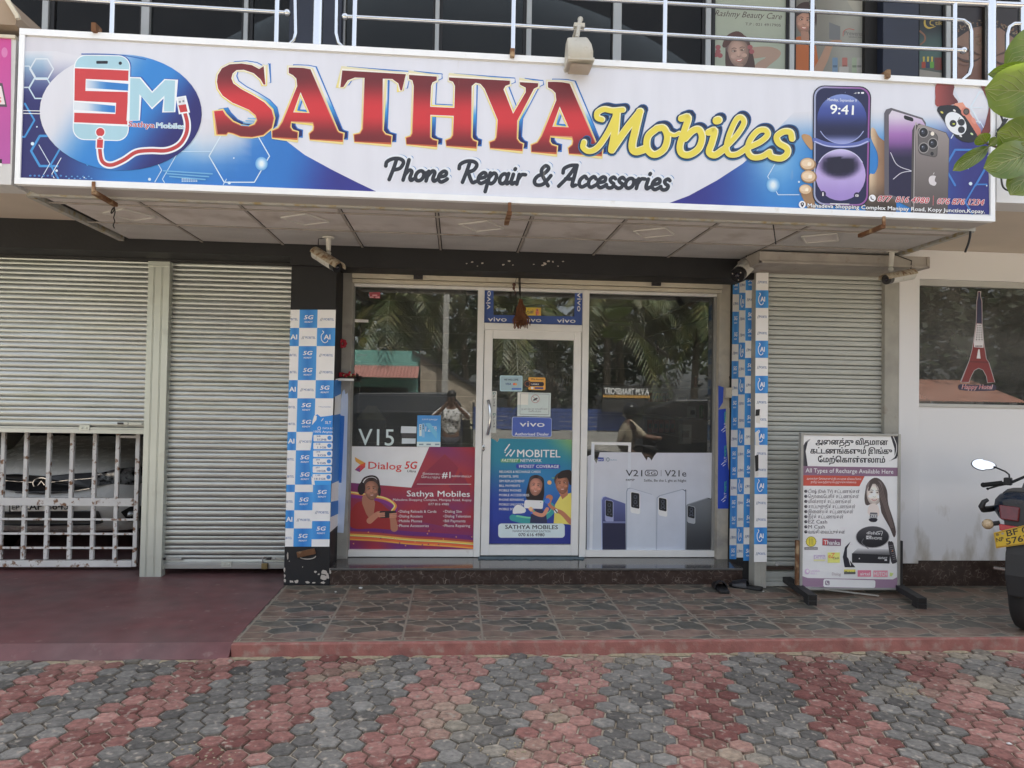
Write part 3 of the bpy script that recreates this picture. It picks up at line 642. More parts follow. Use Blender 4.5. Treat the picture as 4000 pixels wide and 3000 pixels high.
SCRIPT = {
 'P': (1.6, [[(.0, 1.3), (.0, 1.7), (.45, 2.0), (1.05, 2.0), (1.4, 1.7), (1.25, 1.15), (.75, .95)], [(.75, 1.9), (.7, 1.0), (.6, .05)]]),
 'h': (1.05, [[(.2, 1.95), (.2, 1.0), (.18, .05)], [(.18, .5), (.45, .98), (.72, .85), (.7, .3), (.85, .05), (1.05, .2)]]),
 'o': (.95, [ring_pts(.42, .5, .34, .46), [(.7, .75), (.95, .8)]]),
 'n': (1.0, [[(.12, .95), (.12, .05)], [(.14, .5), (.42, .98), (.66, .85), (.64, .3), (.8, .05), (1.0, .2)]]),
 'e': (.85, [[(.15, .45), (.6, .6), (.62, .9), (.38, 1.0), (.12, .7), (.12, .25), (.4, .0), (.7, .15), (.85, .3)]]),
 'R': (1.75, [[(.0, 1.3), (.0, 1.7), (.45, 2.0), (1.05, 2.0), (1.4, 1.7), (1.25, 1.2), (.75, 1.0)], [(.75, 1.9), (.7, 1.0), (.6, .05)], [(.85, 1.0), (1.15, .45), (1.45, .05), (1.7, .15)]]),
 'p': (.95, [[(.12, 1.0), (.12, 0), (.12, -.75)], [(.14, .6), (.42, 1.0), (.7, .75), (.66, .25), (.4, 0), (.14, .2)]]),
 'a': (.95, [ring_pts(.4, .5, .3, .46), [(.72, 1.0), (.7, .3), (.8, .05), (.98, .2)]]),
 'i': (.55, [[(.18, .95), (.16, .3), (.28, .05), (.5, .2)], [(.2, 1.4), (.22, 1.47)]]),
 'r': (.75, [[(.12, .95), (.14, .05)], [(.14, .5), (.32, .92), (.65, .95)]]),
 '&': (1.45, [[(1.3, .0), (.55, 1.0), (.4, 1.5), (.65, 1.85), (.95, 1.6), (.7, 1.15), (.2, .85), (.05, .4), (.3, .05), (.8, .1), (1.1, .55), (1.3, .95)]]),
 'A': (1.55, [[(.05, 1.25), (.05, 1.65), (.5, 1.95), (1.05, 2.0)], [(1.0, 2.0), (.55, .9), (.0, .0)], [(1.05, 2.0), (1.08, 1.0), (1.1, .1), (1.4, .15)], [(.4, .7), (1.05, .7)]]),
 'c': (.78, [[(.62, .8), (.4, 1.0), (.12, .7), (.12, .25), (.4, .0), (.78, .25)]]),
 's': (.75, [[(.62, .88), (.42, 1.02), (.2, .8), (.35, .55), (.6, .38), (.55, .08), (.28, .0), (.03, .15)]]),
}
m_vinyl = mat('printed_vinyl', (1, 1, 1), .42, vcol=True, var=.035, vs=5, stretch=(2.2, 1, .35), dirt=((.5, .46, .38), 6, .7, 1.0))
m_print = mat('printed_paper', (1, 1, 1), .5, vcol=True, var=.05, vs=6)
def mixc(a, b, t): t = max(0, min(1, t)); return tuple(a[i]+(b[i]-a[i])*t for i in range(3))
def sst(a, b, x): t = max(0, min(1, (x-a)/(b-a))); return t*t*(3-2*t)
# ------------------------------------------------------------------ the big signboard
SG = thing('signboard', 'long white and blue mobile phone shop signboard with big red lettering above the canopy', 'signboard', (.4, Y_SIGN, 2.9))
ys = Y_SIGN; sx0, sx1 = at(60, 720, ys).x, at(3883, 868, ys).x; sz0, sz1 = at(60, 720, ys).z, at(60, 112, ys).z
fm = .038
MB().box(sx0+fm-.002, sx1-fm+.002, ys+.004, ys+.2, sz0+fm-.002, sz1-fm+.002).build('panel', mat('sign_backing', (.72, .73, .75), .5), SG)
sf = MB(); sf.box(sx0, sx1, ys-.012, ys+.03, sz1-fm, sz1); sf.box(sx0, sx1, ys-.012, ys+.03, sz0, sz0+fm)
sf.box(sx0, sx0+fm*.8, ys-.011, ys+.03, sz0+fm+.0005, sz1-fm-.0005); sf.box(sx1-fm*.8, sx1, ys-.011, ys+.03, sz0+fm+.0005, sz1-fm-.0005)
for k in (.24, .48, .73): q = sx0+(sx1-sx0)*k; sf.box(q-.001, q+.001, ys-.0135, ys-.012, sz0, sz0+fm); sf.box(q+.04, q+.042, ys-.0135, ys-.012, sz1-fm, sz1)
sf.build('frame', mat('white_sign_frame', (.84, .86, .88), .35, .1, var=.04, dirt=((.5, .45, .35), 10, .68, .9)), SG, bevel=.003)
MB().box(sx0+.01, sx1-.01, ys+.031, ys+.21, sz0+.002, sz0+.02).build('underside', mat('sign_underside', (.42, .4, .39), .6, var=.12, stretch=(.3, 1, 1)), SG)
for px, py, lo in ((370, 735, 1), (1990, 815, 1), (3448, 868, 1), (377, 120, 0), (2000, 218, 0), (3458, 300, 0)):
    c = at(px, py, ys); b = MB()
    if lo: b.obox(c+Vector((0, -.012, .005)), (.01, 0, 0), (0, .008, 0), (0, 0, .03)); b.obox(c+Vector((.0, .13, -.028)), (.015, 0, 0), (0, .14, 0), (0, 0, .013))
    else: b.obox(c+Vector((0, .0, .005)), (.014, 0, 0), (0, .04, 0), (0, 0, .026))
    b.build('bracket', m_rust, SG, bevel=.003)
# background print
a = Art(ys, 1.08); WHT = (206, 208, 218)
def topy(x): return 112+(x-57)*(327-112)/3807
def boty(x): return 720+(x-60)*(868-720)/3823
L0, R0 = 74, 3858
a.poly([(L0, 142), (R0, 350), (R0+6, 840), (L0-6, 695)], lambda x, y: mixc((196, 196, 206), (208, 211, 222), sst(60, 500, x)), cut=(10, 3))
NV, BL, LB = (36, 36, 98), (46, 122, 196), (150, 182, 205)
def fl(x, y):
    yt = 215 if x < 300 else 215+(min(x, 800)-300)*.56-max(0, x-930)*1.3
    base = mixc(NV, BL, sst(170, 480, x)); base = mixc(base, (44, 112, 190), sst(500, 900, x)); base = mixc(base, (48, 50, 132), sst(1120, 1360, x+(y-600)*.3))
    g = math.exp(-((x-760)**2/150**2+(y-540)**2/90**2)); base = mixc(base, (175, 205, 225), g*.9)
    t = sst(0, 1, (y-yt)/(190 if x < 300 else 170)); up = mixc(WHT, LB, sst(190, 260, y)) if x < 210 else WHT
    return mixc(up, base, t)
a.poly([(L0, 200), (220, 200), (400, 240), (700, 430), (860, 480), (1010, 470), (1060, 495), (1105, 540), (1190, 605), (1300, 665), (1400, 715), (1518, 771), (L0-5, 694)], fl, cut=(30, 18))
def fr_(x, y):
    yt = 430 if x < 3550 else 440
    base = mixc((46, 46, 128), BL, sst(2700, 3060, x)); base = mixc(base, (44, 46, 120), sst(3600, 3760, x))
    g = math.exp(-((x-3030)**2/90**2+(y-600)**2/120**2)); base = mixc(base, (165, 205, 230), g*.7)
    return mixc(WHT, base, sst(0, 1, (y-yt)/(170 if x < 3500 else 120)))
a.poly([(2558, 814), (2690, 765), (2800, 705), (2900, 640), (2990, 560), (3050, 490), (3100, 440), (3250, 430), (3600, 430), (R0, 430), (R0+6, 838)], fr_, cut=(26, 14))
# honeycomb lines and light spots
def hexl(cx, cy, r, w, col, ks=range(6), rot=0):
    p = [(cx+r*cos(rot+pi/3*k), cy+r*sin(rot+pi/3*k)) for k in range(7)]
    for k in ks:
        g = [(p[k][0]+(p[k+1][0]-p[k][0])*t/24, p[k][1]+(p[k+1][1]-p[k][1])*t/24) for t in range(25)]
        g = [t for t in g if 78 < t[0] < 3854 and topy(t[0])+28 < t[1] < boty(t[0])-28]
        if len(g) > 1: a.stroke([g[0], g[-1]], w, col, smooth=0)
for cx, cy, r, w, c, ks in ((90, 300, 48, 5, (190, 205, 218), range(6)), (163, 270, 46, 5, (205, 214, 224), range(6)), (160, 345, 46, 5, (190, 210, 225), range(6)), (190, 590, 68, 9, (62, 140, 205), (1, 2, 3, 4)), (60, 470, 75, 7, (62, 140, 205), (5, 0, 1)), (270, 645, 72, 7, (62, 140, 205), (2, 3, 4, 5)), (110, 640, 85, 3, (200, 215, 235), (0, 1, 5)), (275, 680, 72, 3, (215, 225, 240), (2, 3)),
    (935, 610, 118, 4, (205, 222, 238), range(6)), (540, 665, 92, 3, (195, 215, 235), (0, 1, 5)), (760, 700, 125, 3, (185, 212, 235), (2, 3, 4, 0)), (3080, 690, 82, 3, (195, 215, 235), (1, 2, 3)), (3790, 540, 75, 4, (200, 215, 235), (3, 4, 5)), (3770, 655, 80, 8, (62, 120, 195), (0, 2, 3, 4)), (3850, 790, 80, 6, (62, 120, 195), (2, 3, 4)), (3860, 420, 70, 6, (205, 218, 230), (2, 3, 4)), (3800, 360, 70, 5, (205, 216, 228), (1, 2))):
    hexl(cx, cy, r, w, c, ks)
a.stroke([(70, 432), (160, 434)], 3, (225, 230, 240), 0).stroke([(70, 443), (160, 445)], 3, (225, 230, 240), 0)
for x, y, r in ((222, 667, 5), (145, 496, 3), (330, 694, 3), (585, 701, 6), (896, 715, 6), (128, 562, 7), (1022, 640, 24), (914, 618, 3), (3019, 723, 26), (3120, 711, 4), (3790, 718, 7), (3860, 610, 4), (3780, 657, 4), (3853, 726, 3)):
    if r > 20:
        for k in range(5): a.ell(x, y, r*(1-k*.17), r*(1.1-k*.17), mixc((80, 150, 210), (215, 228, 240), (k+1)/5))
    else: a.ell(x, y, r, r, (200, 220, 240), n=10)
for k in range(8): a.ell(120+k*17, 687, 5, 4, (70, 120, 185), n=8)
for k in range(9):
    for j in range(2): a.ell(713+k*7, 700+j*8, 3, 3, (190, 215, 235), n=6)
for j in range(3): a.stroke([(640+j*12, 668+j*11), (830-j*14, 680+j*11)], 5, (110, 170, 215), 0)
for k in range(10): a.ell(260+k*11, 690+(k % 2)*8, 4, 3, (95, 150, 205), n=6)
for j in range(4): a.stroke([(1000-j*9, 470+j*9-5), (970-j*9, 470+j*9-7)], 4, (120, 175, 215), 0)
a.build('background_print', m_vinyl, SG)
# round logo with phone and cable
a.l = 90; a.crop(0, 0, 1.843); k = 1/1.843
def fe(x, y):
    t = (x-157)/630+(y-440)/900; return mixc(mixc((206, 208, 218), (46, 125, 200), sst(.12, .5, t)), (38, 36, 104), sst(.62, .95, t))
a.ell(871, 810, 583, 418, fe, rot=.03, n=48, cut=(22, 14))
a.stroke([(590, 391), (750, 392), (900, 402), (1050, 430)], 8, (40, 95, 170))
ph = [(545, 402), (935, 408), (920, 1012), (530, 1000)]
a.rrect([(p[0]+14 if i in (1, 2) else p[0]+8, p[1]-6) for i, p in enumerate(ph)], 78, (36, 76, 160)); a.rrect([(538, 395), (942, 402), (927, 1019), (523, 1007)], 84, (222, 228, 236)); a.rrect(ph, 78, (158, 196, 212))
Sp = [(541, 493), (927, 510), (925, 584), (620, 570), (617, 656), (922, 664), (918, 898), (535, 882), (537, 813), (833, 822), (838, 742), (537, 726)]
def fs_(x, y): return mixc((206, 214, 224), (46, 118, 192), sst(330, 430, x))
a.poly([(620, 570), (925, 584), (922, 664), (617, 656)], fs_, cut=(6, 1)); a.poly([(537, 726), (838, 742), (833, 822), (537, 813)], fs_, cut=(6, 1))
a.stroke(Sp+[Sp[0]], 18, (224, 228, 236), 0); a.poly(Sp, (190, 58, 62))
a.rbox(695, 440, 778, 461, 6, (28, 28, 40)).ell(868, 457, 12, 12, (28, 28, 40))
a.ell(724, 953, 37, 37, (224, 228, 236)).ell(724, 953, 30, 30, (190, 58, 62))
Mp = [(940, 565), (1008, 567), (1097, 672), (1190, 579), (1262, 582), (1255, 806), (1183, 803), (1186, 690), (1097, 776), (1005, 680), (1000, 866), (935, 866)]
a.stroke([(p[0]+8, p[1]-4) for p in Mp+[Mp[0]]], 18, (40, 80, 165), 0).stroke(Mp+[Mp[0]], 18, (222, 228, 236), 0).poly(Mp, (160, 198, 214))
cb = [(722, 1005), (722, 1090), (740, 1165), (800, 1190), (890, 1155), (980, 1098), (1080, 1085), (1200, 1085), (1290, 1045), (1340, 970), (1350, 890), (1330, 805)]
a.stroke(cb, 52, (222, 228, 236)).stroke(cb, 27, (178, 62, 62))
a.poly([(692, 1000), (755, 1003), (750, 1075), (690, 1072)], (222, 228, 236)).poly([(702, 1004), (745, 1006), (741, 1068), (699, 1065)], (190, 58, 62))
a.poly([(1268, 702), (1340, 690), (1370, 812), (1290, 825)], (222, 228, 236)).poly([(1283, 708), (1330, 700), (1337, 752), (1287, 758)], (206, 210, 216)).poly([(1285, 760), (1340, 752), (1352, 805), (1300, 812)], (184, 56, 60))
for x, y in ((1297, 735), (1322, 730)): a.rbox(x-7, y-7, x+7, y+7, 2, (120, 130, 140))
a.text('Sathya', (925, 912), (1115, 922), 38, (222, 228, 236), bold=.06).text('Sathya', (927, 912), (1113, 922), 38, (178, 44, 52), bold=.012)
a.text('Mobiles', (1128, 922), (1332, 930), 38, (222, 228, 236), bold=.06).text('Mobiles', (1130, 922), (1330, 930), 38, (150, 190, 208), bold=.008)
a.build('logo', m_vinyl, SG)
# SATHYA in slab letters
C2 = [
 [(425, 478), (437, 610), (424, 610), (402, 572), (352, 528), (282, 504), (230, 506), (202, 530), (192, 565), (207, 602), (262, 642), (352, 690), (430, 738), (482, 792), (496, 852), (480, 920), (420, 970), (340, 985), (260, 980), (205, 958), (168, 950), (155, 965), (95, 965), (68, 802), (130, 796), (150, 830), (200, 880), (260, 908), (320, 916), (362, 900), (380, 868), (368, 830), (318, 790), (200, 740), (130, 690), (97, 640), (88, 590), (95, 540), (125, 492), (180, 464), (265, 458), (340, 470), (392, 498)],
 [(605, 487), (650, 487), (710, 490), (762, 500), (952, 945), (965, 958), (992, 966), (992, 1010), (757, 1001), (757, 966), (785, 942), (790, 912), (780, 880), (622, 874), (612, 918), (630, 945), (666, 956), (666, 996), (487, 988), (490, 945), (532, 928), (562, 880), (666, 620), (660, 568), (635, 543), (605, 527)],
 [(990, 508), (1448, 535), (1420, 652), (1408, 652), (1394, 602), (1350, 570), (1282, 568), (1276, 940), (1298, 972), (1340, 984), (1340, 1028), (1078, 1018), (1078, 974), (1120, 965), (1140, 930), (1150, 562), (1080, 560), (1030, 580), (998, 628), (976, 630)],
]
C3 = [(-4, 540), (196, 552), (196, 580), (165, 595), (155, 620), (148, 770), (322, 778), (327, 620), (312, 590), (283, 580), (283, 558), (722, 582), (722, 608), (690, 620), (676, 645), (745, 820), (836, 665), (835, 632), (795, 612), (792, 592), (925, 600), (925, 625), (895, 640), (775, 870), (768, 1000), (788, 1030), (810, 1040), (810, 1076), (580, 1064), (580, 1028), (615, 1015), (628, 990), (635, 865), (540, 640), (510, 605), (475, 597), (447, 620), (440, 990), (455, 1015), (480, 1025), (480, 1058), (265, 1048), (265, 1015), (300, 1000), (315, 975), (318, 835), (150, 828), (145, 990), (165, 1010), (196, 1018), (196, 1046), (-22, 1036), (-22, 995), (10, 985), (22, 960), (30, 620), (20, 580), (-4, 570)]
LET = [([(x/1.843+800, y/1.843) for x, y in q], None) for q in C2]
hole = [(690, 665), (755, 815), (637, 810)]
LET[1] = (LET[1][0], [(x/1.843+800, y/1.843) for x, y in hole])
LET.append(([(x/1.843+1600, y/1.843) for x, y in C3], None))
LET.append(([((x+390)/1.843+1600, (y+103)/1.843) for x, y in C2[1]], [((x+390)/1.843+1600, (y+103)/1.843) for x, y in hole]))
def edgept(q, f=5):
    return list(q)+[q[0], q[1]]
a.crop()
for q, h in LET:
    a.l = 60
    ymin, ymax = min(p[1] for p in q), max(p[1] for p in q)
    sh = lambda x, y: mixc((210, 214, 224), mixc((52, 140, 205), (28, 30, 92), sst(.55, .85, (y-ymin)/(ymax-ymin))), sst(.38, .58, (y-ymin)/(ymax-ymin)))
    hs_ = [h] if h else []
    mv = lambda p, d: [(x+d, y-d*.45) for x, y in p]
    for lp in [q]+hs_: a.stroke(edgept(mv(lp, 20)), 6, (44, 110, 186), 0)
    a.l += 0
    for d in (19, 14, 9, 5):
        a.poly(mv(q, d), sh, [mv(x, d) for x in hs_], cut=(1, 14))
    yf = lambda x, y: mixc((212, 208, 176), mixc((224, 206, 92), (222, 206, 140), sst(.6, .95, (y-ymin)/(ymax-ymin))), sst(.05, .4, (y-ymin)/(ymax-ymin)))
    for lp in [q]+hs_: a.stroke(edgept(lp), 14, yf, 0)
    for lp in [q]+hs_: a.stroke(edgept(lp), 6, lambda x, y: mixc((226, 222, 214), (188, 96, 60), sst(.5, .9, (y-ymin)/(ymax-ymin))), 0)
    rf = lambda x, y: mixc(mixc((104, 34, 40), (194, 50, 56), sst(.12, .5, (y-ymin)/(ymax-ymin))), (110, 34, 40), sst(.62, .95, (y-ymin)/(ymax-ymin)))
    a.poly(q, rf, hs_, cut=(1, 14))
a.build('red_lettering', m_vinyl, SG)
# Mobiles in yellow script
u = lambda x, y, ox=2300: (x/1.843+ox, y/1.843)
MS = [([(1385, 862), (1352, 848), (1352, 812), (1400, 788), (1460, 798), (1535, 792)], 25, 1600), ([(1495, 812), (1430, 950), (1355, 1060), (1292, 1090), (1250, 1062), (1255, 1025)], 25, 1600),
 ([(1490, 815), (1478, 950), (1455, 1080)], 33, 1600), ([(1455, 1080), (1560, 930), (1660, 805)], 31, 1600), ([(1655, 808), (1622, 950), (1602, 1050), (1625, 1092), (1700, 1072)], 33, 1600),
 ([(490, 925), (425, 985), (420, 1070), (470, 1115), (540, 1075), (565, 990), (540, 925), (490, 925)], 29, 2300), ([(555, 950), (610, 975), (650, 960)], 18, 2300),
 ([(665, 855), (715, 848), (685, 950), (655, 1055), (672, 1108), (725, 1115), (790, 1070), (815, 990), (792, 935), (745, 945), (690, 1000)], 29, 2300),
 ([(860, 955), (905, 942), (885, 1030), (865, 1095), (905, 1118), (965, 1080)], 29, 2300), ([(918, 870), (932, 866)], 34, 2300),
 ([(960, 1085), (1060, 980), (1115, 890), (1098, 848), (1062, 862), (1015, 960), (990, 1060), (1010, 1112), (1065, 1112), (1125, 1075)], 24, 2300),
 ([(1130, 1070), (1230, 1025), (1285, 975), (1270, 938), (1215, 945), (1160, 1010), (1142, 1085), (1175, 1132), (1240, 1130), (1300, 1095)], 25, 2300),
 ([(1462, 1000), (1450, 955), (1400, 950), (1352, 985), (1368, 1032), (1425, 1068), (1425, 1112), (1380, 1142), (1315, 1130), (1298, 1100)], 27, 2300)]
a.l = 90; a.inc = .15
for dx, dy, ew, col in ((11, -9, 15, (36, 84, 140)), (10, -8, 9, (24, 32, 62)), (6, -4, 13, (24, 34, 66)), (0, 2, 18, (50, 104, 150)), (0, 0, 12, (24, 34, 62)), (1, -1, 2, (226, 224, 190)), (-1.5, 1, -3, (218, 204, 82))):
    for pts, wd, ox in MS: a.stroke([(u(*p, ox)[0]+dx, u(*p, ox)[1]+dy) for p in pts], wd*.9+ew*.92, col, 6)
a.build('yellow_lettering', m_vinyl, SG)
a.l = 60; a.inc = .12
a.script('Phone Repair & Accessories', (1492, 703), (2612, 743), 42, 15, ((9, -8, 1, (60, 130, 190)), (4, -4, 9, (214, 220, 230)), (0, 0, 0, (40, 44, 54))))
a.build('tagline_lettering', m_vinyl, SG)
# the phones, the hand and the watch
a.l = 70; a.inc = .6; a.crop(3000, 0, 1.843)
SK, SK2 = (214, 188, 158), (120, 92, 66)
a.poly([(1203, 700), (1215, 600), (1335, 608), (1330, 680), (1365, 730), (1345, 750), (1215, 768)], lambda x, y: mixc((150, 70, 66), (92, 40, 40), (x-3655)/80), smooth=3, cut=(5, 1))
a.poly([(1525, 610), (1600, 612), (1612, 760), (1600, 940), (1560, 1010), (1500, 1020), (1560, 900), (1595, 760)], (112, 54, 52))
a.poly([(1345, 745), (1400, 738), (1530, 935), (1530, 965), (1480, 1000), (1300, 800)], lambda x, y: mixc((214, 150, 128), (186, 104, 88), (y-400)/130), cut=(1, 5))
a.poly([(1215, 790), (1240, 762), (1345, 760), (1390, 800), (1505, 975), (1500, 1010), (1440, 1028), (1350, 990), (1235, 830)], (28, 30, 36), smooth=2)
a.ell(1350, 890, 92, 66, (220, 224, 230), rot=.9); a.ell(1330, 890, 25, 25, (40, 42, 50)).ell(1390, 882, 25, 25, (40, 42, 50)).ell(1390, 935, 25, 25, (40, 42, 50))
a.stroke([(1360, 880), (1380, 845)], 4, (40, 40, 50), 0).ell(1335, 893, 10, 6, (190, 200, 70), n=8)
for x, y, c in ((1250, 810, (200, 190, 90)), (1340, 797, (215, 215, 215)), (1385, 980, (215, 215, 215)), (1465, 965, (190, 210, 160))): a.ell(x, y, 12, 7, c, rot=.6, n=8)
a.ell(1420, 805, 32, 32, (198, 120, 104)).ell(1425, 805, 22, 24, (60, 52, 50)).ell(1425, 805, 14, 16, (96, 88, 84)).ell(1478, 870, 14, 26, (208, 140, 124), rot=-.5)
# palm and thumb behind the phone
a.build('watch_picture', m_vinyl, SG); a.l = 80
a.poly([(742, 925), (768, 930), (800, 990), (868, 1038), (898, 1085), (920, 1240), (918, 1420), (905, 1545), (705, 1540), (722, 1275), (765, 1252), (790, 1190), (785, 1100), (742, 1000)], lambda x, y: mixc(mixc(mixc((206, 182, 152), (128, 98, 74), sst(3402, 3440, x)), (186, 158, 126), sst(3460, 3495, x)), (52, 44, 40), sst(690, 830, y)), smooth=3, cut=(5, 8))
a.build('hand_picture', m_vinyl, SG); a.poly([(240, 985), (262, 966), (312, 990), (318, 1080), (280, 1050)], (178, 140, 98), smooth=3)
a.build('thumb_picture', m_vinyl, SG); a.poly([(235, 1400), (330, 1380), (340, 1540), (300, 1538)], (150, 120, 90))
# pale phone
a.build('finger_picture', m_vinyl, SG); a.l = 95
a.poly([(835, 815), (848, 790), (885, 778), (1110, 850), (1134, 885), (1134, 1555), (835, 1400)], (92, 88, 96), smooth=0); 
a.poly([(868, 830), (890, 796), (1105, 862), (1128, 900), (1128, 1480), (868, 1400)], lambda x, y: mixc(mixc((206, 200, 214), (150, 100, 170), sst(440, 540, y)), (30, 26, 60), sst(530, 620, y)), cut=(1, 12))
a.rrect([(975, 828), (1045, 850), (1045, 880), (975, 858)], 14, (22, 22, 26))
a.stroke([(880, 1100), (930, 1190), (1040, 1235)], 5, (200, 200, 215)).stroke([(900, 1290), (960, 1245), (1040, 1232)], 5, (200, 200, 215))
# grey phone back
a.build('pale_phone_picture', m_vinyl, SG); a.l = 110
a.poly([(1025, 1555), (1035, 940), (1050, 905), (1085, 890), (1280, 955), (1303, 1000), (1290, 1562)], (72, 68, 68))
a.poly([(1052, 1556), (1062, 945), (1078, 905), (1100, 895), (1278, 960), (1300, 1003), (1288, 1562)], lambda x, y: mixc((148, 140, 138), (84, 78, 78), (y-490)/320), cut=(1, 8))
a.stroke([(1046, 1555), (1056, 940), (1075, 900)], 6, (170, 164, 164))
a.rrect([(1075, 915), (1222, 965), (1216, 1140), (1078, 1110)], 30, (78, 74, 74)); a.rrect([(1082, 922), (1216, 968), (1210, 1132), (1084, 1104)], 28, (96, 92, 92))
for x, y in ((1117, 955), (1184, 1034), (1118, 1066)): a.ell(x, y, 37, 39, (150, 146, 146)).ell(x, y, 31, 33, (24, 24, 28)).ell(x-4, y-3, 14, 15, (52, 54, 66)).ell(x-8, y-8, 5, 5, (150, 155, 170), n=8)
a.ell(1181, 964, 13, 15, (222, 214, 204)).ell(1178, 1108, 12, 14, (34, 34, 38))
a.poly([(1160, 1275), (1180, 1265), (1205, 1270), (1200, 1285), (1198, 1305), (1210, 1318), (1198, 1338), (1175, 1334), (1160, 1322), (1154, 1298)], (206, 202, 206), smooth=3).poly([(1182, 1258), (1195, 1240), (1192, 1255)], (206, 202, 206))
a.build('phone_picture', m_vinyl, SG)
a.l = 125; a.inc = .6
a.rrect([(322, 615), (742, 625), (722, 1492), (318, 1482)], 82, (24, 22, 34)); a.rrect([(330, 622), (734, 632), (715, 1485), (326, 1475)], 78, lambda x, y: mixc((150, 160, 190), (140, 80, 150), (x-3180)/210), cut=(8, 1))
a.rrect([(342, 634), (722, 643), (704, 1473), (338, 1463)], 68, lambda x, y: mixc((26, 30, 70), (28, 28, 66), 0))
def b1(x, y):
    X_, Y_ = (x-3000)*1.843, y*1.843; r_ = math.hypot(X_-530, Y_-850)/178
    return mixc(mixc((120, 140, 200), (60, 76, 150), sst(.0, .9, (Y_-680)/130)), (24, 28, 66), sst(.15, .85, (Y_-760)/220)) if Y_ < 960 else mixc((24, 28, 66), (140, 150, 205), sst(960, 1030, Y_))
def b2(x, y):
    X_, Y_ = (x-3000)*1.843, y*1.843
    d = math.hypot((X_-515)/130, (Y_-1190)/85); return mixc((22, 18, 46), mixc((176, 160, 214), (150, 130, 196), sst(1250, 1440, Y_)), sst(.75, 1.35, d)) if Y_ > 1130 else mixc((190, 180, 225), (26, 22, 56), sst(1085, 1190, Y_))
a.stroke([(335, 1010), (420, 1040), (530, 1050), (640, 1040), (716, 1010)], 34, (90, 104, 172)).stroke([(335, 1020), (420, 1052), (530, 1058), (640, 1050), (716, 1020)], 8, (178, 184, 222))
a.ell(530, 858, 178, 178, b1, cut=(6, 14)); a.ell(520, 1262, 180, 184, b2, cut=(12, 16))
a.stroke(ring_pts(520, 1262, 180, 184, 24, pi)[2:11], 6, (196, 196, 228)).stroke(ring_pts(530, 858, 178, 178, 24, 0)[2:11], 6, (150, 160, 208))
a.text('Monday, September 9', (427, 728), (635, 737), 20, (222, 226, 238)).text('9:41', (445, 820), (612, 828), 66, (232, 236, 244), bold=.015, res=4)
for k in range(4): a.rect(615+k*5, 675-k*3, 618+k*5, 677, (225, 228, 236))
a.ell(650, 671, 8, 6, (225, 228, 236), n=8).rbox(667, 665, 688, 677, 3, (225, 228, 236)).ell(553, 667, 3, 3, (120, 130, 170), n=6)
a.ell(393, 1398, 22, 22, (40, 34, 66)).rbox(389, 1386, 397, 1412, 2, (230, 230, 236)).ell(637, 1408, 22, 22, (40, 34, 66)).rbox(627, 1402, 648, 1417, 3, (230, 230, 236)).ell(637, 1410, 5, 5, (70, 64, 96), n=8)
a.stroke([(445, 1468), (580, 1471)], 6, (226, 226, 232), 0)
for x, y, s_ in ((286, 1184, 1), (292, 1274, 1), (270, 1368, .84)):
    a.ell(x, y, 58*s_, 47*s_, (150, 118, 86), rot=.1).ell(x-4, y-4, 50*s_, 40*s_, (206, 180, 148), rot=.1).ell(x-10, y-8, 36*s_, 24*s_, (222, 200, 172)).rrect([(x-2, y-16*s_), (x+24*s_, y-12*s_), (x+20*s_, y+14*s_), (x-6, y+10*s_)], 8, (236, 224, 206))
a.l += 5
a.ell(748, 1428, 25, 25, (228, 230, 236)).stroke([(738, 1418), (740, 1432), (756, 1440)], 7, (60, 56, 66), 3)
for dx, dy, b_, c in ((0, 0, .06, (228, 222, 226)), (0, 0, .014, (178, 48, 62))):
    a.text('077  816 4980', (788+dx, 1452), (1155, 1466), 42, c, bold=b_, shear=.3).text('076 876 1234', (1216, 1470), (1552, 1480), 42, c, bold=b_, shear=.3); a.stroke([(1187, 1412), (1185, 1478)], 5 if b_ > .03 else 4, c, 0)
a.ell(244, 1474, 25, 26, (228, 230, 236)).poly([(231, 1468), (244, 1458), (257, 1468), (244, 1494)], (50, 46, 60), smooth=3).ell(244, 1470, 5, 5, (228, 230, 236), n=8)
a.text('Mahadeva Shopping Complex Manipay Road, Kopy Junction,Kopay.', (280, 1494), (1558, 1538), 27, (30, 32, 60), bold=.05).text('Mahadeva Shopping Complex Manipay Road, Kopy Junction,Kopay.', (282, 1493), (1556, 1537), 27, (230, 233, 240), bold=.016)
a.build('contact_lettering', m_vinyl, SG)
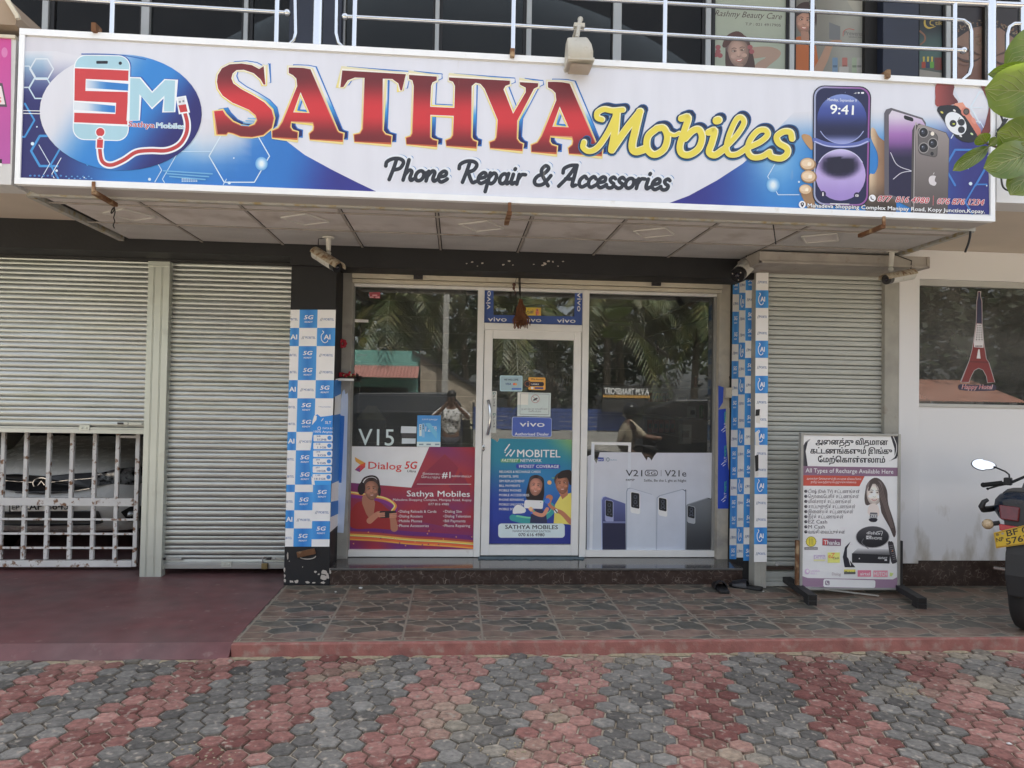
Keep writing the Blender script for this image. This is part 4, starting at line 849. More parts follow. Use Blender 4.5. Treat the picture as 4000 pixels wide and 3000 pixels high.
# ------------------------------------------------------------------ posters and stickers
def tam(s):                                        # put the vowel signs that stand before their letter in front of it
    o = ''; i = 0
    while i < len(s):
        c = s[i]; n_ = s[i+1] if i+1 < len(s) else ''
        if n_ in '\u0bc6\u0bc7\u0bc8' and n_: o += n_+c; i += 2
        elif n_ and n_ in '\u0bca\u0bcb': o += {'\u0bca': '\u0bc6', '\u0bcb': '\u0bc7'}[n_]+c+'\u0bbe'; i += 2
        else: o += c; i += 1
    return o
def poster(name, label, cat, loc, group=None): return thing(name, label, cat, loc, group)
def portrait(a, cx, cy, w, skin, hair, shirt, tilt=0, longh=True, male=False, sh=True):
    """head and shoulders; w = face width"""
    dk = tuple(v*.72 for v in skin); lt = tuple(min(255, v*1.1) for v in skin); h = w*1.32
    r = lambda dx, dy: (cx+(dx*cos(tilt)-dy*sin(tilt))*w, cy+(dx*sin(tilt)+dy*cos(tilt))*w)
    if longh: a.poly([r(-.62, -.2), r(-.5, -.75), r(0, -.95), r(.5, -.75), r(.64, -.2), r(.72, .7), r(.5, 1.15), r(-.5, 1.1), r(-.7, .6)], hair, smooth=4)
    if sh: a.poly([r(-.24, .5), r(.24, .5), r(.3, .85), r(1.0, 1.15), r(1.2, 2.2), r(-1.2, 2.2), r(-1.0, 1.15), r(-.3, .85)], shirt, smooth=3).poly([r(-.22, .45), r(.22, .45), r(.3, .9), r(0, 1.35), r(-.3, .9)], dk, smooth=2)
    X0, Y0_ = a.T(r(-.06, -.1)); kk = a.tr[2]/w
    def fcol(x, y): q = math.hypot((x-X0)*kk*1.15, (y-Y0_)*kk*.8); return mixc(mixc(lt, skin, sst(.0, .3, q)), dk, sst(.28, .62, q))
    a.poly([r(-.5, -.25), r(-.38, -.65), r(0, -.78), r(.38, -.65), r(.5, -.25), r(.46, .2), r(.28, .55), r(0, .7), r(-.28, .55), r(-.46, .2)], fcol, smooth=4, cut=(9, 11))
    hl = lambda x, y: mixc(hair, tuple(v+26 for v in hair), .5+.5*sin((x-X0)*kk*9+(y-Y0_)*kk*3))
    a.poly([r(-.53, -.1), r(-.56, -.55), r(-.25, -.9), r(.25, -.9), r(.56, -.55), r(.54, -.1), r(.45, -.42), r(.18, -.66), r(-.2, -.66), r(-.44, -.42)], hl, smooth=3, cut=(12, 1))
    for q in (-1, 1):
        a.ell(*r(q*.21, -.15), w*.14, w*.075, mixc(skin, dk, .55), n=14)
        a.stroke([r(q*.33, -.25), r(q*.2, -.29), r(q*.08, -.25)], [w*.02, w*.045, w*.03], mixc(hair, skin, .25))
        a.ell(*r(q*.21, -.14), w*.085, w*.034, (60, 42, 38), n=10).ell(*r(q*.25, -.145), w*.03, w*.018, (196, 180, 168), n=8)
        a.ell(*r(q*.27, .12), w*.13, w*.1, mixc(skin, lt, .6), n=14)
    a.ell(*r(.0, .02), w*.045, w*.15, lt, n=12).stroke([r(-.08, .13), r(0, .17), r(.08, .13)], w*.03, mixc(skin, dk, .9), 3)
    a.poly([r(-.19, .3), r(-.06, .275), r(0, .285), r(.06, .275), r(.19, .3), r(.09, .39), r(0, .41), r(-.09, .39)], mixc((140, 72, 66), skin, .25), smooth=2).poly([r(-.13, .31), r(0, .315), r(.13, .31), r(.06, .355), r(-.06, .355)], mixc((214, 204, 198), skin, .25), smooth=2).ell(*r(0, .56), w*.16, w*.06, mixc(skin, dk, .5), n=12)
    return a
YP = YG-.0035; KP = 1.75
# red phone network poster on the left pane
P_ = poster('window_poster', 'large red and white network poster with a headphone woman low on the left window', 'poster', at(1600, 1950, YP))
a = Art(YP, KP).crop(1000, 1600, 2.0735)
def dg_(x, y):
    X_, Y_ = (x-1000)*2.0735, (y-1600)*2.0735
    n_ = .5+.5*sin(X_*.011+1.5*sin(Y_*.008))*cos(Y_*.012-.7); c = mixc((134, 40, 52), (98, 42, 92), n_); c = mixc(c, (150, 52, 44), .7*math.exp(-((X_-1450)/330)**2-((Y_-560)/200)**2))
    return mixc(c, (84, 34, 92), .6*sst(930, 1140, Y_)*(.5+.5*cos(X_*.016)))
a.poly([(770, 297), (1775, 305), (1757, 1142), (745, 1135)], dg_, cut=(26, 22))
for q in ([(1250, 640), (1400, 480), (1530, 360), (1640, 470)], [(1300, 900), (1450, 700), (1600, 820)], [(1560, 620), (1660, 500), (1740, 640)]): a.poly(q+[(q[-1][0]-60, q[-1][1]+130)], (118, 40, 58))
a.poly([(770, 297), (1403, 303), (1258, 632), (762, 592)], (206, 207, 210))
for off, w_, c in ((-46, 30, (88, 36, 96)), (-14, 18, (150, 62, 56)), (0, 12, (222, 150, 70)), (10, 7, (240, 196, 110)), (26, 20, (186, 88, 52)), (40, 12, (212, 130, 60))): a.stroke([(748, 1010+off), (980, 1022+off), (1250, 1048+off), (1500, 1062+off), (1757, 1082+off)], w_, c)
for pts, w_, c in (([(765, 690), (900, 705), (1040, 735), (1120, 790), (1110, 830)], 46, (110, 44, 110)), ([(765, 672), (900, 692), (1050, 722), (1128, 775), (1100, 828)], 24, (212, 120, 60)), ([(765, 668), (900, 688), (1050, 718), (1120, 772), (1100, 815)], 9, (244, 205, 120))): a.stroke(pts, w_, c)
q = random.Random(3)
for k in range(26): x, y = q.uniform(770, 1745), q.uniform(960, 1110); a.poly([(x, y), (x+12, y-7), (x+12, y+7)], (214, 130, 80) if k % 2 else (80, 32, 80))
# woman with headphones and phone
a.poly([(780, 960), (760, 860), (800, 770), (860, 740), (980, 740), (1060, 800), (1140, 880), (1130, 968), (960, 962)], (132, 38, 40), smooth=3)
a.poly([(872, 690), (930, 690), (965, 760), (930, 900), (860, 760)], (150, 100, 80), smooth=2)
portrait(a, 936, 655, 112, (150, 104, 84), (40, 27, 25), (130, 38, 40), tilt=-.06, longh=False, sh=False)
a.ell(855, 640, 30, 52, (34, 26, 28), rot=.1).ell(1000, 660, 12, 40, (34, 26, 28)).stroke([(850, 600), (880, 555), (940, 538), (985, 560), (1000, 625)], 14, (40, 30, 30))
a.stroke([(800, 880), (870, 930), (960, 900), (1000, 850)], 46, (132, 38, 40)); a.stroke([(920, 900), (980, 850), (1010, 835)], [50, 44, 30], (164, 112, 90)); a.stroke([(1120, 960), (1110, 890), (1095, 860)], [60, 50, 40], (150, 100, 80))
a.rrect([(1000, 822), (1135, 818), (1132, 872), (1005, 880)], 10, (34, 30, 34))
for k in range(3): a.stroke([(985+k*6, 842+k*12), (1040, 838+k*13)], 11, (170, 118, 96), 0)
for k in range(3): a.stroke([(1135, 842+k*13), (1085, 846+k*12)], 11, (170, 118, 96), 0)
a.poly([(800, 384), (887, 432), (845, 446), (808, 420)], (222, 138, 60)).poly([(845, 446), (887, 430), (884, 470), (840, 452)], (206, 74, 50)).poly([(838, 450), (884, 466), (840, 506), (800, 488)], (176, 60, 70)).poly([(800, 488), (840, 470), (842, 505)], (110, 60, 110))
a.text('Dialog', (910, 478), (1178, 488), 56, (176, 62, 58), bold=.012).text('5G', (1205, 478), (1305, 480), 58, (172, 40, 40), bold=.02, shear=.2).text('Ultra', (1225, 506), (1295, 508), 18, (60, 56, 58), bold=.01, shear=.2)
a.text(tam('இலங்கையை'), (1350, 526), (1492, 530), 16, (222, 216, 214)).text(tam('வேகப்படுத்தும்'), (1338, 552), (1490, 558), 16, (222, 216, 214)).text('#1', (1506, 551), (1574, 553), 48, (228, 224, 222), bold=.02).text(tam('வலையமைப்பு'), (1584, 545), (1745, 549), 17, (222, 216, 214))
a.stroke([(1305, 603), (1741, 604)], 3.5, (206, 190, 190), 0)
a.text('Sathya Mobiles', (1222, 702), (1732, 706), 46, (226, 222, 222), bold=.014).text('Mahadeva Shopping Complex, Manipay Road, Kopay.', (1110, 738), (1750, 741), 18, (220, 212, 212)).text('077 816 4980', (1397, 774), (1562, 775), 18, (220, 212, 212))
for k, (l_, r_) in enumerate((('Dialog Reloads & Cards', 'Dialog Sim'), ('Dialog Routers', 'Dialog Television'), ('Mobile Phones', 'Bill Payments'), ('Phone Accessories', 'Phone Repairing'))):
    y = 834+k*38.6; wl_ = (296, 186, 183, 238)[k]; wr_ = (135, 209, 167, 206)[k]; x0 = 1165-k*1.2; x1 = 1531-k*1
    a.text(l_, (x0, y), (x0+wl_, y+1), 21, (222, 214, 214), bold=.004).text(r_, (x1, y), (x1+wr_, y+1), 21, (222, 214, 214), bold=.004)
    for xx in (x0-13, x1-14): a.poly([(xx, y-14), (xx+8, y-10), (xx, y-6)], (222, 190, 180))
a.build('print', m_print, P_)
# blue network poster on the door
P_ = poster('door_poster', 'blue green network poster with two smiling people on the lower door glass', 'poster', at(2075, 1930, YP))
a = Art(YP, KP).crop(1800, 1600, 2.37)
def mb_(x, y):
    X_, Y_ = (x-1800)*2.37, (y-1600)*2.37
    c = mixc((36, 110, 130), (34, 52, 128), sst(420, 900, Y_)); c = mixc(c, (122, 150, 86), .9*sst(700, 1080, X_-(Y_-270)*.9)*sst(620, 300, Y_)); c = mixc(c, (44, 120, 170), .6*math.exp(-((X_-760)/300)**2-((Y_-700)/220)**2)); return mixc(c, (36, 44, 112), sst(950, 1200, Y_))
a.poly([(300, 270), (340, 300), (358, 268), (1027, 278), (1020, 1242), (262, 1240), (275, 268)], mb_, cut=(18, 24))
a.stroke([(480, 1000), (600, 1030), (760, 1010), (860, 920), (800, 850), (740, 850)], [60, 50, 50, 40, 24, 10], (52, 128, 130)).stroke([(520, 985), (660, 1000), (800, 960), (850, 900)], [18, 14, 10, 6], (96, 170, 130))
a.poly([(640, 1050), (650, 960), (720, 890), (790, 960), (800, 1050)], (40, 44, 70))
portrait(a, 694, 716, 118, (164, 114, 98), (36, 28, 30), (60, 60, 70), tilt=.12, sh=False)
a.poly([(860, 1052), (872, 880), (920, 800), (1022, 770), (1022, 1070), (1000, 1062)], (206, 178, 90), smooth=0); a.poly([(905, 760), (990, 740), (990, 790), (940, 830)], (150, 98, 74))
portrait(a, 938, 696, 122, (146, 98, 78), (34, 26, 26), (206, 178, 90), tilt=-.08, longh=False, sh=False); a.poly([(900, 640), (910, 585), (960, 560), (1024, 570), (1024, 690), (1005, 690), (985, 630)], (34, 26, 26), smooth=3)
a.stroke([(1015, 1040), (940, 960), (880, 930), (820, 880), (830, 830)], [46, 40, 34, 28, 30], (158, 102, 78)).ell(820, 815, 32, 28, (158, 102, 78)).ell(880, 940, 18, 20, (220, 218, 210)).stroke([(868, 925), (892, 955)], 10, (60, 50, 44), 0)
a.stroke([(640, 915), (690, 960), (760, 975), (800, 920)], 34, (176, 122, 100)); a.rrect([(592, 836), (765, 842), (758, 920), (584, 912)], 14, (214, 214, 218)).ell(740, 858, 4, 4, (60, 60, 66), n=6)
a.poly([(480, 960), (495, 900), (540, 880), (600, 920), (590, 955), (520, 962)], (190, 205, 205), smooth=2)
for x, y, r_, c in ((820, 675, 20, (200, 150, 100)), (648, 918, 18, (206, 160, 120)), (800, 845, 26, (60, 96, 170)), (656, 955, 10, (60, 96, 170)), (678, 938, 8, (60, 150, 110))): a.ell(x, y, r_, r_, c)
a.rect(842, 629, 870, 636, (110, 150, 60))
for q in ([(410, 378), (450, 322)], [(420, 428), (466, 374)], [(462, 432), (498, 378)]): a.stroke(q, 11, (206, 212, 214), 0)
for x, y in ((410, 395), (460, 372), (455, 420)): a.ell(x, y, 6, 6, (206, 212, 214), n=8)
a.text('MOBITEL', (522, 438), (920, 442), 68, (206, 210, 212), bold=.014)
a.rbox(366, 454, 560, 490, 16, (70, 130, 90)); a.text('FASTEST', (378, 484), (535, 485), 28, (206, 216, 190), bold=.008, shear=.2).text('NETWORK', (552, 485), (748, 486), 28, (212, 216, 216), bold=.012)
a.rrect([(510, 502), (922, 506), (920, 550), (508, 546)], 22, (44, 60, 140)); a.text('WIDEST', (538, 538), (682, 539), 28, (212, 216, 222), bold=.008, shear=.2).text('COVERAGE', (698, 539), (908, 541), 28, (212, 216, 222), bold=.012)
for k, (t_, w_) in enumerate((('RELOADS & RECHARGE CARDS', 380), ('MOBITEL SIMS', 176), ('SIM REPLACEMENT', 233), ('BILL PAYMENTS', 191), ('MOBILE PHONES', 203), ('MOBILE ACCESSORIES', 277), ('PHONE REPAIRING', 228), ('MOBILE UNLOCKING', 253), ('MOBILE SOFTWARE', 240))): a.text(t_, (358-k*.5, 585+k*43.2), (358-k*.5+w_, 586+k*43.2), 21, (210, 214, 220), bold=.008)
a.rbox(346, 1054, 962, 1186, 30, (176, 188, 206)); a.text('SATHYA MOBILES', (411, 1103), (898, 1106), 36, (30, 34, 44), bold=.02).text('MANIPAY ROAD KOPAY JUNCTION', (480, 1134), (828, 1136), 19, (50, 56, 70)).text('070 616 4980', (534, 1171), (774, 1172), 28, (30, 34, 44), bold=.012)
a.build('print', m_print, P_)
# pale phone poster on the right pane
P_ = poster('window_poster', 'torn pale grey poster of four phone backs low on the right window', 'poster', at(2540, 1960, YP))
a = Art(YP, KP).crop(2250, 1600, 2.0735)
a.poly([(92, 378), (112, 368), (132, 366), (146, 402), (165, 438), (178, 400), (192, 345), (530, 347), (548, 376), (572, 412), (582, 384), (598, 392), (612, 412), (632, 376), (655, 350), (1117, 350), (1100, 1148), (85, 1143)], lambda x, y: mixc((172, 174, 182), (158, 164, 174), sst(1750, 2150, y)), cut=(1, 6))
for q, c in (([(125, 275), (150, 275), (132, 1140), (108, 1140)], (180, 184, 190)), ([(422, 350), (446, 350), (436, 1140), (412, 1140)], (176, 180, 188))): a.poly(q, c)
def phone(pts, c1, c2, edge, cam, lens=(28, 30, 34)):
    y0, y1 = min(p[1] for p in pts)/2.0735+1600, 1143/2.0735+1600
    a.poly([(p[0]-7, p[1]-5) for p in pts]+[], edge); a.poly(pts, lambda x, y: mixc(c1, c2, sst(y0, y1, y)), cut=(1, 8)); x0, y0_, x1, y1_ = cam
    a.rrect([(x0-5, y0_-5), (x1+6, y0_+8), (x1+6, y1_+58), (x0-5, y1_+44)], 16, mixc(c1, (230, 232, 236), .35)); a.rrect([(x0, y0_), (x1, y0_+12), (x1, y1_+14), (x0, y1_)], 10, lens)
    for dy in (.28, .62): a.ell(x0+(x1-x0)*.52, y0_+(y1_-y0_)*dy+6, 15, 17, (58, 62, 72)).ell(x0+(x1-x0)*.5, y0_+(y1_-y0_)*dy+4, 7, 8, (14, 14, 18))
    for dx in (.3, .75): a.ell(x0+(x1-x0)*dx, y1_-12, 6, 6, (70, 74, 84), n=8)
phone([(214, 1143), (210, 735), (220, 712), (240, 706), (400, 762), (404, 1146)], (78, 84, 128), (30, 34, 60), (140, 150, 180), (240, 732, 298, 860))
a.rect(218, 905, 400, 918, (100, 106, 140)).poly([(220, 918), (402, 924), (402, 1144), (214, 1142)], (34, 36, 58))
phone([(412, 1144), (414, 665), (424, 642), (445, 638), (620, 690), (640, 712), (642, 1146)], (170, 174, 184), (164, 170, 180), (122, 132, 148), (446, 668, 513, 790))
phone([(886, 1147), (890, 680), (882, 656), (868, 648), (680, 700), (660, 718), (655, 1146)], (168, 172, 182), (160, 166, 178), (132, 140, 154), (671, 712, 733, 812))
a.stroke([(866, 648), (884, 660), (889, 690), (885, 1146)], 6, (70, 78, 92))
phone([(1094, 1148), (1096, 745), (1088, 722), (1070, 718), (905, 772), (896, 790), (892, 1147)], (96, 100, 104), (44, 46, 50), (120, 126, 132), (905, 778, 960, 870)); a.stroke([(1070, 718), (1090, 726), (1097, 760), (1092, 1148)], 6, (48, 50, 56))
a.text('V21', (402, 538), (536, 540), 50, (46, 48, 56), bold=.006).rbox(557, 488, 662, 539, 22, (46, 48, 56)).rbox(563, 494, 656, 533, 18, (172, 174, 182)).text('5G', (574, 527), (643, 528), 26, (46, 48, 56), bold=.02).stroke([(689, 490), (689, 538)], 3, (80, 80, 90), 0).text('V21e', (718, 540), (893, 542), 50, (46, 48, 56), bold=.006)
a.text('44MP', (401, 578), (474, 579), 18, (60, 62, 70), bold=.008).text('Selfie, Be the L ght at Night', (550, 583), (893, 585), 20, (60, 62, 70), bold=.008)
a.poly([(176, 386), (224, 388), (224, 418), (180, 418)], (50, 66, 130)).text('vo', (178, 411), (216, 411), 16, (222, 224, 230), bold=.01).stroke([(235, 388), (235, 418)], 2, (130, 130, 140), 0).stroke(ring_pts(258, 404, 11, 14, 10), 5, (90, 110, 120)).text('EURO', (280, 412), (330, 413), 10, (90, 130, 150))
a.build('print', m_print, P_)
# white frame behind the torn edge
P_ = poster('window_sticker', 'white rectangular frame sticker behind the torn top of the pale phone poster', 'sticker', at(2390, 1740, YP))
a = Art(YP, KP).crop(2250, 1600, 2.0735); a.poly([(126, 262), (447, 266), (445, 345), (422, 345), (423, 290), (150, 284), (147, 400), (122, 366)], (196, 198, 200)); a.build('print', m_print, P_)
# V15, price cards and small notices on the left pane
P_ = poster('window_lettering', 'white V15 lettering on the left shop window above the red poster', 'lettering', at(1470, 1710, YP))
a = Art(YP, KP).crop(1000, 1600, 2.0735); a.text('V15', (828, 286), (1116, 291), 130, (176, 188, 186), bold=.004, res=4); a.build('print', m_print, P_)
P_ = poster('window_poster', 'small blue 12GB phone poster on the left window over the red poster', 'poster', at(1675, 1685, YP))
a = Art(YP-.004, KP).crop(1000, 1600, 2.0735)
a.poly([(1307, 46), (1497, 48), (1494, 262), (1303, 260)], lambda x, y: mixc((60, 120, 175), (84, 150, 190), sst(1630, 1720, y)), cut=(1, 6)).poly([(1303, 260), (1494, 262), (1494, 302), (1302, 300)], (176, 190, 198))
a.text(tam('உங்கள் அனைத்து'), (1345, 84), (1470, 86), 12, (190, 210, 225)).text('12', (1372, 176), (1412, 178), 40, (214, 222, 230), bold=.004).text('GB', (1414, 158), (1464, 160), 24, (214, 222, 230), bold=.006).text('RAM', (1414, 176), (1460, 177), 13, (214, 222, 230))
a.rbox(1322, 118, 1342, 215, 5, (180, 200, 220)).rbox(1345, 112, 1366, 225, 5, (120, 160, 190)).rrect([(1368, 112), (1410, 108), (1470, 190), (1462, 238), (1370, 240)][:4], 8, (96, 156, 186))
for k in range(3): a.ell(1332, 130+k*14, 5, 5, (40, 60, 90), n=8).ell(1355, 126+k*14, 5, 5, (30, 40, 60), n=8)
for x in (1320, 1380, 1450): a.rect(x, 276, x+36, 288, (110, 130, 140))
a.build('print', m_print, P_)
for nm, lb, cat, pts, c in (('price_card', 'white price card on the left window beside the V15 lettering', 'card', [(1176, 134), (1300, 138), (1298, 192), (1172, 190)], (176, 182, 186)), ('price_card', 'dark banded price card under the white card on the left window', 'card', [(1182, 232), (1294, 234), (1292, 276), (1180, 276)], (168, 176, 180))):
    P_ = poster(nm, lb, cat, at(1595, 1680, YP)); a = Art(YP, KP).crop(1000, 1600, 2.0735); a.poly(pts, c)
    if pts[0][1] > 200: a.poly([(1180, 198), (1298, 200), (1296, 226), (1182, 226)], (60, 58, 60))
    a.build('print', m_print, P_)
P_ = poster('window_sticker', 'red sticker at the top left of the left shop window', 'sticker', at(1465, 1152, YP)); a = Art(YP, KP).crop(1000, 900, 2.0735)
a.poly([(915, 502), (1006, 500), (1006, 552), (922, 548)], (138, 60, 70)); a.rect(942, 520, 982, 532, (190, 140, 146)).rect(922, 536, 952, 546, (190, 140, 146)).rect(968, 536, 1000, 548, (190, 140, 146)); a.build('print', m_print, P_)
P_ = poster('window_sticker', 'white strip sticker at the left edge of the left shop window', 'sticker', at(1410, 1255, YP)); a = Art(YP, KP).crop(1000, 900, 2.0735); a.poly([(795, 718), (910, 724), (910, 746), (793, 742)], (196, 196, 194)); a.build('print', m_print, P_)
P_ = poster('hanging_poster', 'faded green framed picture behind the left window pane', 'poster', at(1430, 1360, YP+.08)); a = Art(YG+.06, KP*.9).crop(1000, 900, 2.0735)
a.poly([(806, 862), (990, 866), (984, 1064), (798, 1060)], lambda x, y: mixc((150, 158, 140), (96, 120, 96), sst(1350, 1400, y)), cut=(1, 4)).ell(868, 905, 34, 40, (150, 140, 70)).ell(868, 905, 22, 30, (176, 160, 90)); a.poly([(800, 985), (985, 970), (984, 1055), (798, 1052)], (70, 100, 66)).rect(820, 1000, 900, 1020, (130, 60, 56)); a.build('print', m_print, P_)
# transom decal and stickers
P_ = poster('transom_decal', 'blue frame decal with white repeated lettering round the glass above the shop door', 'decal', at(2080, 1190, YP)); a = Art(YP, KP).crop(1800, 1000, 2.37)
BLV = (50, 72, 128)
a.poly([(220, 262), (1148, 288), (1132, 644), (212, 622)], BLV, holes=[[(303, 282), (1058, 304), (1050, 560), (302, 545)]])
WH = (206, 208, 212)
for t_, p, q in (('vivo', (252, 604), (424, 606)), ('vivo', (580, 610), (744, 612)), ('vivo', (890, 616), (1062, 619))): a.text(t_, p, q, 42, WH, bold=.01)
a.text('vivo', (272, 494), (276, 322), 42, WH, bold=.01).text('vivo', (1078, 340), (1078, 514), 42, WH, bold=.01); a.build('print', m_print, P_)
P_ = poster('window_sticker', 'small yellow sticker with dark Tamil writing inside the blue decal above the door', 'sticker', at(2080, 1215, YP)); a = Art(YP, KP).crop(1800, 1000, 2.37)
a.poly([(570, 476), (742, 478), (742, 552), (568, 550)], lambda x, y: mixc((206, 178, 60), (210, 150, 70), (x-2040)/70), cut=(6, 1)).text(tam('த்தன்'), (582, 530), (675, 532), 30, (50, 40, 80), bold=.01).text(tam('இனிய'), (620, 494), (655, 495), 9, (120, 60, 50)).ell(708, 525, 17, 22, (190, 110, 80)).ell(708, 500, 10, 11, (150, 80, 90)).stroke([(700, 548), (706, 520)], 5, (110, 70, 110), 0); a.build('print', m_print, P_)
P_ = poster('door_sticker', 'pale blue card acceptance sticker on the upper door glass', 'sticker', at(1996, 1495, YP)); a = Art(YP, KP).crop(1800, 1000, 2.37)
a.rrect([(362, 1106), (572, 1108), (570, 1254), (362, 1252)], 12, (150, 176, 184)).rrect([(370, 1113), (564, 1115), (562, 1247), (370, 1245)], 9, (134, 156, 164)).text('WE WELCOME', (402, 1153), (532, 1154), 17, (50, 58, 76), bold=.016).text('VISA', (414, 1193), (465, 1194), 18, (40, 60, 110), bold=.02, shear=.15).ell(494, 1186, 11, 11, (190, 70, 60)).ell(509, 1187, 11, 11, (206, 140, 70)).poly([(472, 1222), (560, 1221), (560, 1238), (470, 1238)], (70, 100, 160)); a.build('print', m_print, P_)
P_ = poster('door_sticker', 'orange payment sticker with black round emblem on the upper door glass', 'sticker', at(2092, 1500, YP)); a = Art(YP, KP).crop(1800, 1000, 2.37)
a.rrect([(626, 1122), (784, 1126), (784, 1242), (624, 1238)], 12, (214, 140, 66)).text('We Accept', (650, 1148), (768, 1150), 17, (70, 46, 30), bold=.014).rrect([(600, 1164), (770, 1166), (770, 1206), (600, 1206)], 18, (40, 34, 44)).ell(617, 1184, 33, 34, (34, 30, 38)).stroke(ring_pts(617, 1184, 24, 24, 14), 4, (150, 100, 60)).text('LANKA', (656, 1194), (724, 1195), 16, (216, 210, 206), bold=.012).poly([(684, 1214), (764, 1216), (764, 1232), (684, 1230)], (50, 60, 110)).rbox(650, 1212, 672, 1232, 4, (210, 200, 190)); a.build('print', m_print, P_)
P_ = poster('door_notice', 'white notice with a crossed out slipper taped on the door glass', 'notice', at(2086, 1580, YP)); a = Art(YP-.001, KP).crop(1800, 1000, 2.37)
a.poly([(526, 1262), (834, 1268), (830, 1488), (521, 1482)], (168, 178, 176)).poly([(526, 1262), (626, 1264), (622, 1378), (524, 1376)], (206, 200, 182)); a.stroke([(552, 1275), (818, 1279), (814, 1470), (548, 1464), (552, 1275)], 3, (80, 84, 90), 0).stroke(ring_pts(690, 1322, 36, 36, 18), 6, (150, 120, 120)).stroke([(665, 1298), (714, 1348)], 5, (150, 120, 120), 0).ell(690, 1326, 24, 9, (60, 60, 64), rot=-.5)
a.text(tam('தயவு செய்து காலணிகளை'), (560, 1424), (804, 1424), 15, (90, 92, 100)).text(tam('வெளியே விடவும்'), (628, 1444), (742, 1445), 14, (90, 92, 100)); a.build('print', m_print, P_)
P_ = poster('dealer_sign', 'blue Authorised Dealer sign on the door glass over the service poster', 'sign', at(2080, 1665, YP)); a = Art(YP-.002, KP).crop(1800, 1600, 2.37)
a.rrect([(474, 66), (842, 74), (840, 254), (472, 248)], 18, (150, 160, 186)).rrect([(480, 70), (838, 79), (836, 250), (478, 244)], 16, (62, 82, 148)).text('vivo', (545, 156), (774, 159), 50, (212, 216, 226), bold=.008, res=4).text('Authorised Dealer', (500, 238), (816, 241), 26, (212, 216, 226), bold=.014); a.build('print', m_print, P_)
P_ = poster('push_sticker', 'narrow white strip reading push twice down the left edge of the door glass', 'sticker', at(1930, 1610, YP)); a = Art(YP, KP).crop(1800, 1000, 2.37)
a.poly([(286, 1250), (333, 1251), (326, 1638), (280, 1638)], (170, 172, 168))
for y0 in (1262, 1456):
    a.rbox(298, y0, 322, y0+20, 4, (40, 90, 90)).rbox(304, y0+5, 318, y0+15, 2, (170, 172, 168))
    for k, ch in enumerate('PUSH'): a.text(ch, (300, y0+48+k*28), (318, y0+48+k*28), 20, (44, 46, 50), bold=.014, shear=.15)
a.build('print', m_print, P_)
# checkered wraps on the two pillars
CB, CW, CG = (52, 128, 196), (212, 214, 222), (70, 100, 150)
def checker(a, cols, rows, pat, skip=()):
    """cols: list of (x at top, x at bottom); rows: y breaks; pat[row][col] in W/B plus a mark"""
    y0, y1 = rows[0], rows[-1]
    xx = lambda c, y: c[0]+(c[1]-c[0])*(y-y0)/(y1-y0)
    for r_ in range(len(rows)-1):
        ya, yb = rows[r_], rows[r_+1]
        for c in range(len(cols)-1):
            p = pat[r_][c]
            if p == '.': continue
            q = [(xx(cols[c], ya), ya), (xx(cols[c+1], ya), ya), (xx(cols[c+1], yb), yb), (xx(cols[c], yb), yb)]
            blue = p[0] == 'B'; w_ = q[1][0]-q[0][0]; mx, my = (q[0][0]+q[1][0])/2, (ya+yb)/2
            a.poly(q, (lambda x, y, mx=mx: mixc((44, 112, 184), (66, 142, 204), abs(x-mx)/max(w_, 1)*2)) if blue else CW, cut=(4, 1) if blue else None)
            for m in p[1:].split('+'):
                h = (yb-ya); n_ = 2 if h > 110 else 1
                for k in range(n_):
                    cy = ya+h*(k+.5)/n_
                    if m == '5': a.text('5G', (mx-w_*.26, cy+h/n_*.02), (mx+w_*.26, cy+h/n_*.02), 15, (226, 230, 238), bold=.03, shear=.2).text('READY', (mx-w_*.23, cy+15), (mx+w_*.23, cy+15), 6, (214, 220, 232), bold=.02, shear=.2)
                    if m == 'M':
                        a.text('MOBITEL', (mx-w_*.17, cy+6), (mx+w_*.4, cy+7), 8.5, CG, bold=.012)
                        for d in (0, 5): a.stroke([(mx-w_*.36+d, cy+8), (mx-w_*.29+d, cy-3)], 1.8, (90, 104, 130), 0)
                    if m == 'm': a.text('BITEL', (q[0][0]+1, cy+6), (q[1][0]-w_*.2, cy+6), 8.5, CG, bold=.012)
                    if m == 'A':
                        a.text('AI', (mx-w_*.12, cy+9), (mx+w_*.22, cy+9), 18, (230, 234, 240), bold=.03).stroke([(mx-w_*.2, cy-24), (mx-w_*.14, cy-18), (mx-w_*.27, cy-6), (mx-w_*.25, cy+12), (mx-w_*.1, cy+22), (mx+w_*.06, cy+18), (mx+w_*.08, cy+14)], 3, (230, 234, 240))
                    if m == 'a': a.text('AI', (q[0][0]+2, cy+9), (q[1][0]-w_*.25, cy+9), 18, (230, 234, 240), bold=.03)
P_ = poster('pillar_wrap', 'blue and white checkered paper wrap round the left pillar', 'wrap', at(1215, 1670, Y_PIL)); a = Art(Y_PIL-.002, 1.38)
checker(a, [(1135, 1113), (1171, 1146)], [1210, 1281, 1352, 1485, 1556, 1687, 1759, 1893, 1922, 1993, 2064, 2135], [[x] for x in ('Wm', 'Ba', 'Wm', 'Ba', 'Wm', 'Ba', 'Wm', 'B', 'Wm', 'Ba', 'Wm')])
checker(a, [(1171, 1146), (1241, 1217)], [1210, 1281, 1352, 1485, 1556, 1687, 1759, 1893, 1922, 1993, 2064, 2135], [[x] for x in ('B5', 'WM', 'B5', 'WM', 'B5', 'WM', 'B5', 'W', 'B5', 'WM', 'B5')])
checker(a, [(1241, 1217), (1312, 1287)], [1210, 1281, 1352, 1485, 1556, 1625, 1759, 1893, 1963, 2035, 2106, 2135], [[x] for x in ('WM', 'BA', 'WM', 'B5', 'WM', 'WM', 'B', 'B5', 'WM', 'B5', 'W')])
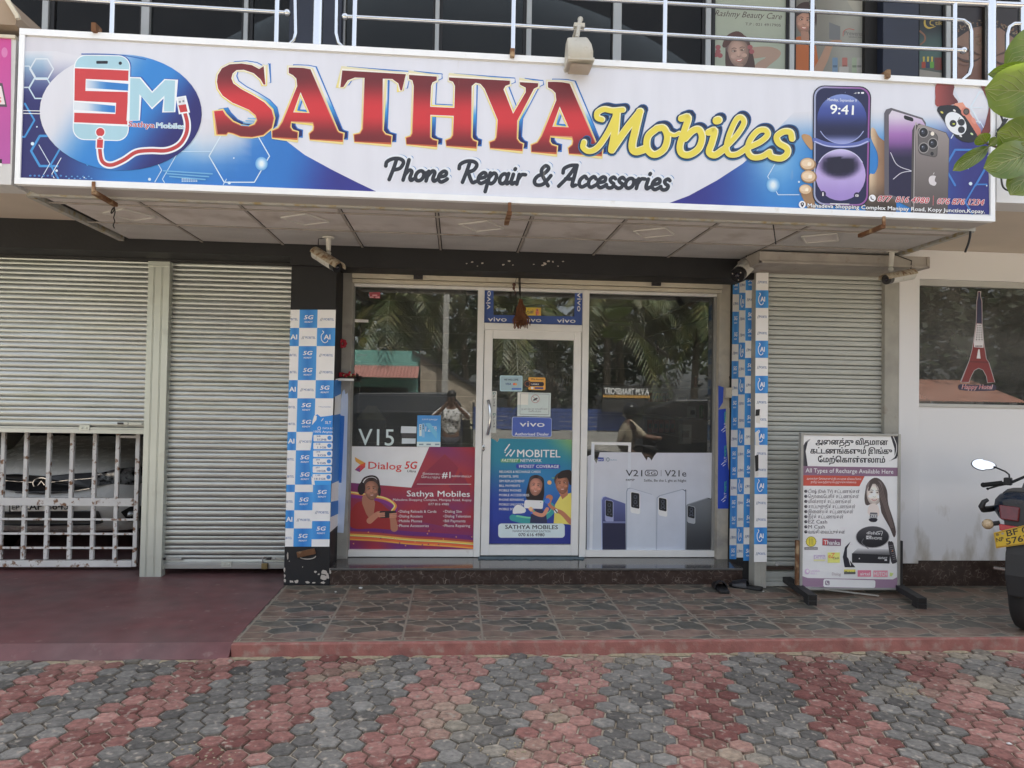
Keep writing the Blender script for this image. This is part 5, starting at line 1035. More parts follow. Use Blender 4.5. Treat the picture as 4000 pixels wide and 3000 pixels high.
a.build('print', m_print, P_)
side = (Vector((xp1+.002, 0, 0)), Vector((1, 0, 0)))
def sidequad(px0, px1, y0, y1): return [(px0, y0), (px1, y0+(y0 < 1600)*-3), (px1, y1-6), (px0, y1)]
P2 = poster('data_poster', 'torn blue data package poster wrapped over the right edge of the left pillar', 'poster', at(1280, 1750, Y_PIL)); a = Art(Y_PIL-.0075, 1.7); a.inc = .5
xr_ = lambda y: 1312-(y-1210)*25/925
a.poly([(1228, 1625), (1240, 1618), (1252, 1628), (1290, 1624), (xr_(1640), 1621), (xr_(1895), 1893), (1226, 1895), (1216, 1860), (1206, 1795), (1215, 1745), (1222, 1690), (1219, 1660)], lambda x, y: mixc((40, 116, 184), (52, 132, 198), sst(1640, 1880, y)), cut=(1, 5))
a.poly([(1219, 1660), (1236, 1640), (1238, 1625), (1228, 1622), (1222, 1640)], (206, 208, 214)).poly([(1216, 1860), (1228, 1878), (1230, 1895), (1218, 1892)], (206, 208, 214)).poly([(1232, 1590), (1298, 1592), (1297, 1618), (1280, 1624), (1255, 1618), (1240, 1612)], CW)
a.crop(1000, 1600, 2.0735).text('SLT', (560, 115), (608, 117), 22, (222, 228, 236), bold=.008).text('DATA RO', (540, 158), (626, 160), 15, (222, 228, 236), bold=.008).text('100% Anytim', (468, 186), (624, 190), 17, (226, 230, 238), bold=.014).stroke(ring_pts(512, 152, 12, 12, 10), 4, (210, 222, 234)).stroke([(530, 92), (545, 72)], 5, (210, 222, 234), 0)
for k, (t1, t2) in enumerate((('58', '512MB'), ('118', '1.1GB'), ('199', '2GB'), ('399', '5GB'), ('697', '10GB'), ('1,199', '18.5GB'))):
    y = 205+k*63.5; d = k*-1.5; a.rbox(466+d, y, 622+d, y+52, 8, (216, 222, 232)).ell(595+d, y+24, 17, 17, (60, 120, 180)).text(t1, (490+d, y+17), (522+d+(k == 5)*6, y+17), 13, (60, 90, 140), bold=.012).text(t2, (500+d-(k == 0)*4-(k == 5)*18, y+45), (570+d, y+46), 15, (50, 76, 126), bold=.02)
a.build('print', m_print, P2)
a = Art(side, 1.7); a.poly([(1311, 1480), (1334, 1478), (1322, 2050), (1288, 2080)], CW)
for y0, y1, b_ in ((1486, 1552, 1), (1622, 1890, 1), (1960, 2020, 1)): a.poly([(xr_(y0)+1, y0), (1334-(y0-1480)*.02, y0-6), (1334-(y1-1480)*.02, y1-14), (xr_(y1)+1, y1)], (40, 104, 170))
a.build('print_side', m_print, P_)
P3 = poster('paper_sheet', 'pale blue blank sheet hanging on the jamb beside the left shop window', 'paper', at(1348, 1800, 6.39)); a = Art(6.397, 1.5)
a.poly([(1332, 1560), (1337, 1530), (1345, 1520), (1350, 1540), (1358, 1534), (1360, 1560), (1352, 1900), (1342, 2082), (1318, 2080)], (168, 180, 202)); a.poly([(1312, 1620), (1346, 1625), (1334, 1886), (1300, 1884)], (38, 100, 170))
a.build('print', m_print, P3)
P_ = poster('pillar_wrap', 'blue and white checkered wrap on the right pillar beside the closed grey shutter', 'wrap', at(2950, 1650, 5.95))
rows = [1066, 1134, 1203, 1331, 1398, 1468, 1536, 1670, 1738, 1865, 1930, 2060, 2126, 2195]
A4 = ['WM', 'BA', 'WM', 'BA', 'WM', 'BA', 'WM', 'BA', 'WM', 'BA', 'WM', 'BA', 'WM']; A3 = ['B5', 'WM', 'B5', 'WM', 'B5', 'WM', 'B5', 'WM', 'B5', 'WM', 'B5', 'WM', 'B5']
a = Art(5.924, 1.38); checker(a, [(2953, 2945), (3002, 2995)], rows, [[x] for x in A4])
for q in ([(2952, 1600), (2968, 1598), (2966, 1625), (2950, 1625)], [(2948, 1780), (2962, 1775), (2962, 1838), (2950, 1842)]): a.poly(q, (24, 24, 26))
for q in ([(2949, 1690), (2962, 1680), (2966, 1740), (2950, 1740)], [(2950, 1842), (2962, 1840), (2962, 1860), (2950, 1864)], [(2955, 1625), (2970, 1622), (2968, 1655), (2952, 1650)]): a.poly(q, (196, 194, 190))
a.build('print', m_print, P_)
a = Art(Y_PIL-.002, 1.38); checker(a, [(2913, 2903), (2953, 2945)], rows[:-1]+[2190], [[x] for x in A3]); a.build('print', m_print, P_)
a = Art((Vector((xr0-.002, 0, 0)), Vector((-1, 0, 0))), 1.5)
r1 = lambda d: [1078+d]+[y+d+4-(y-1600)*.012 for y in rows[1:-1]]+[2178+d]
checker(a, [(2889, 2878), (2914, 2904)], r1(0), [[x] for x in A4]); checker(a, [(2864, 2851), (2889, 2878)], r1(6), [[x] for x in A3]); a.build('print_side', m_print, P_)
P_ = poster('jamb_sticker', 'dark blue vertical strip sticker with green and white lettering on the right window jamb', 'sticker', at(2826, 1780, 6.4)); a = Art(6.397, 1.7).crop(2250, 1600, 2.0735)
a.poly([(1152, -195), (1196, -180), (1190, -60), (1153, 0)], (34, 62, 150)).poly([(1152, 0), (1215, -8), (1206, 110), (1222, 220), (1240, 420), (1242, 802), (1148, 802)], lambda x, y: mixc((30, 58, 150), (36, 66, 158), 0)).poly([(1215, -30), (1252, -10), (1242, 520), (1234, 470), (1212, 160)], (150, 146, 134))
for y in (160, 435, 725): a.text('SLT', (1216, y-8), (1217, y-52), 17, (216, 220, 228), bold=.012).text('MOBITEL', (1217, y-56), (1219, y-148), 17, (60, 160, 110), bold=.006).stroke([(1178, y+10), (1200, y-10)], 5, (210, 216, 226), 0).stroke([(1190, y+22), (1208, y+8)], 5, (210, 216, 226), 0)
a.build('print', m_print, P_)
# ------------------------------------------------------------------ across the road (seen only in the glass)
def mir(px, py, Y, G=YG): p = at(px, py, 2*G-Y); return Vector((p.x, Y, p.z))
def face_cam(o): return o
setp(MB().box(-40, 40, -9, -3.2, -.3, -.02).build('road', mat('asphalt', (.16, .155, .145), .9, var=.2, vs=3, bump=.3, bs=150)), kind='structure')
setp(MB().box(-60, 60, -70, -9, -.3, .03).build('verge', mat('dry_earth', (.34, .28, .19), .95, var=.3, vs=1.5, col2=(.07, .1, .03))), kind='structure')
setp(MB().box(-60, -14, -3.2, 60, -.3, -.02).build('verge', mat('dry_earth', (.34, .28, .19))), kind='structure')
setp(MB().box(16, 60, -3.2, 60, -.3, -.02).build('verge', mat('dry_earth', (.34, .28, .19))), kind='structure')
m_leaf = mat('palm_leaf', (.045, .066, .016), .45, var=.45, vs=1.2, col2=(.11, .1, .03))
m_bush = mat('tree_leaf', (.026, .044, .012), .5, var=.5, vs=1.5)
m_bark = mat('palm_bark', (.17, .14, .11), .9, var=.3, vs=6, stretch=(1, 1, 3), bump=.5, bs=20)
def palm(x, y, h, seed, nf=24, L=3.2):
    q = random.Random(seed); t = thing('palm_tree', 'coconut palm across the road, mirrored in the shop glass', 'palm tree', (x, y, 0), 'coconut palms across the road')
    lx, ly = q.uniform(-.8, .8), q.uniform(-.5, .5); pts = [(x+lx*(k/6)**2, y+ly*(k/6)**2, h*k/6) for k in range(7)]
    MB().tube(pts, [.2, .16, .14, .13, .12, .12, .13], 8).build('trunk', m_bark, t, smooth=True)
    c = MB(); top = Vector(pts[-1])
    for i in range(nf):
        a = 2*pi*i/nf*2.4+q.uniform(-.3, .3); el = q.uniform(-.5, 1.1); l = L*q.uniform(.8, 1.1); d = Vector((cos(a), sin(a), 0)); P = []
        for k in range(11):
            s_ = k/10; P.append(top+d*l*s_*cos(el*(1-s_*.4))*(1-.12*s_)+Vector((0, 0, l*(s_*sin(el)-.75*s_**2.2))))
        c.tube(P, [.03*(1-k/12) for k in range(11)], 4)
        side = d.cross(Vector((0, 0, 1)))
        for k in range(30):
            s_ = .12+.88*k/30; i0 = min(int(s_*10), 9); p = P[i0].lerp(P[i0+1], s_*10-i0); tg = (P[i0+1]-P[i0]).normalized(); ll = l*.24*(1-abs(s_-.45)*1.1)
            for sg in (-1, 1):
                e = p+(side*sg*.75+tg*.55).normalized()*ll+Vector((0, 0, -ll*q.uniform(.25, .7))); wv = tg*.03
                c.add([p-wv, p+wv, (p+e)/2+wv*1.1, e, (p+e)/2-wv*1.1], [(0, 1, 2, 3, 4)])
    c.build('crown', m_leaf, t); return t
for k, (x, y, h) in enumerate([(-6.2, -13, 6.2), (-3.8, -15.5, 7.5), (-2.0, -12.5, 5.2), (.4, -14.5, 6.4), (1.9, -12, 4.6), (3.6, -15, 6.8), (5.4, -12.8, 5.2), (7.5, -15, 6.5), (10, -13, 5.5), (-9, -15, 7), (12.5, -16, 6.5), (6.4, -14.8, 5.4), (8.8, -13.5, 5), (4.4, -19, 9), (-.8, -19, 9.5), (-5, -20, 9.5)]): palm(x, y, h, k+5, nf=22 if k < 9 else 16)
def leafy(name, label, cat, x, y, z, rx_, rz, n, seed, group=None, trunk=True, m=None, ls=.16):
    q = random.Random(seed); t = thing(name, label, cat, (x, y, 0), group); c = MB()
    if trunk: MB().tube([(x, y, 0), (x+.1, y, z*.5), (x, y+.1, z)], [.18, .13, .07], 7).build('trunk', m_bark, t, smooth=True)
    cl = [(q.gauss(0, .45)*rx_, q.gauss(0, .45)*rx_, q.gauss(0, .4)*rz) for _ in range(26)]
    for i in range(n):
        b = cl[i % 26]; p = Vector((x+b[0]+q.gauss(0, .2)*rx_, y+b[1]+q.gauss(0, .2)*rx_, z+b[2]+q.gauss(0, .2)*rz))
        if p.z < .05: continue
        d = Vector((q.gauss(0, 1), q.gauss(0, 1), q.gauss(0, .6))).normalized(); e = d.cross(Vector((q.gauss(0, 1), q.gauss(0, 1), q.gauss(0, 1)))).normalized(); s_ = ls*q.uniform(.6, 1.3)
        c.add([p-d*s_, p+e*s_*.45, p+d*s_, p-e*s_*.45], [(0, 1, 2, 3)])
    c.build('foliage', m or m_bush, t); return t
for k, (x, y, z, r_, rz) in enumerate([(-7.5, -18, 4, 3, 2.6), (-2.5, -22, 5, 4, 3.5), (2.5, -20, 4.5, 3.5, 3), (7, -19, 4.2, 3.4, 3), (12, -20, 5, 4, 3.4), (-13, -20, 5, 4, 3.4), (17, -18, 5, 4, 3.4), (15.5, -14, 4, 3, 3.2), (19.5, -13.5, 4.5, 3.2, 3.4), (23, -15, 5, 3.4, 3.6), (13, -13, 3.6, 2.4, 2.4), (27, -17, 5, 4, 4)]):
    leafy('broadleaf_tree', 'dense broadleaf tree behind the palms, mirrored in the shop glass', 'tree', x, y, z, r_, rz, 2600, k, 'broadleaf trees across the road', ls=.22)
# teal hut with a tin awning, stone hut, blue fence, transport yard sign
Yh = -10.5
t = thing('teal_hut', 'teal boarded hut with pink tin awning across the road, mirrored in left window', 'hut', mir(1500, 1560, Yh)*1)
p0, p1 = mir(1300, 1375, Yh), mir(1634, 1372, Yh); m_teal = mat('teal_board', (.16, .38, .33), .7, var=.15)
MB().box(p0.x, p1.x, Yh-2, Yh, .03, p1.z).build('wall', m_teal, t)
aw = MB(); za, zb_ = mir(1500, 1428, Yh).z, mir(1500, 1474, Yh+.8).z
n = 26; vs = []
for i in range(n*4+1):
    x = p0.x+(p1.x-p0.x+.05)*i/(n*4); o_ = .018*cos(i*pi/2); vs += [(x, Yh+.02, za+o_), (x, Yh+.9, zb_+o_)]
aw.add(vs, [(2*i, 2*i+1, 2*i+3, 2*i+2) for i in range(n*4)]); aw.build('awning', mat('pink_tin', (.42, .2, .17), .6, .2, var=.15), t)
MB().box(p0.x+.3, p1.x-.3, Yh-.0, Yh+.03, .6, za-.7).build('counter_opening', m_gap, t)
t = thing('stone_hut', 'rough stone hut with sloping roof beyond the road, mirrored in left window', 'hut', mir(1750, 1560, Yh))
P = [mir(1642, 1398, Yh), mir(1862, 1518, Yh), mir(1862, 1640, Yh), mir(1642, 1640, Yh)]; MB().prism(P, (0, -2, 0)).build('wall', mat('rubble_stone', (.36, .3, .23), .9, var=.4, vs=7, bump=.8, bs=9), t)
MB().tube([mir(1612, 1375, Yh+.05), mir(1880, 1522, Yh+.05)], .07, 4).build('roof_edge', m_dark_metal, t)
for (px0, px1, py0, py1, nm) in ((1850, 2420, 1590, 1685, 1), (2420, 3000, 1590, 1690, 2)):
    t = thing('sheet_fence', 'blue sheet fence on posts across the road, ' + ('mirrored in the door glass' if nm == 1 else 'mirrored right of the motorcyclist'), 'fence', mir((px0+px1)/2, 1720, -9.4), 'blue sheet fences')
    a0, a1 = mir(px0, py0, -9.4), mir(px1, py1, -9.4); f = MB(); n = 60; vs = []
    for k in range(5):
        z0 = a1.z+(a0.z-a1.z)*k/5; f.box(a0.x, a1.x, -9.42-.01*(k % 2), -9.4, z0+.01, z0+(a0.z-a1.z)/5)
    f.build('sheeting', mat('blue_sheet', (.05, .08, .22), .5, var=.2), t)
    f = MB()
    for k in range(8): x = a0.x+(a1.x-a0.x)*k/7; f.box(x-.03, x+.03, -9.5, -9.43, 0, a0.z+.15)
    f.build('posts', m_dark_metal, t)
    w_ = MB(); w_.box(a0.x, a1.x, -9.6, -9.3, .03, a1.z-.02); w_.build('base_wall', m_conc, t)
m_trans = mat('yard_sign_white', (.9, .9, .86), .6)
t = thing('yard_sign', 'white transport yard sign across the road, reading backwards in the right window', 'sign', mir(2450, 1540, -9.0))
P0, P1 = mir(2355, 1505, -9.0), mir(2540, 1560, -9.0)
MB().box(P0.x, P1.x, -9.1, -9.02, P1.z-.4, P0.z).build('board', mat('dark_sign_board', (.03, .028, .025), .7), t)
vs, fs = font_mesh('A.V.M TRANSPORT', .02); x1_ = max(v[0] for v in vs); hgt = mir(2440, 1517, -9).z-mir(2440, 1541, -9).z
MB().add([(P1.x+(P0.x-P1.x)*(.03+.94*v[0]/x1_), -9.012, mir(2440, 1541, -9).z+v[1]/CAP*hgt) for v in vs], fs).build('lettering', m_trans, t)
b = MB()
for k in range(20): x = P0.x+(P1.x-P0.x)*(k+.5)/20; b.box(x-.03, x+.03, -9.02, -9.0, mir(2440, 1554, -9).z, mir(2440, 1544, -9).z)
b.build('fringe', mat('orange_fringe', (.6, .34, .08), .7), t)
t = thing('utility_pole', 'grey concrete utility pole across the road, mirrored in left window', 'pole', mir(1738, 1600, -9.8)); x = mir(1738, 1500, -9.8).x
MB().box(x-.09, x+.09, -9.9, -9.72, 0, 7.5).build('shaft', m_conc, t)
w_ = MB()
for k in range(4): w_.tube([(-30, -9.8, 6.2+k*.28), (x-8, -9.8, 5.95+k*.28), (x, -9.75, 6.2+k*.28), (x+8, -9.8, 5.95+k*.28), (30, -9.8, 6.2+k*.28)], .012, 4)
w_.build('wires', m_dark_metal, t)
# red tin roofed house mirrored in the side window
t = thing('tin_roof_house', 'house with orange tin roof and white posts, mirrored in the side wall window', 'house', (9, -11, 0))
G2 = Yw+.06; q0, q1 = mir(3585, 1510, -9, G2), mir(3900, 1572, -9, G2); n = 40; vs = []
for i in range(n*2+1):
    x = q0.x-.5+(q1.x-q0.x+1.5)*i/(n*2); o_ = .02*(i % 2); vs += [(x, -9, q1.z+o_), (x, -11.5, q1.z+.75+o_)]
MB().add(vs, [(2*i, 2*i+1, 2*i+3, 2*i+2) for i in range(n*2)]).build('roof', mat('orange_tin', (.55, .28, .2), .6, .1, var=.15, vs=3), t)
MB().box(q0.x-.3, q1.x+.7, -11.2, -11, .03, q1.z+.4).build('wall', m_white, t)
for px in (3640, 3830, 3960): x = mir(px, 1550, -9.1, G2).x; MB().box(x-.07, x+.07, -9.2, -9.06, .03, q1.z).build('post', m_white, t)
# people and a three-wheeler in the road
m_skin = mat('brown_skin', (.16, .085, .055), .55, var=.06); m_hair = mat('black_hair', (.012, .01, .01), .5)
def skin_fig(name, parent, joints, bones, m, sub=2):
    me = bpy.data.meshes.new(name); off = OFF[parent]; ks = list(joints); me.from_pydata([Vector(joints[k][0])-off for k in ks], [(ks.index(a_), ks.index(b_)) for a_, b_ in bones], [])
    o = bpy.data.objects.new(name, me); COL.objects.link(o); o.parent = parent; md = o.modifiers.new('skin', 'SKIN'); md.use_smooth_shade = True
    for i, k in enumerate(ks): r_ = joints[k][1]; v = me.skin_vertices[0].data[i]; v.radius = r_ if isinstance(r_, tuple) else (r_, r_); v.use_root = i == 0
    s_ = o.modifiers.new('sub', 'SUBSURF'); s_.levels = s_.render_levels = sub; me.materials.append(m); return o
def camo():
    return mat('patterned_shirt', (.62, .62, .6), .8, col2=(.03, .03, .035), vs=11, cthr=(.54, .57))
px_, py_ = -.08, -.42
t = thing('person', 'person in black and white patterned shirt holding up a phone, mirrored beside the blue poster', 'person', (px_, py_, 0))
J = {'pel': ((px_, py_, .9), (.15, .1)), 'wai': ((px_, py_, 1.08), (.14, .1)), 'che': ((px_, py_, 1.3), (.17, .11)), 'nec': ((px_, py_, 1.48), .055), 'hd0': ((px_, py_+.02, 1.56), (.075, .085)), 'hd1': ((px_, py_+.02, 1.68), (.078, .09))}
for s_, n_ in ((-1, 'l'), (1, 'r')):
    J.update({n_+'sh': ((px_+s_*.17, py_, 1.4), .06), n_+'el': ((px_+s_*.33, py_+.13, 1.27), .042), n_+'wr': ((px_+s_*.1, py_+.27, 1.5), .03), n_+'ha': ((px_+s_*.07, py_+.29, 1.57), (.04, .022)),
              n_+'hi': ((px_+s_*.09, py_, .86), .095), n_+'kn': ((px_+s_*.1, py_+.02, .47), .06), n_+'an': ((px_+s_*.1, py_-.02, .08), .042), n_+'to': ((px_+s_*.11, py_+.14, .04), .04)})
bones = [('pel', 'wai'), ('wai', 'che'), ('che', 'nec'), ('nec', 'hd0'), ('hd0', 'hd1')]
for n_ in 'lr': bones += [('che', n_+'sh'), (n_+'sh', n_+'el'), (n_+'el', n_+'wr'), (n_+'wr', n_+'ha'), ('pel', n_+'hi'), (n_+'hi', n_+'kn'), (n_+'kn', n_+'an'), (n_+'an', n_+'to')]
skin_fig('body', t, J, bones, m_skin)
J2 = {k: (J[k][0], tuple(r_+.022 for r_ in J[k][1]) if isinstance(J[k][1], tuple) else J[k][1]+.016) for k in ('pel', 'wai', 'che')}
for n_ in 'lr': J2[n_+'sh'] = (J[n_+'sh'][0], .085); e_ = Vector(J[n_+'sh'][0]).lerp(Vector(J[n_+'el'][0]), 1.05); J2[n_+'el'] = (e_, .068)
skin_fig('shirt', t, J2, [('pel', 'wai'), ('wai', 'che'), ('che', 'lsh'), ('lsh', 'lel'), ('che', 'rsh'), ('rsh', 'rel')], camo())
J3 = {'pel': ((px_, py_, .93), (.16, .115))}
for n_ in 'lr': J3[n_+'hi'] = (J[n_+'hi'][0], .11); J3[n_+'kn'] = (J[n_+'kn'][0], .078); J3[n_+'an'] = ((J[n_+'an'][0][0], J[n_+'an'][0][1], .1), .062)
skin_fig('trousers', t, J3, [('pel', 'lhi'), ('lhi', 'lkn'), ('lkn', 'lan'), ('pel', 'rhi'), ('rhi', 'rkn'), ('rkn', 'ran')], mat('dark_trousers', (.03, .03, .04), .8))
MB().ell((px_, py_+.0, 1.70), (.088, .1, .085), nu=18, nv=10).build('hair', m_hair, t, smooth=True)
fc = MB()
for s_ in (-1, 1):
    fc.ell((px_+s_*.03, py_+.105, 1.625), (.012, .006, .007), m=1)
    for k in range(4): fc.tube([(px_+s_*.065, py_+.285, 1.585+k*.017), (px_+s_*.045, py_+.315, 1.587+k*.017), (px_+s_*.02, py_+.318, 1.59+k*.016)], .008, 6)
    fc.tube([(px_+s_*.06, py_+.28, 1.56), (px_+s_*.04, py_+.29, 1.6), (px_+s_*.03, py_+.292, 1.635)], .009, 6)
fc.ell((px_, py_+.115, 1.595), (.013, .016, .02)); fc.build('face_and_fingers', [m_skin, m_hair], t, smooth=True)
t2 = thing('smartphone', 'black smartphone held up by the mirrored photographer', 'phone', (px_, py_+.31, 1.6)); MB().box(px_-.08, px_+.08, py_+.297, py_+.305, 1.575, 1.65).build('case', m_hair, t2, bevel=.004)
# motorcyclist and three-wheeler further back
def rider(x, y, sgn=1):
    t = thing('person', 'person in beige shirt and black helmet riding past, mirrored in the right window', 'person', (x, y, 0))
    j = {'pel': ((x, y, .82), (.14, .12)), 'che': ((x-.06*sgn, y, 1.16), (.17, .15)), 'nec': ((x-.08*sgn, y, 1.34), .05), 'hd': ((x-.1*sgn, y, 1.46), (.09, .09))}
    for s_, n_ in ((-1, 'l'), (1, 'r')): j.update({n_+'sh': ((x-.06*sgn, y+s_*.19, 1.26), .06), n_+'el': ((x-.28*sgn, y+s_*.26, 1.06), .045), n_+'ha': ((x-.55*sgn, y+s_*.24, 1.05), .036), n_+'kn': ((x-.42*sgn, y+s_*.14, .72), .07), n_+'an': ((x-.2*sgn, y+s_*.15, .34), .045)})
    bn = [('pel', 'che'), ('che', 'nec'), ('nec', 'hd')]
    for n_ in 'lr': bn += [('che', n_+'sh'), (n_+'sh', n_+'el'), (n_+'el', n_+'ha'), ('pel', n_+'kn'), (n_+'kn', n_+'an')]
    skin_fig('body', t, j, bn, m_skin)
    s2 = {k: (j[k][0], tuple(v+.025 for v in j[k][1])) for k in ('pel', 'che')}
    for n_ in 'lr': s2[n_+'sh'] = (j[n_+'sh'][0], .08); s2[n_+'el'] = (j[n_+'el'][0], .058)
    skin_fig('shirt', t, s2, [('pel', 'che'), ('che', 'lsh'), ('lsh', 'lel'), ('che', 'rsh'), ('rsh', 'rel')], mat('beige_shirt', (.4, .34, .24), .8))
    MB().ell((x-.1*sgn, y, 1.47), (.14, .135, .145), nu=18, nv=12).build('helmet', mat('black_gloss', (.01, .01, .01), .2), t, smooth=True)
    b = thing('motorcycle', 'dark motorcycle carrying the helmeted rider, mirrored in the right window', 'motorcycle', (x, y, 0)); mb = MB()
    mb.loft([[(x+dx*sgn, y+w_*c_, z+h*s2_) for c_, s2_ in ((-1, -1), (1, -1), (1, 1), (-1, 1))] for dx, w_, z, h in ((.75, .05, .82, .05), (.4, .12, .76, .07), (.0, .12, .72, .08), (-.2, .15, .8, .14), (-.5, .1, .82, .1))]); mb.build('bodywork', m_dark_metal, b, bevel=.02)
    for dx in (-.62, .66):
        w_ = MB(); w_.tube([(x+dx*sgn+.26*cos(a_), y, .3+.26*sin(a_)) for a_ in [2*pi*k/24 for k in range(25)]], .045, 8); w_.tube([(x+dx*sgn, y-.06, .3), (x+dx*sgn, y+.06, .3)], .05, 8); w_.build('wheel', m_gap, b, smooth=True)
    f = MB(); f.tube([(x-.62*sgn, y, .3), (x-.5*sgn, y, .95)], .03, 6); f.tube([(x-.5*sgn, y-.33, 1.02), (x-.5*sgn, y, .96), (x-.5*sgn, y+.33, 1.02)], .016, 6); f.build('fork_and_handlebar', m_dark_metal, b)
rider(mir(2440, 1650, 1.45).x, 1.45, -1)
t = thing('three_wheeler', 'dark hooded three wheeler on the road, mirrored in the right window', 'three-wheeler', mir(2690, 1700, .3)); x = mir(2710, 1650, .3).x
MB().loft([[(x+dx, .3+sx*w_, z) for sx, z in ((-1, .35), (-1, zt*.72), (-.8, zt), (.8, zt), (1, zt*.72), (1, .35))] for dx, w_, zt in ((-1.25, .35, .9), (-.95, .55, 1.5), (-.5, .64, 1.68), (.7, .64, 1.7), (1.15, .6, 1.45), (1.25, .58, .9))]).build('body', mat('black_gloss', (.01, .01, .01), .2), t, bevel=.03)
MB().loft([[(x+dx, .3+.66*sx, z) for sx, z in ((-1, .95), (-1, 1.35), (1, 1.35), (1, .95))] for dx in (-.4, .6)]).build('side_opening', m_gap, t)
for dx, dy in ((-1.0, 0), (.85, -.55), (.85, .55)): MB().tube([(x+dx, .3+dy-.06, .22), (x+dx, .3+dy+.06, .22)], .22, 18).build('wheel', m_gap, t)
t = thing('van', 'dark parked van across the road, mirrored in the left window above the V15 lettering', 'van', mir(1530, 1640, -7)); x = mir(1540, 1600, -7).x
MB().loft([[(x+dx, -7+sx*w_, z) for sx, z in ((-1, .3), (-1, zt*.7), (-.82, zt), (.82, zt), (1, zt*.7), (1, .3))] for dx, w_, zt in ((-1.9, .7, .95), (-1.5, .8, 1.2), (-.9, .82, 1.75), (1.5, .82, 1.8), (1.8, .8, 1.5), (1.85, .75, .9))]).build('body', mat('dark_gloss', (.018, .02, .024), .2), t, bevel=.05)
for dx in (-1.2, 1.2):
    for dy in (-.75, .75): MB().tube([(x+dx, -7+dy-.08, .3), (x+dx, -7+dy+.08, .3)], .3, 18).build('wheel', m_gap, t)
# ------------------------------------------------------------------ left: gate, car, padlock
m_gate = mat('rusting_white_paint', (.66, .66, .65), .6, var=.08, vs=8, dirt=((.2, .1, .05), 22, .57, .66))
Yg = 6.56
t = thing('barred_gate', 'white barred gate with rust spots under the half raised shutter', 'gate', at(280, 2213, Yg))
gx1 = X(543, 1950, Yg); zt_, zb_ = Z(280, 1660, Yg), Z(280, 2212, Yg)
for k, px in enumerate((-150, -68, 13, 103, 192, 282, 371, 460)):
    x = X(px, 1800, Yg); MB().box(x-.016, x+.016, Yg-.016, Yg+.016, zb_+.06, zt_+.1).build('bar', m_gate, t, bevel=.003)
MB().box(gx1-.035, gx1, Yg-.02, Yg+.02, zb_, zt_+.1).build('stile', m_gate, t, bevel=.003)
for y0, y1, d in ((1944, 1975, .024), (2188, 2213, .024)): MB().box(-4.2, gx1-.036, Yg-d, Yg+d, Z(280, y1, Yg), Z(280, y0, Yg)).build('rail', m_gate, t, bevel=.003)
for y in (2027, 2083, 2138):
    z = Z(280, y, Yg); MB().box(-4.2, gx1+.0, Yg-.0245, Yg-.0165, z-.009, z+.009).build('crossbar', m_rust if 0 else m_gate, t, bevel=.001)
z = Z(500, 1706, Yg); MB().box(X(466, 1706, Yg), gx1-.036, Yg-.012, Yg+.012, z-.01, z+.01).build('crossbar', m_gate, t, bevel=.001)
CYf = 6.85; cxc = X(165, 1888, CYf); HW = .86
t = thing('parked_car', 'white hatchback parked nose out behind the white barred gate', 'car', (cxc, CYf+1.8, ZF))
m_car = mat('white_car_paint', (.66, .66, .64), .25, var=.02); m_cblack = mat('black_car_trim', (.012, .012, .013), .3); m_chrome = mat('chrome', (.5, .5, .52), .15, 1)
pr = [(.1, .26), (.0, .33), (-.03, .48), (-.02, .6), (.02, .7), (.05, .8), (.13, .86), (.55, .99), (1.0, 1.06), (1.35, 1.3), (1.75, 1.5), (2.4, 1.56), (3.3, 1.5), (3.65, 1.1), (3.7, .7), (3.65, .28)]
rg = []
for k in range(17):
    s_ = -1+2*k/16; a4 = s_**4; rg.append([(cxc+HW*s_*(1-.14*max(0, z-.9)/.6), CYf+y*(1-.06*a4)+.42*a4*(1-min(y/1.2, 1)), z+ZF-.0-.1*a4*(z > .82)) for y, z in pr])
body = MB(); body.loft(rg).build('body', m_car, t, smooth=True)
def carpt(px, py, d=.0):
    p = at(px, py, CYf)
    for _ in range(4): s_ = (p.x-cxc)/HW; p = at(px, py, CYf+.42*s_**4+d)
    return p
def patch(nm, pts, m, d=-.045, th=.05, par=None): return MB().prism([carpt(x, y, d+(0 if y > 1900 else .06)) for x, y in pts], (0, th, 0)).build(nm, m, par or t, bevel=.006)
gr = patch('grille', [(-60, 1858), (60, 1852), (165, 1862), (270, 1852), (375, 1846), (350, 1905), (270, 1920), (165, 1928), (60, 1920), (-40, 1905)], m_cblack, -.07)
e_ = MB(); c = carpt(162, 1888, -.03); e_.tube([c+Vector((.07*cos(a_), 0, .05*sin(a_))) for a_ in [2*pi*k/24 for k in range(25)]], .008, 6); e_.tube([c+Vector((-.03, 0, -.02)), c+Vector((.0, 0, .02)), c+Vector((.03, 0, -.015))], .007, 5); e_.build('emblem', m_chrome, gr, smooth=True)
for q in ([(195, 1884), (260, 1876), (360, 1868)], [(-40, 1872), (60, 1880), (130, 1884)], [(60, 1924), (165, 1930), (270, 1922), (350, 1908)]): MB().tube([carpt(x, y, -.03) for x, y in q], .0045, 6).build('chrome_strip', m_chrome, t)
m_lamp = mat('headlamp_glass', (.4, .42, .44), .12, .6, var=.4, vs=14, col2=(.02, .02, .02))
patch('headlight', [(375, 1852), (450, 1832), (545, 1822), (590, 1835), (585, 1880), (520, 1895), (440, 1890), (360, 1902)], m_lamp, -.06)
patch('headlight', [(-45, 1860), (-130, 1840), (-220, 1830), (-250, 1880), (-170, 1895), (-60, 1905)], m_lamp, -.06)
patch('lower_grille', [(-60, 2000), (375, 1998), (395, 2045), (350, 2052), (165, 2056), (-60, 2050)], m_cblack, -.085)
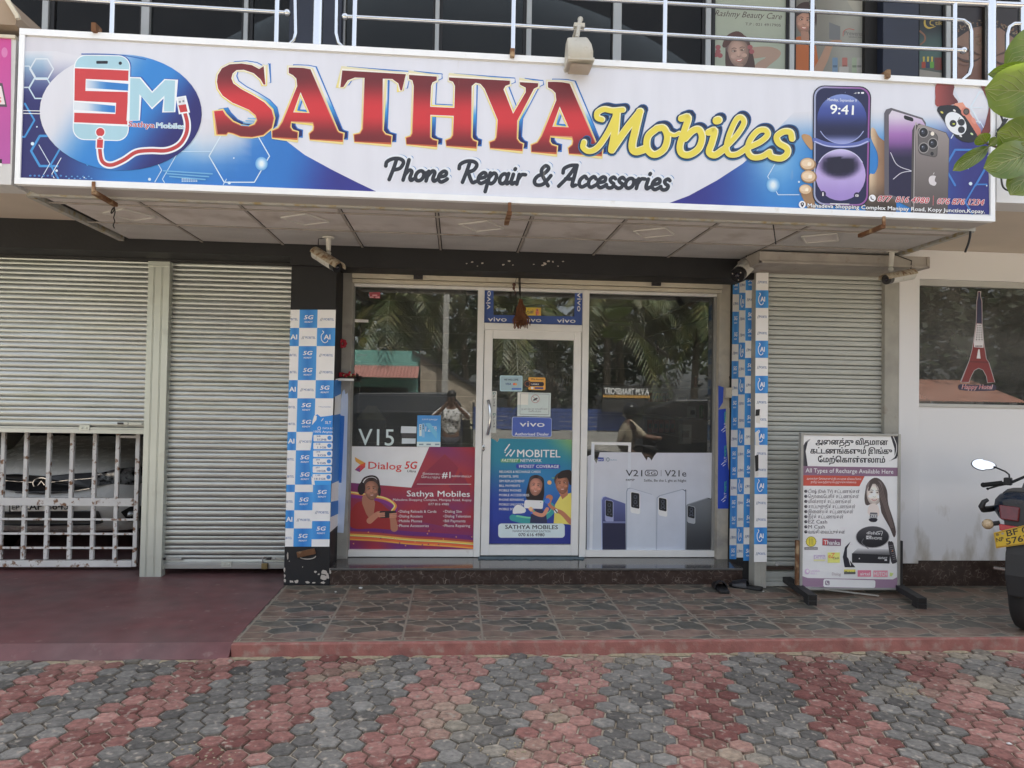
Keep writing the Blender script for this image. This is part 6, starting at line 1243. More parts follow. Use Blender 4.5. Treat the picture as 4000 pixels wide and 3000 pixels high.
fo = patch('fog_light_housing', [(470, 2000), (510, 1978), (600, 1976), (600, 2030), (500, 2038)], m_cblack, -.06); c = carpt(512, 2012, -.075); MB().ell(c, (.045, .025, .04)).build('fog_light', m_lamp, fo, smooth=True)
patch('plate_surround', [(34, 1957), (281, 1957), (281, 2001), (34, 2003)], m_cblack, -.068, .012)
np_ = patch('number_plate', [(40, 1962), (275, 1962), (275, 1996), (40, 1998)], mat('white_plate', (.85, .85, .82), .4), -.075, .012)
ap = Art(carpt(165, 1980, -.083).y, 1.3); ap.text('EP', (46, 1990), (76, 1990), 16, (20, 20, 24), bold=.02).text('CAP 6645', (84, 1992), (268, 1990), 27, (20, 20, 24), bold=.02); ap.build('plate_lettering', m_print, np_)
ws = MB(); ws.loft([[(cxc+.7*s_, CYf+1.06, ZF+1.07), (cxc+.62*s_, CYf+1.7, ZF+1.485), (cxc+.62*s_, CYf+1.68, ZF+1.5), (cxc+.7*s_, CYf+1.0, ZF+1.085)] for s_ in (-1, 1)]); ws.build('windscreen', m_cblack, t)
for s_ in (-1, 1):
    for yy in (.75, 3.0): MB().tube([(cxc+s_*(HW-.18), CYf+yy, ZF+.29), (cxc+s_*(HW-.0), CYf+yy, ZF+.29)], .29, 22).build('wheel', m_cblack, t, bevel=.02)
def padlock(px, py, Y):
    c = at(px, py, Y); t = thing('padlock', 'small brass padlock on the hasp of the closed silver shutter', 'padlock', c)
    MB().box(c.x-.026, c.x+.026, c.y-.012, c.y+.012, c.z-.05, c.z).build('body', mat('old_brass', (.25, .19, .09), .5, .7, var=.25), t, bevel=.005)
    MB().tube([c+Vector((.017*cos(a_), 0, .03+.02*sin(a_))) if 0 <= a_ <= pi else c+Vector((0, 0, 0)) for a_ in [pi*k/10 for k in range(11)]]+[c+Vector((-.017, 0, -.005))], .0055, 8).build('shackle', m_steel, t, smooth=True)
padlock(1034, 2200, Y_SH-.03)
# ------------------------------------------------------------------ balcony railing
Yr = 4.8; zsl = 3.3
def vpost(px, par, r=.018, top=-160, name='post'):
    p = at(px, 150, Yr); q_ = at(px, top, Yr); MB().tube([(p.x, Yr, zsl), (p.x, Yr, q_.z)], r, 12).build(name, m_steel, par, smooth=True)
def rail(pts, par, r=.014, name='rail', ball=None):
    MB().tube([at(x, y, Yr-.0) for x, y in pts], r, 10).build(name, m_steel, par, smooth=True)
    if ball: MB().ell(at(*ball, Yr), (.024,)*3).build('end_ball', m_steel, par, smooth=True)
RL = thing('balcony_railing', 'stainless steel railing with one curved end loop on the balcony left of the dark column', 'railing', (X(437, 100, Yr), Yr, zsl), 'balcony railings')
for px in (-400, 437, 1080): vpost(px, RL)
rail([(-500, -50), (304, 0), (1000, 43), (1120, 50)], RL, ball=(1122, 50)); rail([(-500, -170), (1000, -70)], RL); rail([(1140, -80), (1153, -40), (1155, 130), (1148, 158), (1128, 176), (1085, 180)], RL, .013, 'loop')
RL = thing('balcony_railing', 'long stainless steel railing along the middle of the balcony above the signboard', 'railing', (X(2592, 100, Yr), Yr, zsl), 'balcony railings')
for px in (1384, 2004, 2596, 3171, 3728): vpost(px, RL)
rail([(1350, 65), (2000, 99), (2596, 135), (3171, 168), (3762, 197)], RL, ball=(1348, 65)); MB().ell(at(3763, 197, Yr), (.024,)*3).build('end_ball', m_steel, RL, smooth=True)
rail([(1350, -55), (2004, -20), (2596, 12), (3171, 44), (3728, 76), (3762, 80), (3786, 96), (3794, 125), (3794, 258), (3785, 290), (3755, 316), (3720, 330)], RL); rail([(1330, -80), (1315, -40), (1313, 130), (1322, 168), (1345, 190), (1380, 195)], RL, .013, 'loop')
rail([(1400, -120), (3550, 0), (4100, 26)], RL, .022, 'top_rail')
RL = thing('balcony_railing', 'short stainless steel railing with curved loop behind the big green leaves', 'railing', (X(3995, 100, Yr), Yr, zsl), 'balcony railings')
vpost(3993, RL); rail([(4300, 108), (4000, 93), (3960, 93), (3940, 108), (3934, 135), (3934, 275), (3940, 300)], RL, .014)
for px, lb in ((1240, 'thick steel balcony post before the dark blue column'), (3870, 'thick steel balcony post above the right end of the signboard')):
    t = thing('railing_post', lb, 'post', at(px, 180, Yr)); vpost(px, t, .034, name='tube')
# ------------------------------------------------------------------ floodlight on the sign
t = thing('floodlight', 'old beige floodlight leaning over the top edge of the signboard', 'floodlight', at(2268, 230, 4.38)); m_fl = mat('aged_beige_plastic', (.48, .46, .4), .55, var=.1, vs=12, dirt=((.3, .24, .16), 20, .6, .8))
Yf = 4.38; rr_ = []
for py, x0, x1, yo, th in ((147, 2219, 2291, .0, .05), (152, 2216, 2294, -.02, .08), (185, 2214, 2306, -.05, .13), (215, 2214, 2311, -.06, .16), (240, 2216, 2312, -.05, .16), (249, 2216, 2314, -.04, .16)):
    p0, p1 = at(x0, py, Yf), at(x1, py, Yf); rr_.append([(p0.x, Yf+yo+th, p0.z), (p0.x, Yf+yo+.01, p0.z), (p0.x+.012, Yf+yo, p0.z), (p1.x-.012, Yf+yo, p1.z), (p1.x, Yf+yo+.01, p1.z), (p1.x, Yf+yo+th, p1.z)])
MB().loft(rr_).build('housing', m_fl, t, smooth=True)
p0, p1 = at(2213, 240, Yf), at(2317, 246, Yf); MB().box(p0.x, p1.x, Yf-.05, Yf+.13, p1.z-.008, p1.z+.012).build('rim', m_fl, t, bevel=.004)
p0, p1 = at(2228, 250, Yf), at(2310, 262, Yf); MB().box(p0.x, p1.x, Yf-.035, Yf+.11, p1.z, p0.z-.012).build('lens', mat('yellowed_glass', (.4, .34, .26), .3), t, bevel=.004)
b_ = MB(); b_.tube([at(2254, 148, Yf+.04), at(2260, 112, Yf+.1), at(2262, 100, Yf+.14)], .013, 8); p = at(2262, 102, Yf+.14); b_.box(p.x-.034, p.x+.034, p.y-.02, p.y+.02, p.z-.012, p.z+.012); b_.tube([at(2262, 98, Yf+.14), at(2267, 76, Yf+.2)], .014, 8); b_.ell(at(2267, 76, Yf+.2), (.018,)*3); b_.tube([at(2250, 112, Yf+.14), (X(2250, 112, Yf+.14), 4.8, at(2250, 112, Yf+.14).z)], .008, 6); b_.build('bracket_arm', m_fl, t, smooth=True)
# ------------------------------------------------------------------ neighbours' signs and eave
t = thing('signboard', 'pink signboard with white lower strip of the neighbouring shop at the left edge', 'signboard', at(0, 700, 4.53)); Yn = 4.53
p0, p1 = at(-900, 720, Yn), at(52, 722, Yn); zp = Z(30, 152, Yn)
MB().box(p0.x, p1.x-.012, Yn, Yn+.2, p1.z, zp).build('panel', mat('dusty_white_panel', (.6, .6, .6), .5, var=.08, stretch=(3, 1, .4)), t)
a = Art(Yn-.001, 1.25); a.poly([(-700, 100), (44, 146), (40, 640), (-700, 640)], lambda x, y: mixc((178, 66, 134), (160, 78, 148), (y-150)/500), cut=(1, 4)).poly([(-60, 320), (10, 325), (28, 418), (-60, 415)], (74, 66, 76)).poly([(-60, 332), (5, 336), (20, 408), (-60, 406)], (206, 198, 200)).text('s', (-18, 402), (5, 402), 34, (196, 110, 110), bold=.02).rect(-40, 622, 8, 638, (30, 28, 34)).rect(-40, 638, 8, 650, (214, 212, 214)).ell(18, 205, 12, 20, (186, 110, 160))
a.build('print', m_print, t)
MB().box(p0.x, p1.x-.01, Yn-.015, Yn+.02, zp, zp+.02).build('frame', m_cream, t, bevel=.002)
MB().tube([at(-400, 90, 4.7), at(62, 117, 4.7)], .012, 8).build('top_bar', m_cream, t)
t = thing('signboard', 'plain white signboard of the next shop behind the green leaves', 'signboard', at(3950, 790, 4.53)); p0, p1 = at(3893, 790, Yn), at(4700, 330, Yn)
MB().box(p0.x, p1.x, Yn, Yn+.2, p0.z, Z(3950, 400, Yn)).build('panel', mat('clean_white_panel', (.68, .69, .7), .5, var=.04), t)
a = Art(Yn-.001, 1.3); a.stroke([(4006, 700), (3990, 712), (3988, 735), (4004, 748)], 12, (30, 30, 34), 3); a.build('print', m_print, t)
t = thing('tiled_eave', 'beige underside of a small sloping eave at the top left corner', 'eave', at(20, 60, 4.6))
MB().prism([at(-300, -60, 4.5), at(25, -10, 4.5), at(66, 62, 4.5), at(60, 98, 4.5), at(-300, 78, 4.5)], (0, 1.2, 0)).build('soffit', mat('eave_beige', (.34, .26, .19), .85, var=.1), t)
MB().tube([at(22, -12, 4.48), at(68, 62, 4.48), at(71, 74, 4.48)], .016, 4).build('edge_strip', m_cream, t); MB().obox(at(73, 92, 4.7), (.012, 0, .0), (0, .02, 0), (-.02, 0, .05)).build('strut', m_cream, t)
# ------------------------------------------------------------------ security cameras
m_cctv = mat('white_camera_body', (.6, .59, .55), .4, var=.06, dirt=((.35, .28, .18), 20, .6, .8)); m_rustcap = mat('stained_camera_hood', (.42, .36, .27), .7, var=.2, vs=20, dirt=((.18, .1, .05), 30, .5, .65))
def cctv(label, base, joint, rear, front, r=.042, hood=True, leds=False):
    t = thing('security_camera', label, 'camera', base)
    s_ = MB(); s_.tube([base, base+Vector((0, 0, -.012))], .045, 16); s_.tube([base, joint+Vector((0, 0, .02))], [.022, .017], 12); s_.ell(joint, (.02,)*3); s_.build('mount', m_cctv, t, smooth=True)
    d = (front-rear).normalized(); side = d.cross(Vector((0, 0, 1))).normalized(); up_ = side.cross(d)
    b = MB(); b.tube([rear, rear+d*.015, front-d*.05], [r*.8, r, r], 18); b.build('body', m_cctv, t, smooth=True)
    f_ = MB(); f_.tube([front-d*.05, front], [r*.97, r*.95], 18); f_.ell(front, (r*.4,)*3, m=1, nu=12, nv=8)
    if leds:
        for k in range(3): f_.ell(front+(side*cos(2*pi*k/3+.5)+up_*sin(2*pi*k/3+.5))*r*.65, (.006,)*3, m=2, nu=6, nv=4)
    f_.build('lens_face', [m_cblack, mat('lens_glass', (.02, .02, .03), .05), m_chip], t, smooth=True)
    if hood:
        h = MB(); P = []
        for q in (rear-d*.0, front+d*.035): P.append([q+side*r*1.15*cos(a_)+up_*r*1.18*sin(a_) for a_ in [pi*(.02+.96*k/10) for k in range(11)]]+[q+side*r*1.05*cos(a_)+up_*r*1.08*sin(a_) for a_ in [pi*(.98-.96*k/10) for k in range(11)]])
        h.loft(P); h.build('hood', m_rustcap, t, smooth=True)
    w_ = MB(); w_.tube([rear+d*.02+up_*r, rear+up_*(r+.05)+Vector((0, 0, .02)), base+Vector((-.03, 0, -.01))], .004, 6); w_.build('cable', m_cblack, t)
Yc = 5.75
c1 = atz(1283, 926, ZC-.004); cctv('weathered security camera hanging from the ceiling over the left pillar', c1, at(1283, 990, c1.y), at(1230, 988, c1.y+.03), at(1318, 1044, c1.y-.16), .043)
c3 = atz(3484, 982, ZC-.014); c3.y = 5.5; c3 = at(3484, 980, 5.5); cctv('security camera with stained hood hanging in front of the grey roller box', c3, at(3480, 1052, 5.5), at(3565, 1072, 5.56), at(3462, 1092, 5.38), .04)
c2 = atz(2925, 1012, ZC-.004); cctv('stubby security camera under the ceiling corner over the right pillar', Vector((c2.x, 5.8, ZC-.004)), at(2925, 1025, 5.82), at(2926, 1030, 5.86), at(2880, 1076, 5.72), .062, hood=False, leds=True)
# ------------------------------------------------------------------ small things at the shop front
t = thing('flower_shelf', 'little shelf with red flowers on the left shop jamb', 'shelf', at(1350, 1478, 6.33)); p0, p1 = at(1314, 1476, 6.3), at(1387, 1478, 6.3)
MB().box(p0.x, p1.x, 6.25, 6.4, p0.z-.012, p0.z+.006).build('board', m_cblack, t, bevel=.002)
MB().box(p0.x+.005, p1.x-.003, 6.243, 6.25, p0.z-.025, p0.z-.006).build('edge', m_pvc, t)
t = thing('flowers', 'heap of small red flowers lying on the little shelf', 'flowers', at(1352, 1462, 6.32)); f = MB(); q = random.Random(2)
for k in range(60):
    c = at(1322+q.random()*64, 1471-abs(q.gauss(0, 6)), 6.26+q.random()*.1); f.ell(c, (.012, .012, .007), m=0 if k % 5 else (1 if k % 2 else 2), nu=6, nv=4, rot=Matrix.Rotation(q.random()*3, 3, 'X'))
f.build('petals', [mat('red_petal', (.36, .015, .03), .6, var=.3), mat('cream_petal', (.5, .42, .26), .7), mat('green_stem', (.06, .1, .03), .7)], t)
t = thing('picture_strip', 'narrow yellowish picture strip with a red flower over the flower shelf', 'picture', at(1325, 1400, 6.33)); MB().prism([at(1316, 1345, 6.36), at(1330, 1340, 6.36), at(1327, 1440, 6.36), at(1318, 1445, 6.36)], (0, .01, 0)).build('card', mat('ochre_card', (.36, .26, .1), .6, var=.3, vs=20), t)
f = MB()
for k in range(7): c = at(1338, 1342, 6.33); f.ell(c+Vector((.022*cos(k*.9), 0, .026*sin(k*.9))), (.018, .01, .016), nu=8, nv=5)
f.build('flower', mat('red_petal', (.36, .015, .03)), t)
t = thing('coir_charm', 'brown coir bundle hanging on strings in front of the transom', 'charm', at(2032, 1042, 6.28)); m_coir = mat('coir_fibre', (.16, .065, .03), .9, var=.4, vs=60); Yq = 6.28; f = MB(); q = random.Random(5)
for k in range(90):
    x = q.gauss(2034, 7); e = q.gauss(2034, 14); f.tube([at(2032+q.gauss(0, 2), 1168, Yq+q.gauss(0, .01)), at(x, 1205, Yq+q.gauss(0, .02)), at(e, 1250, Yq+q.gauss(0, .025)), at(e+q.gauss(0, 4), 1262+q.random()*24, Yq+q.gauss(0, .03))], [.003, .005, .005, .002], 3)
f.build('fibre_bundle', m_coir, t)
f = MB()
for k in range(7): f.tube([at(2030+k*1.6-4, 1042, Yq), at(2032+q.gauss(0, 5), 1100, Yq+q.gauss(0, .01)), at(2033, 1175, Yq)], .0025, 4)
f.tube([at(2030, 1042, Yq), at(2016, 1090, Yq), at(2008, 1125, Yq)], .0025, 4); f.build('strings', m_gap, t)
f = MB(); f.ell(at(2008, 1112, Yq), (.016, .014, .018)); f.ell(at(2007, 1126, Yq), (.012, .012, .016)); f.tube([at(2008, 1130, Yq), at(2014, 1142, Yq), at(2010, 1150, Yq)], .004, 5); f.build('seed', mat('dark_seed', (.1, .045, .03), .6), t, smooth=True)
t = thing('switch_box', 'small beige electric box on the right window jamb', 'box', at(2852, 1534, 6.38)); p0, p1 = at(2836, 1554, 6.33), at(2868, 1514, 6.33)
MB().box(p0.x, p1.x, 6.33, 6.4, p0.z, p1.z).build('case', mat('beige_plastic', (.5, .45, .35), .5, var=.08), t, bevel=.006)
f = MB()
for dz in (.3, .72): f.tube([(p1.x-.02, 6.326, p0.z+(p1.z-p0.z)*dz), (p1.x-.02, 6.331, p0.z+(p1.z-p0.z)*dz)], .008, 10)
f.build('knockout', m_guide, t); MB().tube([at(2852, 1514, 6.38), at(2853, 1490, 6.385), at(2850, 1470, 6.39)], .006, 6).build('cable', m_cblack, t)
t = thing('doormat', 'thin blue grey mat with ragged edge under the shop door', 'mat', at(2075, 2175, 6.42)); n = 40; x0, x1 = X(1868, 2170, 6.4), X(2282, 2172, 6.4); q = random.Random(1); vs = []
for i in range(n+1): x = x0+(x1-x0)*i/n; y = 6.37+q.uniform(-.012, .012); vs += [(x, y, .2195), (x, y, .226), (x, 6.468, .226), (x, 6.468, .2195)]
MB().add(vs, [(4*i+a_, 4*i+(a_+1) % 4, 4*i+4+(a_+1) % 4, 4*i+4+a_) for i in range(n) for a_ in range(4)]).build('rubber_sheet', mat('blue_grey_mat', (.11, .16, .19), .8, var=.15), t)
def slipper(label, c, ang, mirror=1):
    t = thing('slipper', label, 'slipper', c, 'black slippers by the step'); d = Vector((sin(ang), cos(ang), 0)); s_ = Vector((cos(ang), -sin(ang), 0))*mirror
    out = []; prof = [(-.13, .028), (-.12, .04), (-.08, .044), (-.02, .04), (.05, .05), (.1, .052), (.125, .04), (.138, .02)]
    rg = [[c+d*a_-s_*w_+Vector((0, 0, z)) for z in (.002, .024)] + [c+d*a_+s_*w_+Vector((0, 0, z)) for z in (.024, .002)] for a_, w_ in prof]
    MB().loft(rg).build('sole', mat('black_rubber', (.014, .014, .015), .5, var=.2), t, smooth=True, bevel=.003)
    rg = [[c+d*(a_+.012*sin(pi*k/10))+s_*.052*cos(pi*k/10)*1.04+Vector((0, 0, .012+h*sin(pi*k/10)**.8)) for k in range(11)]+[c+d*(a_+.012*sin(pi*k/10))+s_*.047*cos(pi*k/10)*1.04+Vector((0, 0, .010+(h-.006)*sin(pi*k/10)**.8)) for k in range(10, -1, -1)] for a_, h in ((-.015, .062), (.02, .06), (.06, .05), (.1, .036))]
    MB().loft(rg).build('strap', mat('black_leather', (.02, .02, .024), .35, var=.2), t, smooth=True)
slipper('black slipper pointing straight at the brown step, heel towards the street', atz(2816, 2305, ZF), .12)
slipper('black slipper lying slantwise against the right pillar foot', atz(2915, 2298, ZF), -.95, -1)
# ------------------------------------------------------------------ standing board
Yb = 5.7
t = thing('standing_board', 'white standing board with Tamil recharge notices and a dark haired woman on black metal feet', 'board', atz(3320, 2320, ZF))
bx0, bx1, bz0, bz1 = X(3127, 2000, Yb), X(3514, 2000, Yb), Z(3320, 2305, Yb), Z(3320, 1693, Yb)
MB().box(bx0+.02, bx1-.02, Yb+.004, Yb+.03, bz0+.02, bz1-.02).build('panel', m_white, t)
f = MB(); f.box(bx0-.004, bx0+.018, Yb-.008, Yb+.035, bz0, bz1); f.box(bx1-.018, bx1+.004, Yb-.008, Yb+.035, bz0, bz1); f.box(bx0+.019, bx1-.019, Yb-.007, Yb+.034, bz1-.018, bz1); f.box(bx0+.019, bx1-.019, Yb-.007, Yb+.034, bz0, bz0+.018)
f.build('frame', mat('dull_aluminium', (.42, .42, .4), .45, .5, var=.15), t, bevel=.003)
for px0, py0, px1, py1 in ((3065, 2285, 3174, 2366), (3490, 2310, 3602, 2379)):
    A_, B_ = atz(px0, py0, ZF+.0), atz(px1, py1, ZF); d = (B_-A_).normalized(); s_ = Vector((-d.y, d.x, 0)); c = (A_+B_)/2; L_ = (B_-A_).length/2+.12; c = c-d*.12
    f = MB(); f.obox(c+Vector((0, 0, .06)), d*L_, s_*.034, (0, 0, .022)); f.obox(c+d*(L_+.0005)+Vector((0, 0, .06)), d*.0008, s_*.026, (0, 0, .015), m=1); f.obox(c+d*(L_-.05)+Vector((0, 0, .018)), d*.05, s_*.033, (0, 0, .0175)); f.obox(c+d*(L_+.0005)+Vector((0, 0, .018)), d*.0008, s_*.026, (0, 0, .011), m=1); f.build('foot', [mat('black_square_tube', (.035, .035, .036), .6, .3, var=.25, vs=10), m_gap], t)
    x_ = A_.x-.02 if px0 < 3300 else bx1+.02; f = MB(); f.box(bx0-.03 if px0 < 3300 else bx1+.006, bx0-.006 if px0 < 3300 else bx1+.03, Yb+.0, Yb+.03, ZF+.08, Z(3118, 2112, Yb)); f.build('upright', m_rust if px0 < 3300 else m_dark_metal, t)
MB().tube([at(3220, 2302, Yb-.02), at(3432, 2327, Yb-.06)], .007, 4).build('loose_rod', m_guide, t)
a = Art(Yb+.0035, 1.6); a.inc = .8; a.crop(2900, 1600, 1.8436)
DK, PU = (40, 40, 48), (118, 92, 112)
a.poly([(428, 172), (1125, 185), (1117, 1300), (413, 1275)], (204, 203, 204))
for k in range(9): a.ell(random.Random(k).uniform(450, 780), random.Random(k+40).uniform(560, 1200), 30, 8, (197, 195, 196), n=10)
a.poly([(435, 330), (455, 240), (492, 212), (470, 235), (455, 300), (470, 408), (430, 405)], DK).poly([(437, 262), (455, 232), (492, 208), (455, 240), (446, 290), (455, 405), (436, 405)], (60, 60, 66))
a.poly([(1065, 184), (1124, 186), (1122, 320), (1110, 350), (1055, 372), (1095, 345), (1095, 280)], DK).stroke([(1085, 190), (1110, 260), (1100, 330), (1065, 365)], 5, (204, 203, 204))
for t_, x0, x1, y in (('அனைத்து விதமான', 528, 1046, 250), ('கட்டணங்களும் இங்கு', 490, 1076, 315), ('மேற்கொள்ளலாம்', 545, 1026, 378)): a.text(tam(t_), (x0, y), (x1, y+4), 38, (34, 34, 40), bold=.03, res=3)
a.poly([(428, 406), (1120, 418), (1119, 480), (427, 478)], PU); a.text('All Types of Recharge Available Here', (455, 452), (1086, 462), 30, (216, 212, 214), bold=.006)
a.poly([(426, 472), (880, 479), (842, 552), (425, 548)], (170, 74, 62)); a.text(tam('அனைத்து சேவைகளும் நியாயமான விலையிலும்'), (462, 503), (855, 507), 13, (222, 205, 200)).text(tam('துரித வேகத்திலும் பெற்றுக்கொள்ளலாம்.'), (492, 528), (822, 530), 13, (222, 205, 200))
# woman
HRC = (74, 65, 63); a.poly([(882, 600), (900, 530), (950, 490), (1000, 510), (1040, 580), (1050, 680), (1085, 790), (1105, 880), (1090, 920), (1060, 850), (1000, 740), (985, 660), (900, 690), (880, 660)], HRC, smooth=3)
portrait(a, 950, 612, 112, (206, 194, 186), (84, 74, 72), (204, 203, 204), tilt=.05, longh=False, sh=False); a.poly([(920, 680), (975, 690), (985, 760), (940, 780), (900, 740)], (196, 186, 180), smooth=2)
a.stroke([(910, 580), (940, 510), (990, 560), (1010, 680), (1060, 800), (1095, 900)], [12, 30, 26, 40, 34, 10], HRC)
for k in range(4): a.stroke([(960+k*12, 540), (1015+k*8, 680), (1070+k*6, 850)], 3, (110, 98, 94))
a.rrect([(918, 740), (972, 742), (970, 785), (916, 783)], 6, (90, 90, 94)).text('ZEE', (920, 776), (968, 778), 22, (214, 212, 212), bold=.01).poly([(912, 785), (970, 786), (960, 808), (920, 806)], DK, smooth=3)
for k, (t_, x1) in enumerate((('டிஷ் (Dish TV) கட்டணங்கள்', 845), ('தொலைபேசிக் கட்டணங்கள்', 838), ('மின்சாரக் கட்டணங்கள்', 783), ('காப்புறுதிக் கட்டணங்கள்', 812), ('இணையக் கட்டணங்கள்', 797), ('நீர்க் கட்டணங்கள்', 727), ('EZ Cash', 609), ('M Cash', 592), ('வங்கி வைப்புக்கள்', 738))):
    y = 600+k*36.5; a.ell(456, y-12, 12, 11, (44, 42, 48), n=14).ell(459, y-14, 5, 4, (120, 118, 124), n=8).text(tam(t_), (474, y), (x1, y+1), 24 if t_[0] not in 'EM' else 25, (98, 92, 98), bold=.006 if t_[0] not in 'EM' else .012)
a.poly([(735, 1135), (722, 1060), (738, 990), (778, 950), (752, 1000), (752, 1060), (812, 1135)], DK).stroke([(775, 1000), (762, 1050), (778, 1120)], 5, (204, 203, 204))
a.ell(936, 918, 122, 80, (150, 148, 150)).ell(936, 916, 117, 76, lambda x, y: mixc((70, 70, 74), (36, 36, 40), (y-2060)/60), cut=(1, 6)); a.text('dishtv', (893, 896), (993, 902), 22, (214, 214, 216), bold=.01, shear=.1).rect(890, 908, 928, 932, (206, 206, 208)).text('HD', (894, 929), (925, 930), 17, (44, 44, 50), bold=.02).text('HOME', (933, 934), (1003, 937), 18, (206, 206, 208), bold=.01).stroke([(870, 930), (860, 960), (905, 1000)], 5, (96, 96, 100)).stroke([(965, 880), (1005, 876), (1000, 905)], 4, (214, 214, 216))
a.poly([(790, 1035), (830, 998), (1055, 1006), (1062, 1045)], lambda x, y: mixc((186, 186, 188), (96, 96, 98), sst(2140, 2165, y)), cut=(1, 4)).poly([(787, 1035), (1062, 1045), (1058, 1108), (788, 1102)], (40, 40, 44)); a.ell(841, 1072, 5, 5, (190, 190, 190), n=8).text('dishNXT', (975, 1074), (1042, 1077), 15, (196, 196, 198), bold=.012).rect(1022, 1078, 1040, 1088, (200, 200, 200))
a.poly([(1046, 958), (1065, 950), (1085, 960), (1110, 1080), (1108, 1100), (1088, 1108), (1070, 1095)], (52, 50, 54), smooth=2)
for k in range(8):
    for j in range(3): a.ell(1064+k*4+j*9-4, 980+k*14-j*2, 3, 3, (140, 138, 140), n=6)
a.ell(1079, 1017, 4, 4, (200, 120, 60), n=8)
for k in range(16): a.poly([(493+32*cos(2*pi*(k+d)/16)*r_, 950+32*sin(2*pi*(k+d)/16)*r_) for d, r_ in ((-.35, 1), (0, 1.28), (.35, 1))], (150, 140, 60))
a.ell(493, 950, 36, 36, (190, 178, 70)).stroke(ring_pts(493, 950, 35, 35, 18), 4, (120, 110, 50)); 
for dx in (-12, 0, 12): a.stroke([(493+dx, 928), (493+dx, 972)], 3, (100, 96, 60), 0)
a.rect(445, 990, 541, 1008, (108, 104, 108)).text('Ceylon Electricity Board', (450, 1003), (536, 1003), 8, (200, 198, 200))
a.poly([(575, 926), (708, 930), (707, 980), (574, 977)], (112, 76, 96)).poly([(577, 930), (610, 931), (608, 975), (576, 974)], (170, 70, 70)).text('Thanka', (584, 970), (700, 974), 30, (206, 198, 200), bold=.016)
a.rect(512, 1046, 596, 1078, (170, 158, 178)).rect(512, 1078, 596, 1090, (206, 202, 150)).text('Cash', (520, 1073), (590, 1074), 22, (206, 204, 208), bold=.01); a.rect(612, 1028, 700, 1102, (212, 202, 112)).text('eZ', (618, 1068), (665, 1066), 34, (196, 110, 70), bold=.01, shear=.2).text('Cash', (648, 1076), (694, 1077), 17, (80, 76, 70), bold=.01)
a.ell(465, 1165, 18, 20, (186, 160, 186)).ell(468, 1163, 10, 12, (204, 203, 204)).text('LANKA', (490, 1166), (555, 1168), 15, (186, 165, 190)).text('BELL', (490, 1184), (538, 1185), 13, (186, 165, 190)).text('Dialog', (643, 1192), (706, 1194), 20, (150, 138, 142))
a.rect(730, 1150, 812, 1168, (196, 186, 90)).rect(730, 1168, 812, 1184, (88, 86, 90)).text('Mobitel', (736, 1176), (806, 1178), 16, (70, 90, 60), bold=.01).rect(828, 1156, 924, 1202, (188, 110, 130)).text('airtel', (846, 1192), (914, 1193), 22, (212, 196, 202), bold=.012).rect(940, 1158, 1044, 1204, (196, 130, 144)).text('HUTCH', (946, 1194), (1038, 1196), 26, (212, 196, 202), bold=.01).poly([(1060, 1172), (1086, 1178), (1074, 1200), (1058, 1198)], (176, 190, 120))
a.poly([(420, 1196), (470, 1212), (1080, 1222), (1113, 1206), (1112, 1298), (414, 1272)], (132, 108, 128)); a.rrect([(582, 1218), (956, 1228), (954, 1284), (580, 1276)], 14, (206, 205, 204)).rrect([(594, 1230), (626, 1231), (626, 1264), (593, 1263)], 8, (128, 116, 130)).stroke([(603, 1238), (606, 1250), (617, 1256)], 6, (206, 205, 206), 3)
a.build('print', m_print, t)
# ------------------------------------------------------------------ motorcycle by the white wall
PH = R(50); T0 = Vector((3.803, 4.667, 0)); bd = Vector((sin(PH), cos(PH), 0)); bn = Vector((-cos(PH), sin(PH), 0))
def bl(a_, b_, z): return T0+bd*a_+bn*b_+Vector((0, 0, z))
MC = thing('motorcycle', 'dark blue motorcycle with yellow rear plate parked by the white wall at the right edge', 'motorcycle', bl(.25, 0, ZF))
m_mblue = mat('dark_blue_paint', (.012, .022, .04), .28, var=.1); m_mblk = mat('black_plastic', (.016, .017, .019), .5, var=.2); m_tyre = mat('tyre_rubber', (.018, .018, .018), .85)
def wheel(a_, nm):
    w_ = MB(); c = bl(a_, 0, ZF+.3); w_.tube([c+bd*.245*cos(k)+Vector((0, 0, .245*sin(k))) for k in [2*pi*i/32 for i in range(33)]], .055, 10, sq=1.1); o = w_.build(nm, m_tyre, MC, smooth=True)
    r_ = MB(); r_.tube([c+bd*.19*cos(k)+Vector((0, 0, .19*sin(k))) for k in [2*pi*i/32 for i in range(33)]], .022, 8); r_.tube([c-bn*.07, c+bn*.07], .04, 12)
    for k in range(5): r_.tube([c, c+bd*.19*cos(k*1.257)+Vector((0, 0, .19*sin(k*1.257)))], .016, 6)
    r_.build('rim', m_mblk, o)
wheel(.24, 'rear_wheel'); wheel(1.46, 'front_wheel')
def loftb(nm, secs, m, par=MC, bevel=.0, smooth=True):   # sections (a, half width, z low, z high, shoulder)
    rg = []
    for a_, w_, z0, z1 in secs:
        rg.append([bl(a_, w_*cos(k)*(1 if sin(k) < 0 else .96), (z0+z1)/2+(z1-z0)/2*(abs(sin(k))**.7)*(1 if sin(k) > 0 else -1)) for k in [2*pi*i/16+.2 for i in range(16)]])
    return MB().loft(rg).build(nm, m, par, smooth=smooth, bevel=bevel)
loftb('tail_fairing', [(-.05, .09, .94, 1.0), (.0, .145, .87, 1.04), (.15, .175, .8, 1.05), (.35, .16, .74, .98), (.55, .12, .7, .9)], m_mblue)
loftb('seat', [(.02, .1, 1.0, 1.05), (.2, .13, .96, 1.06), (.5, .13, .88, .98), (.72, .1, .86, .95)], m_mblk)
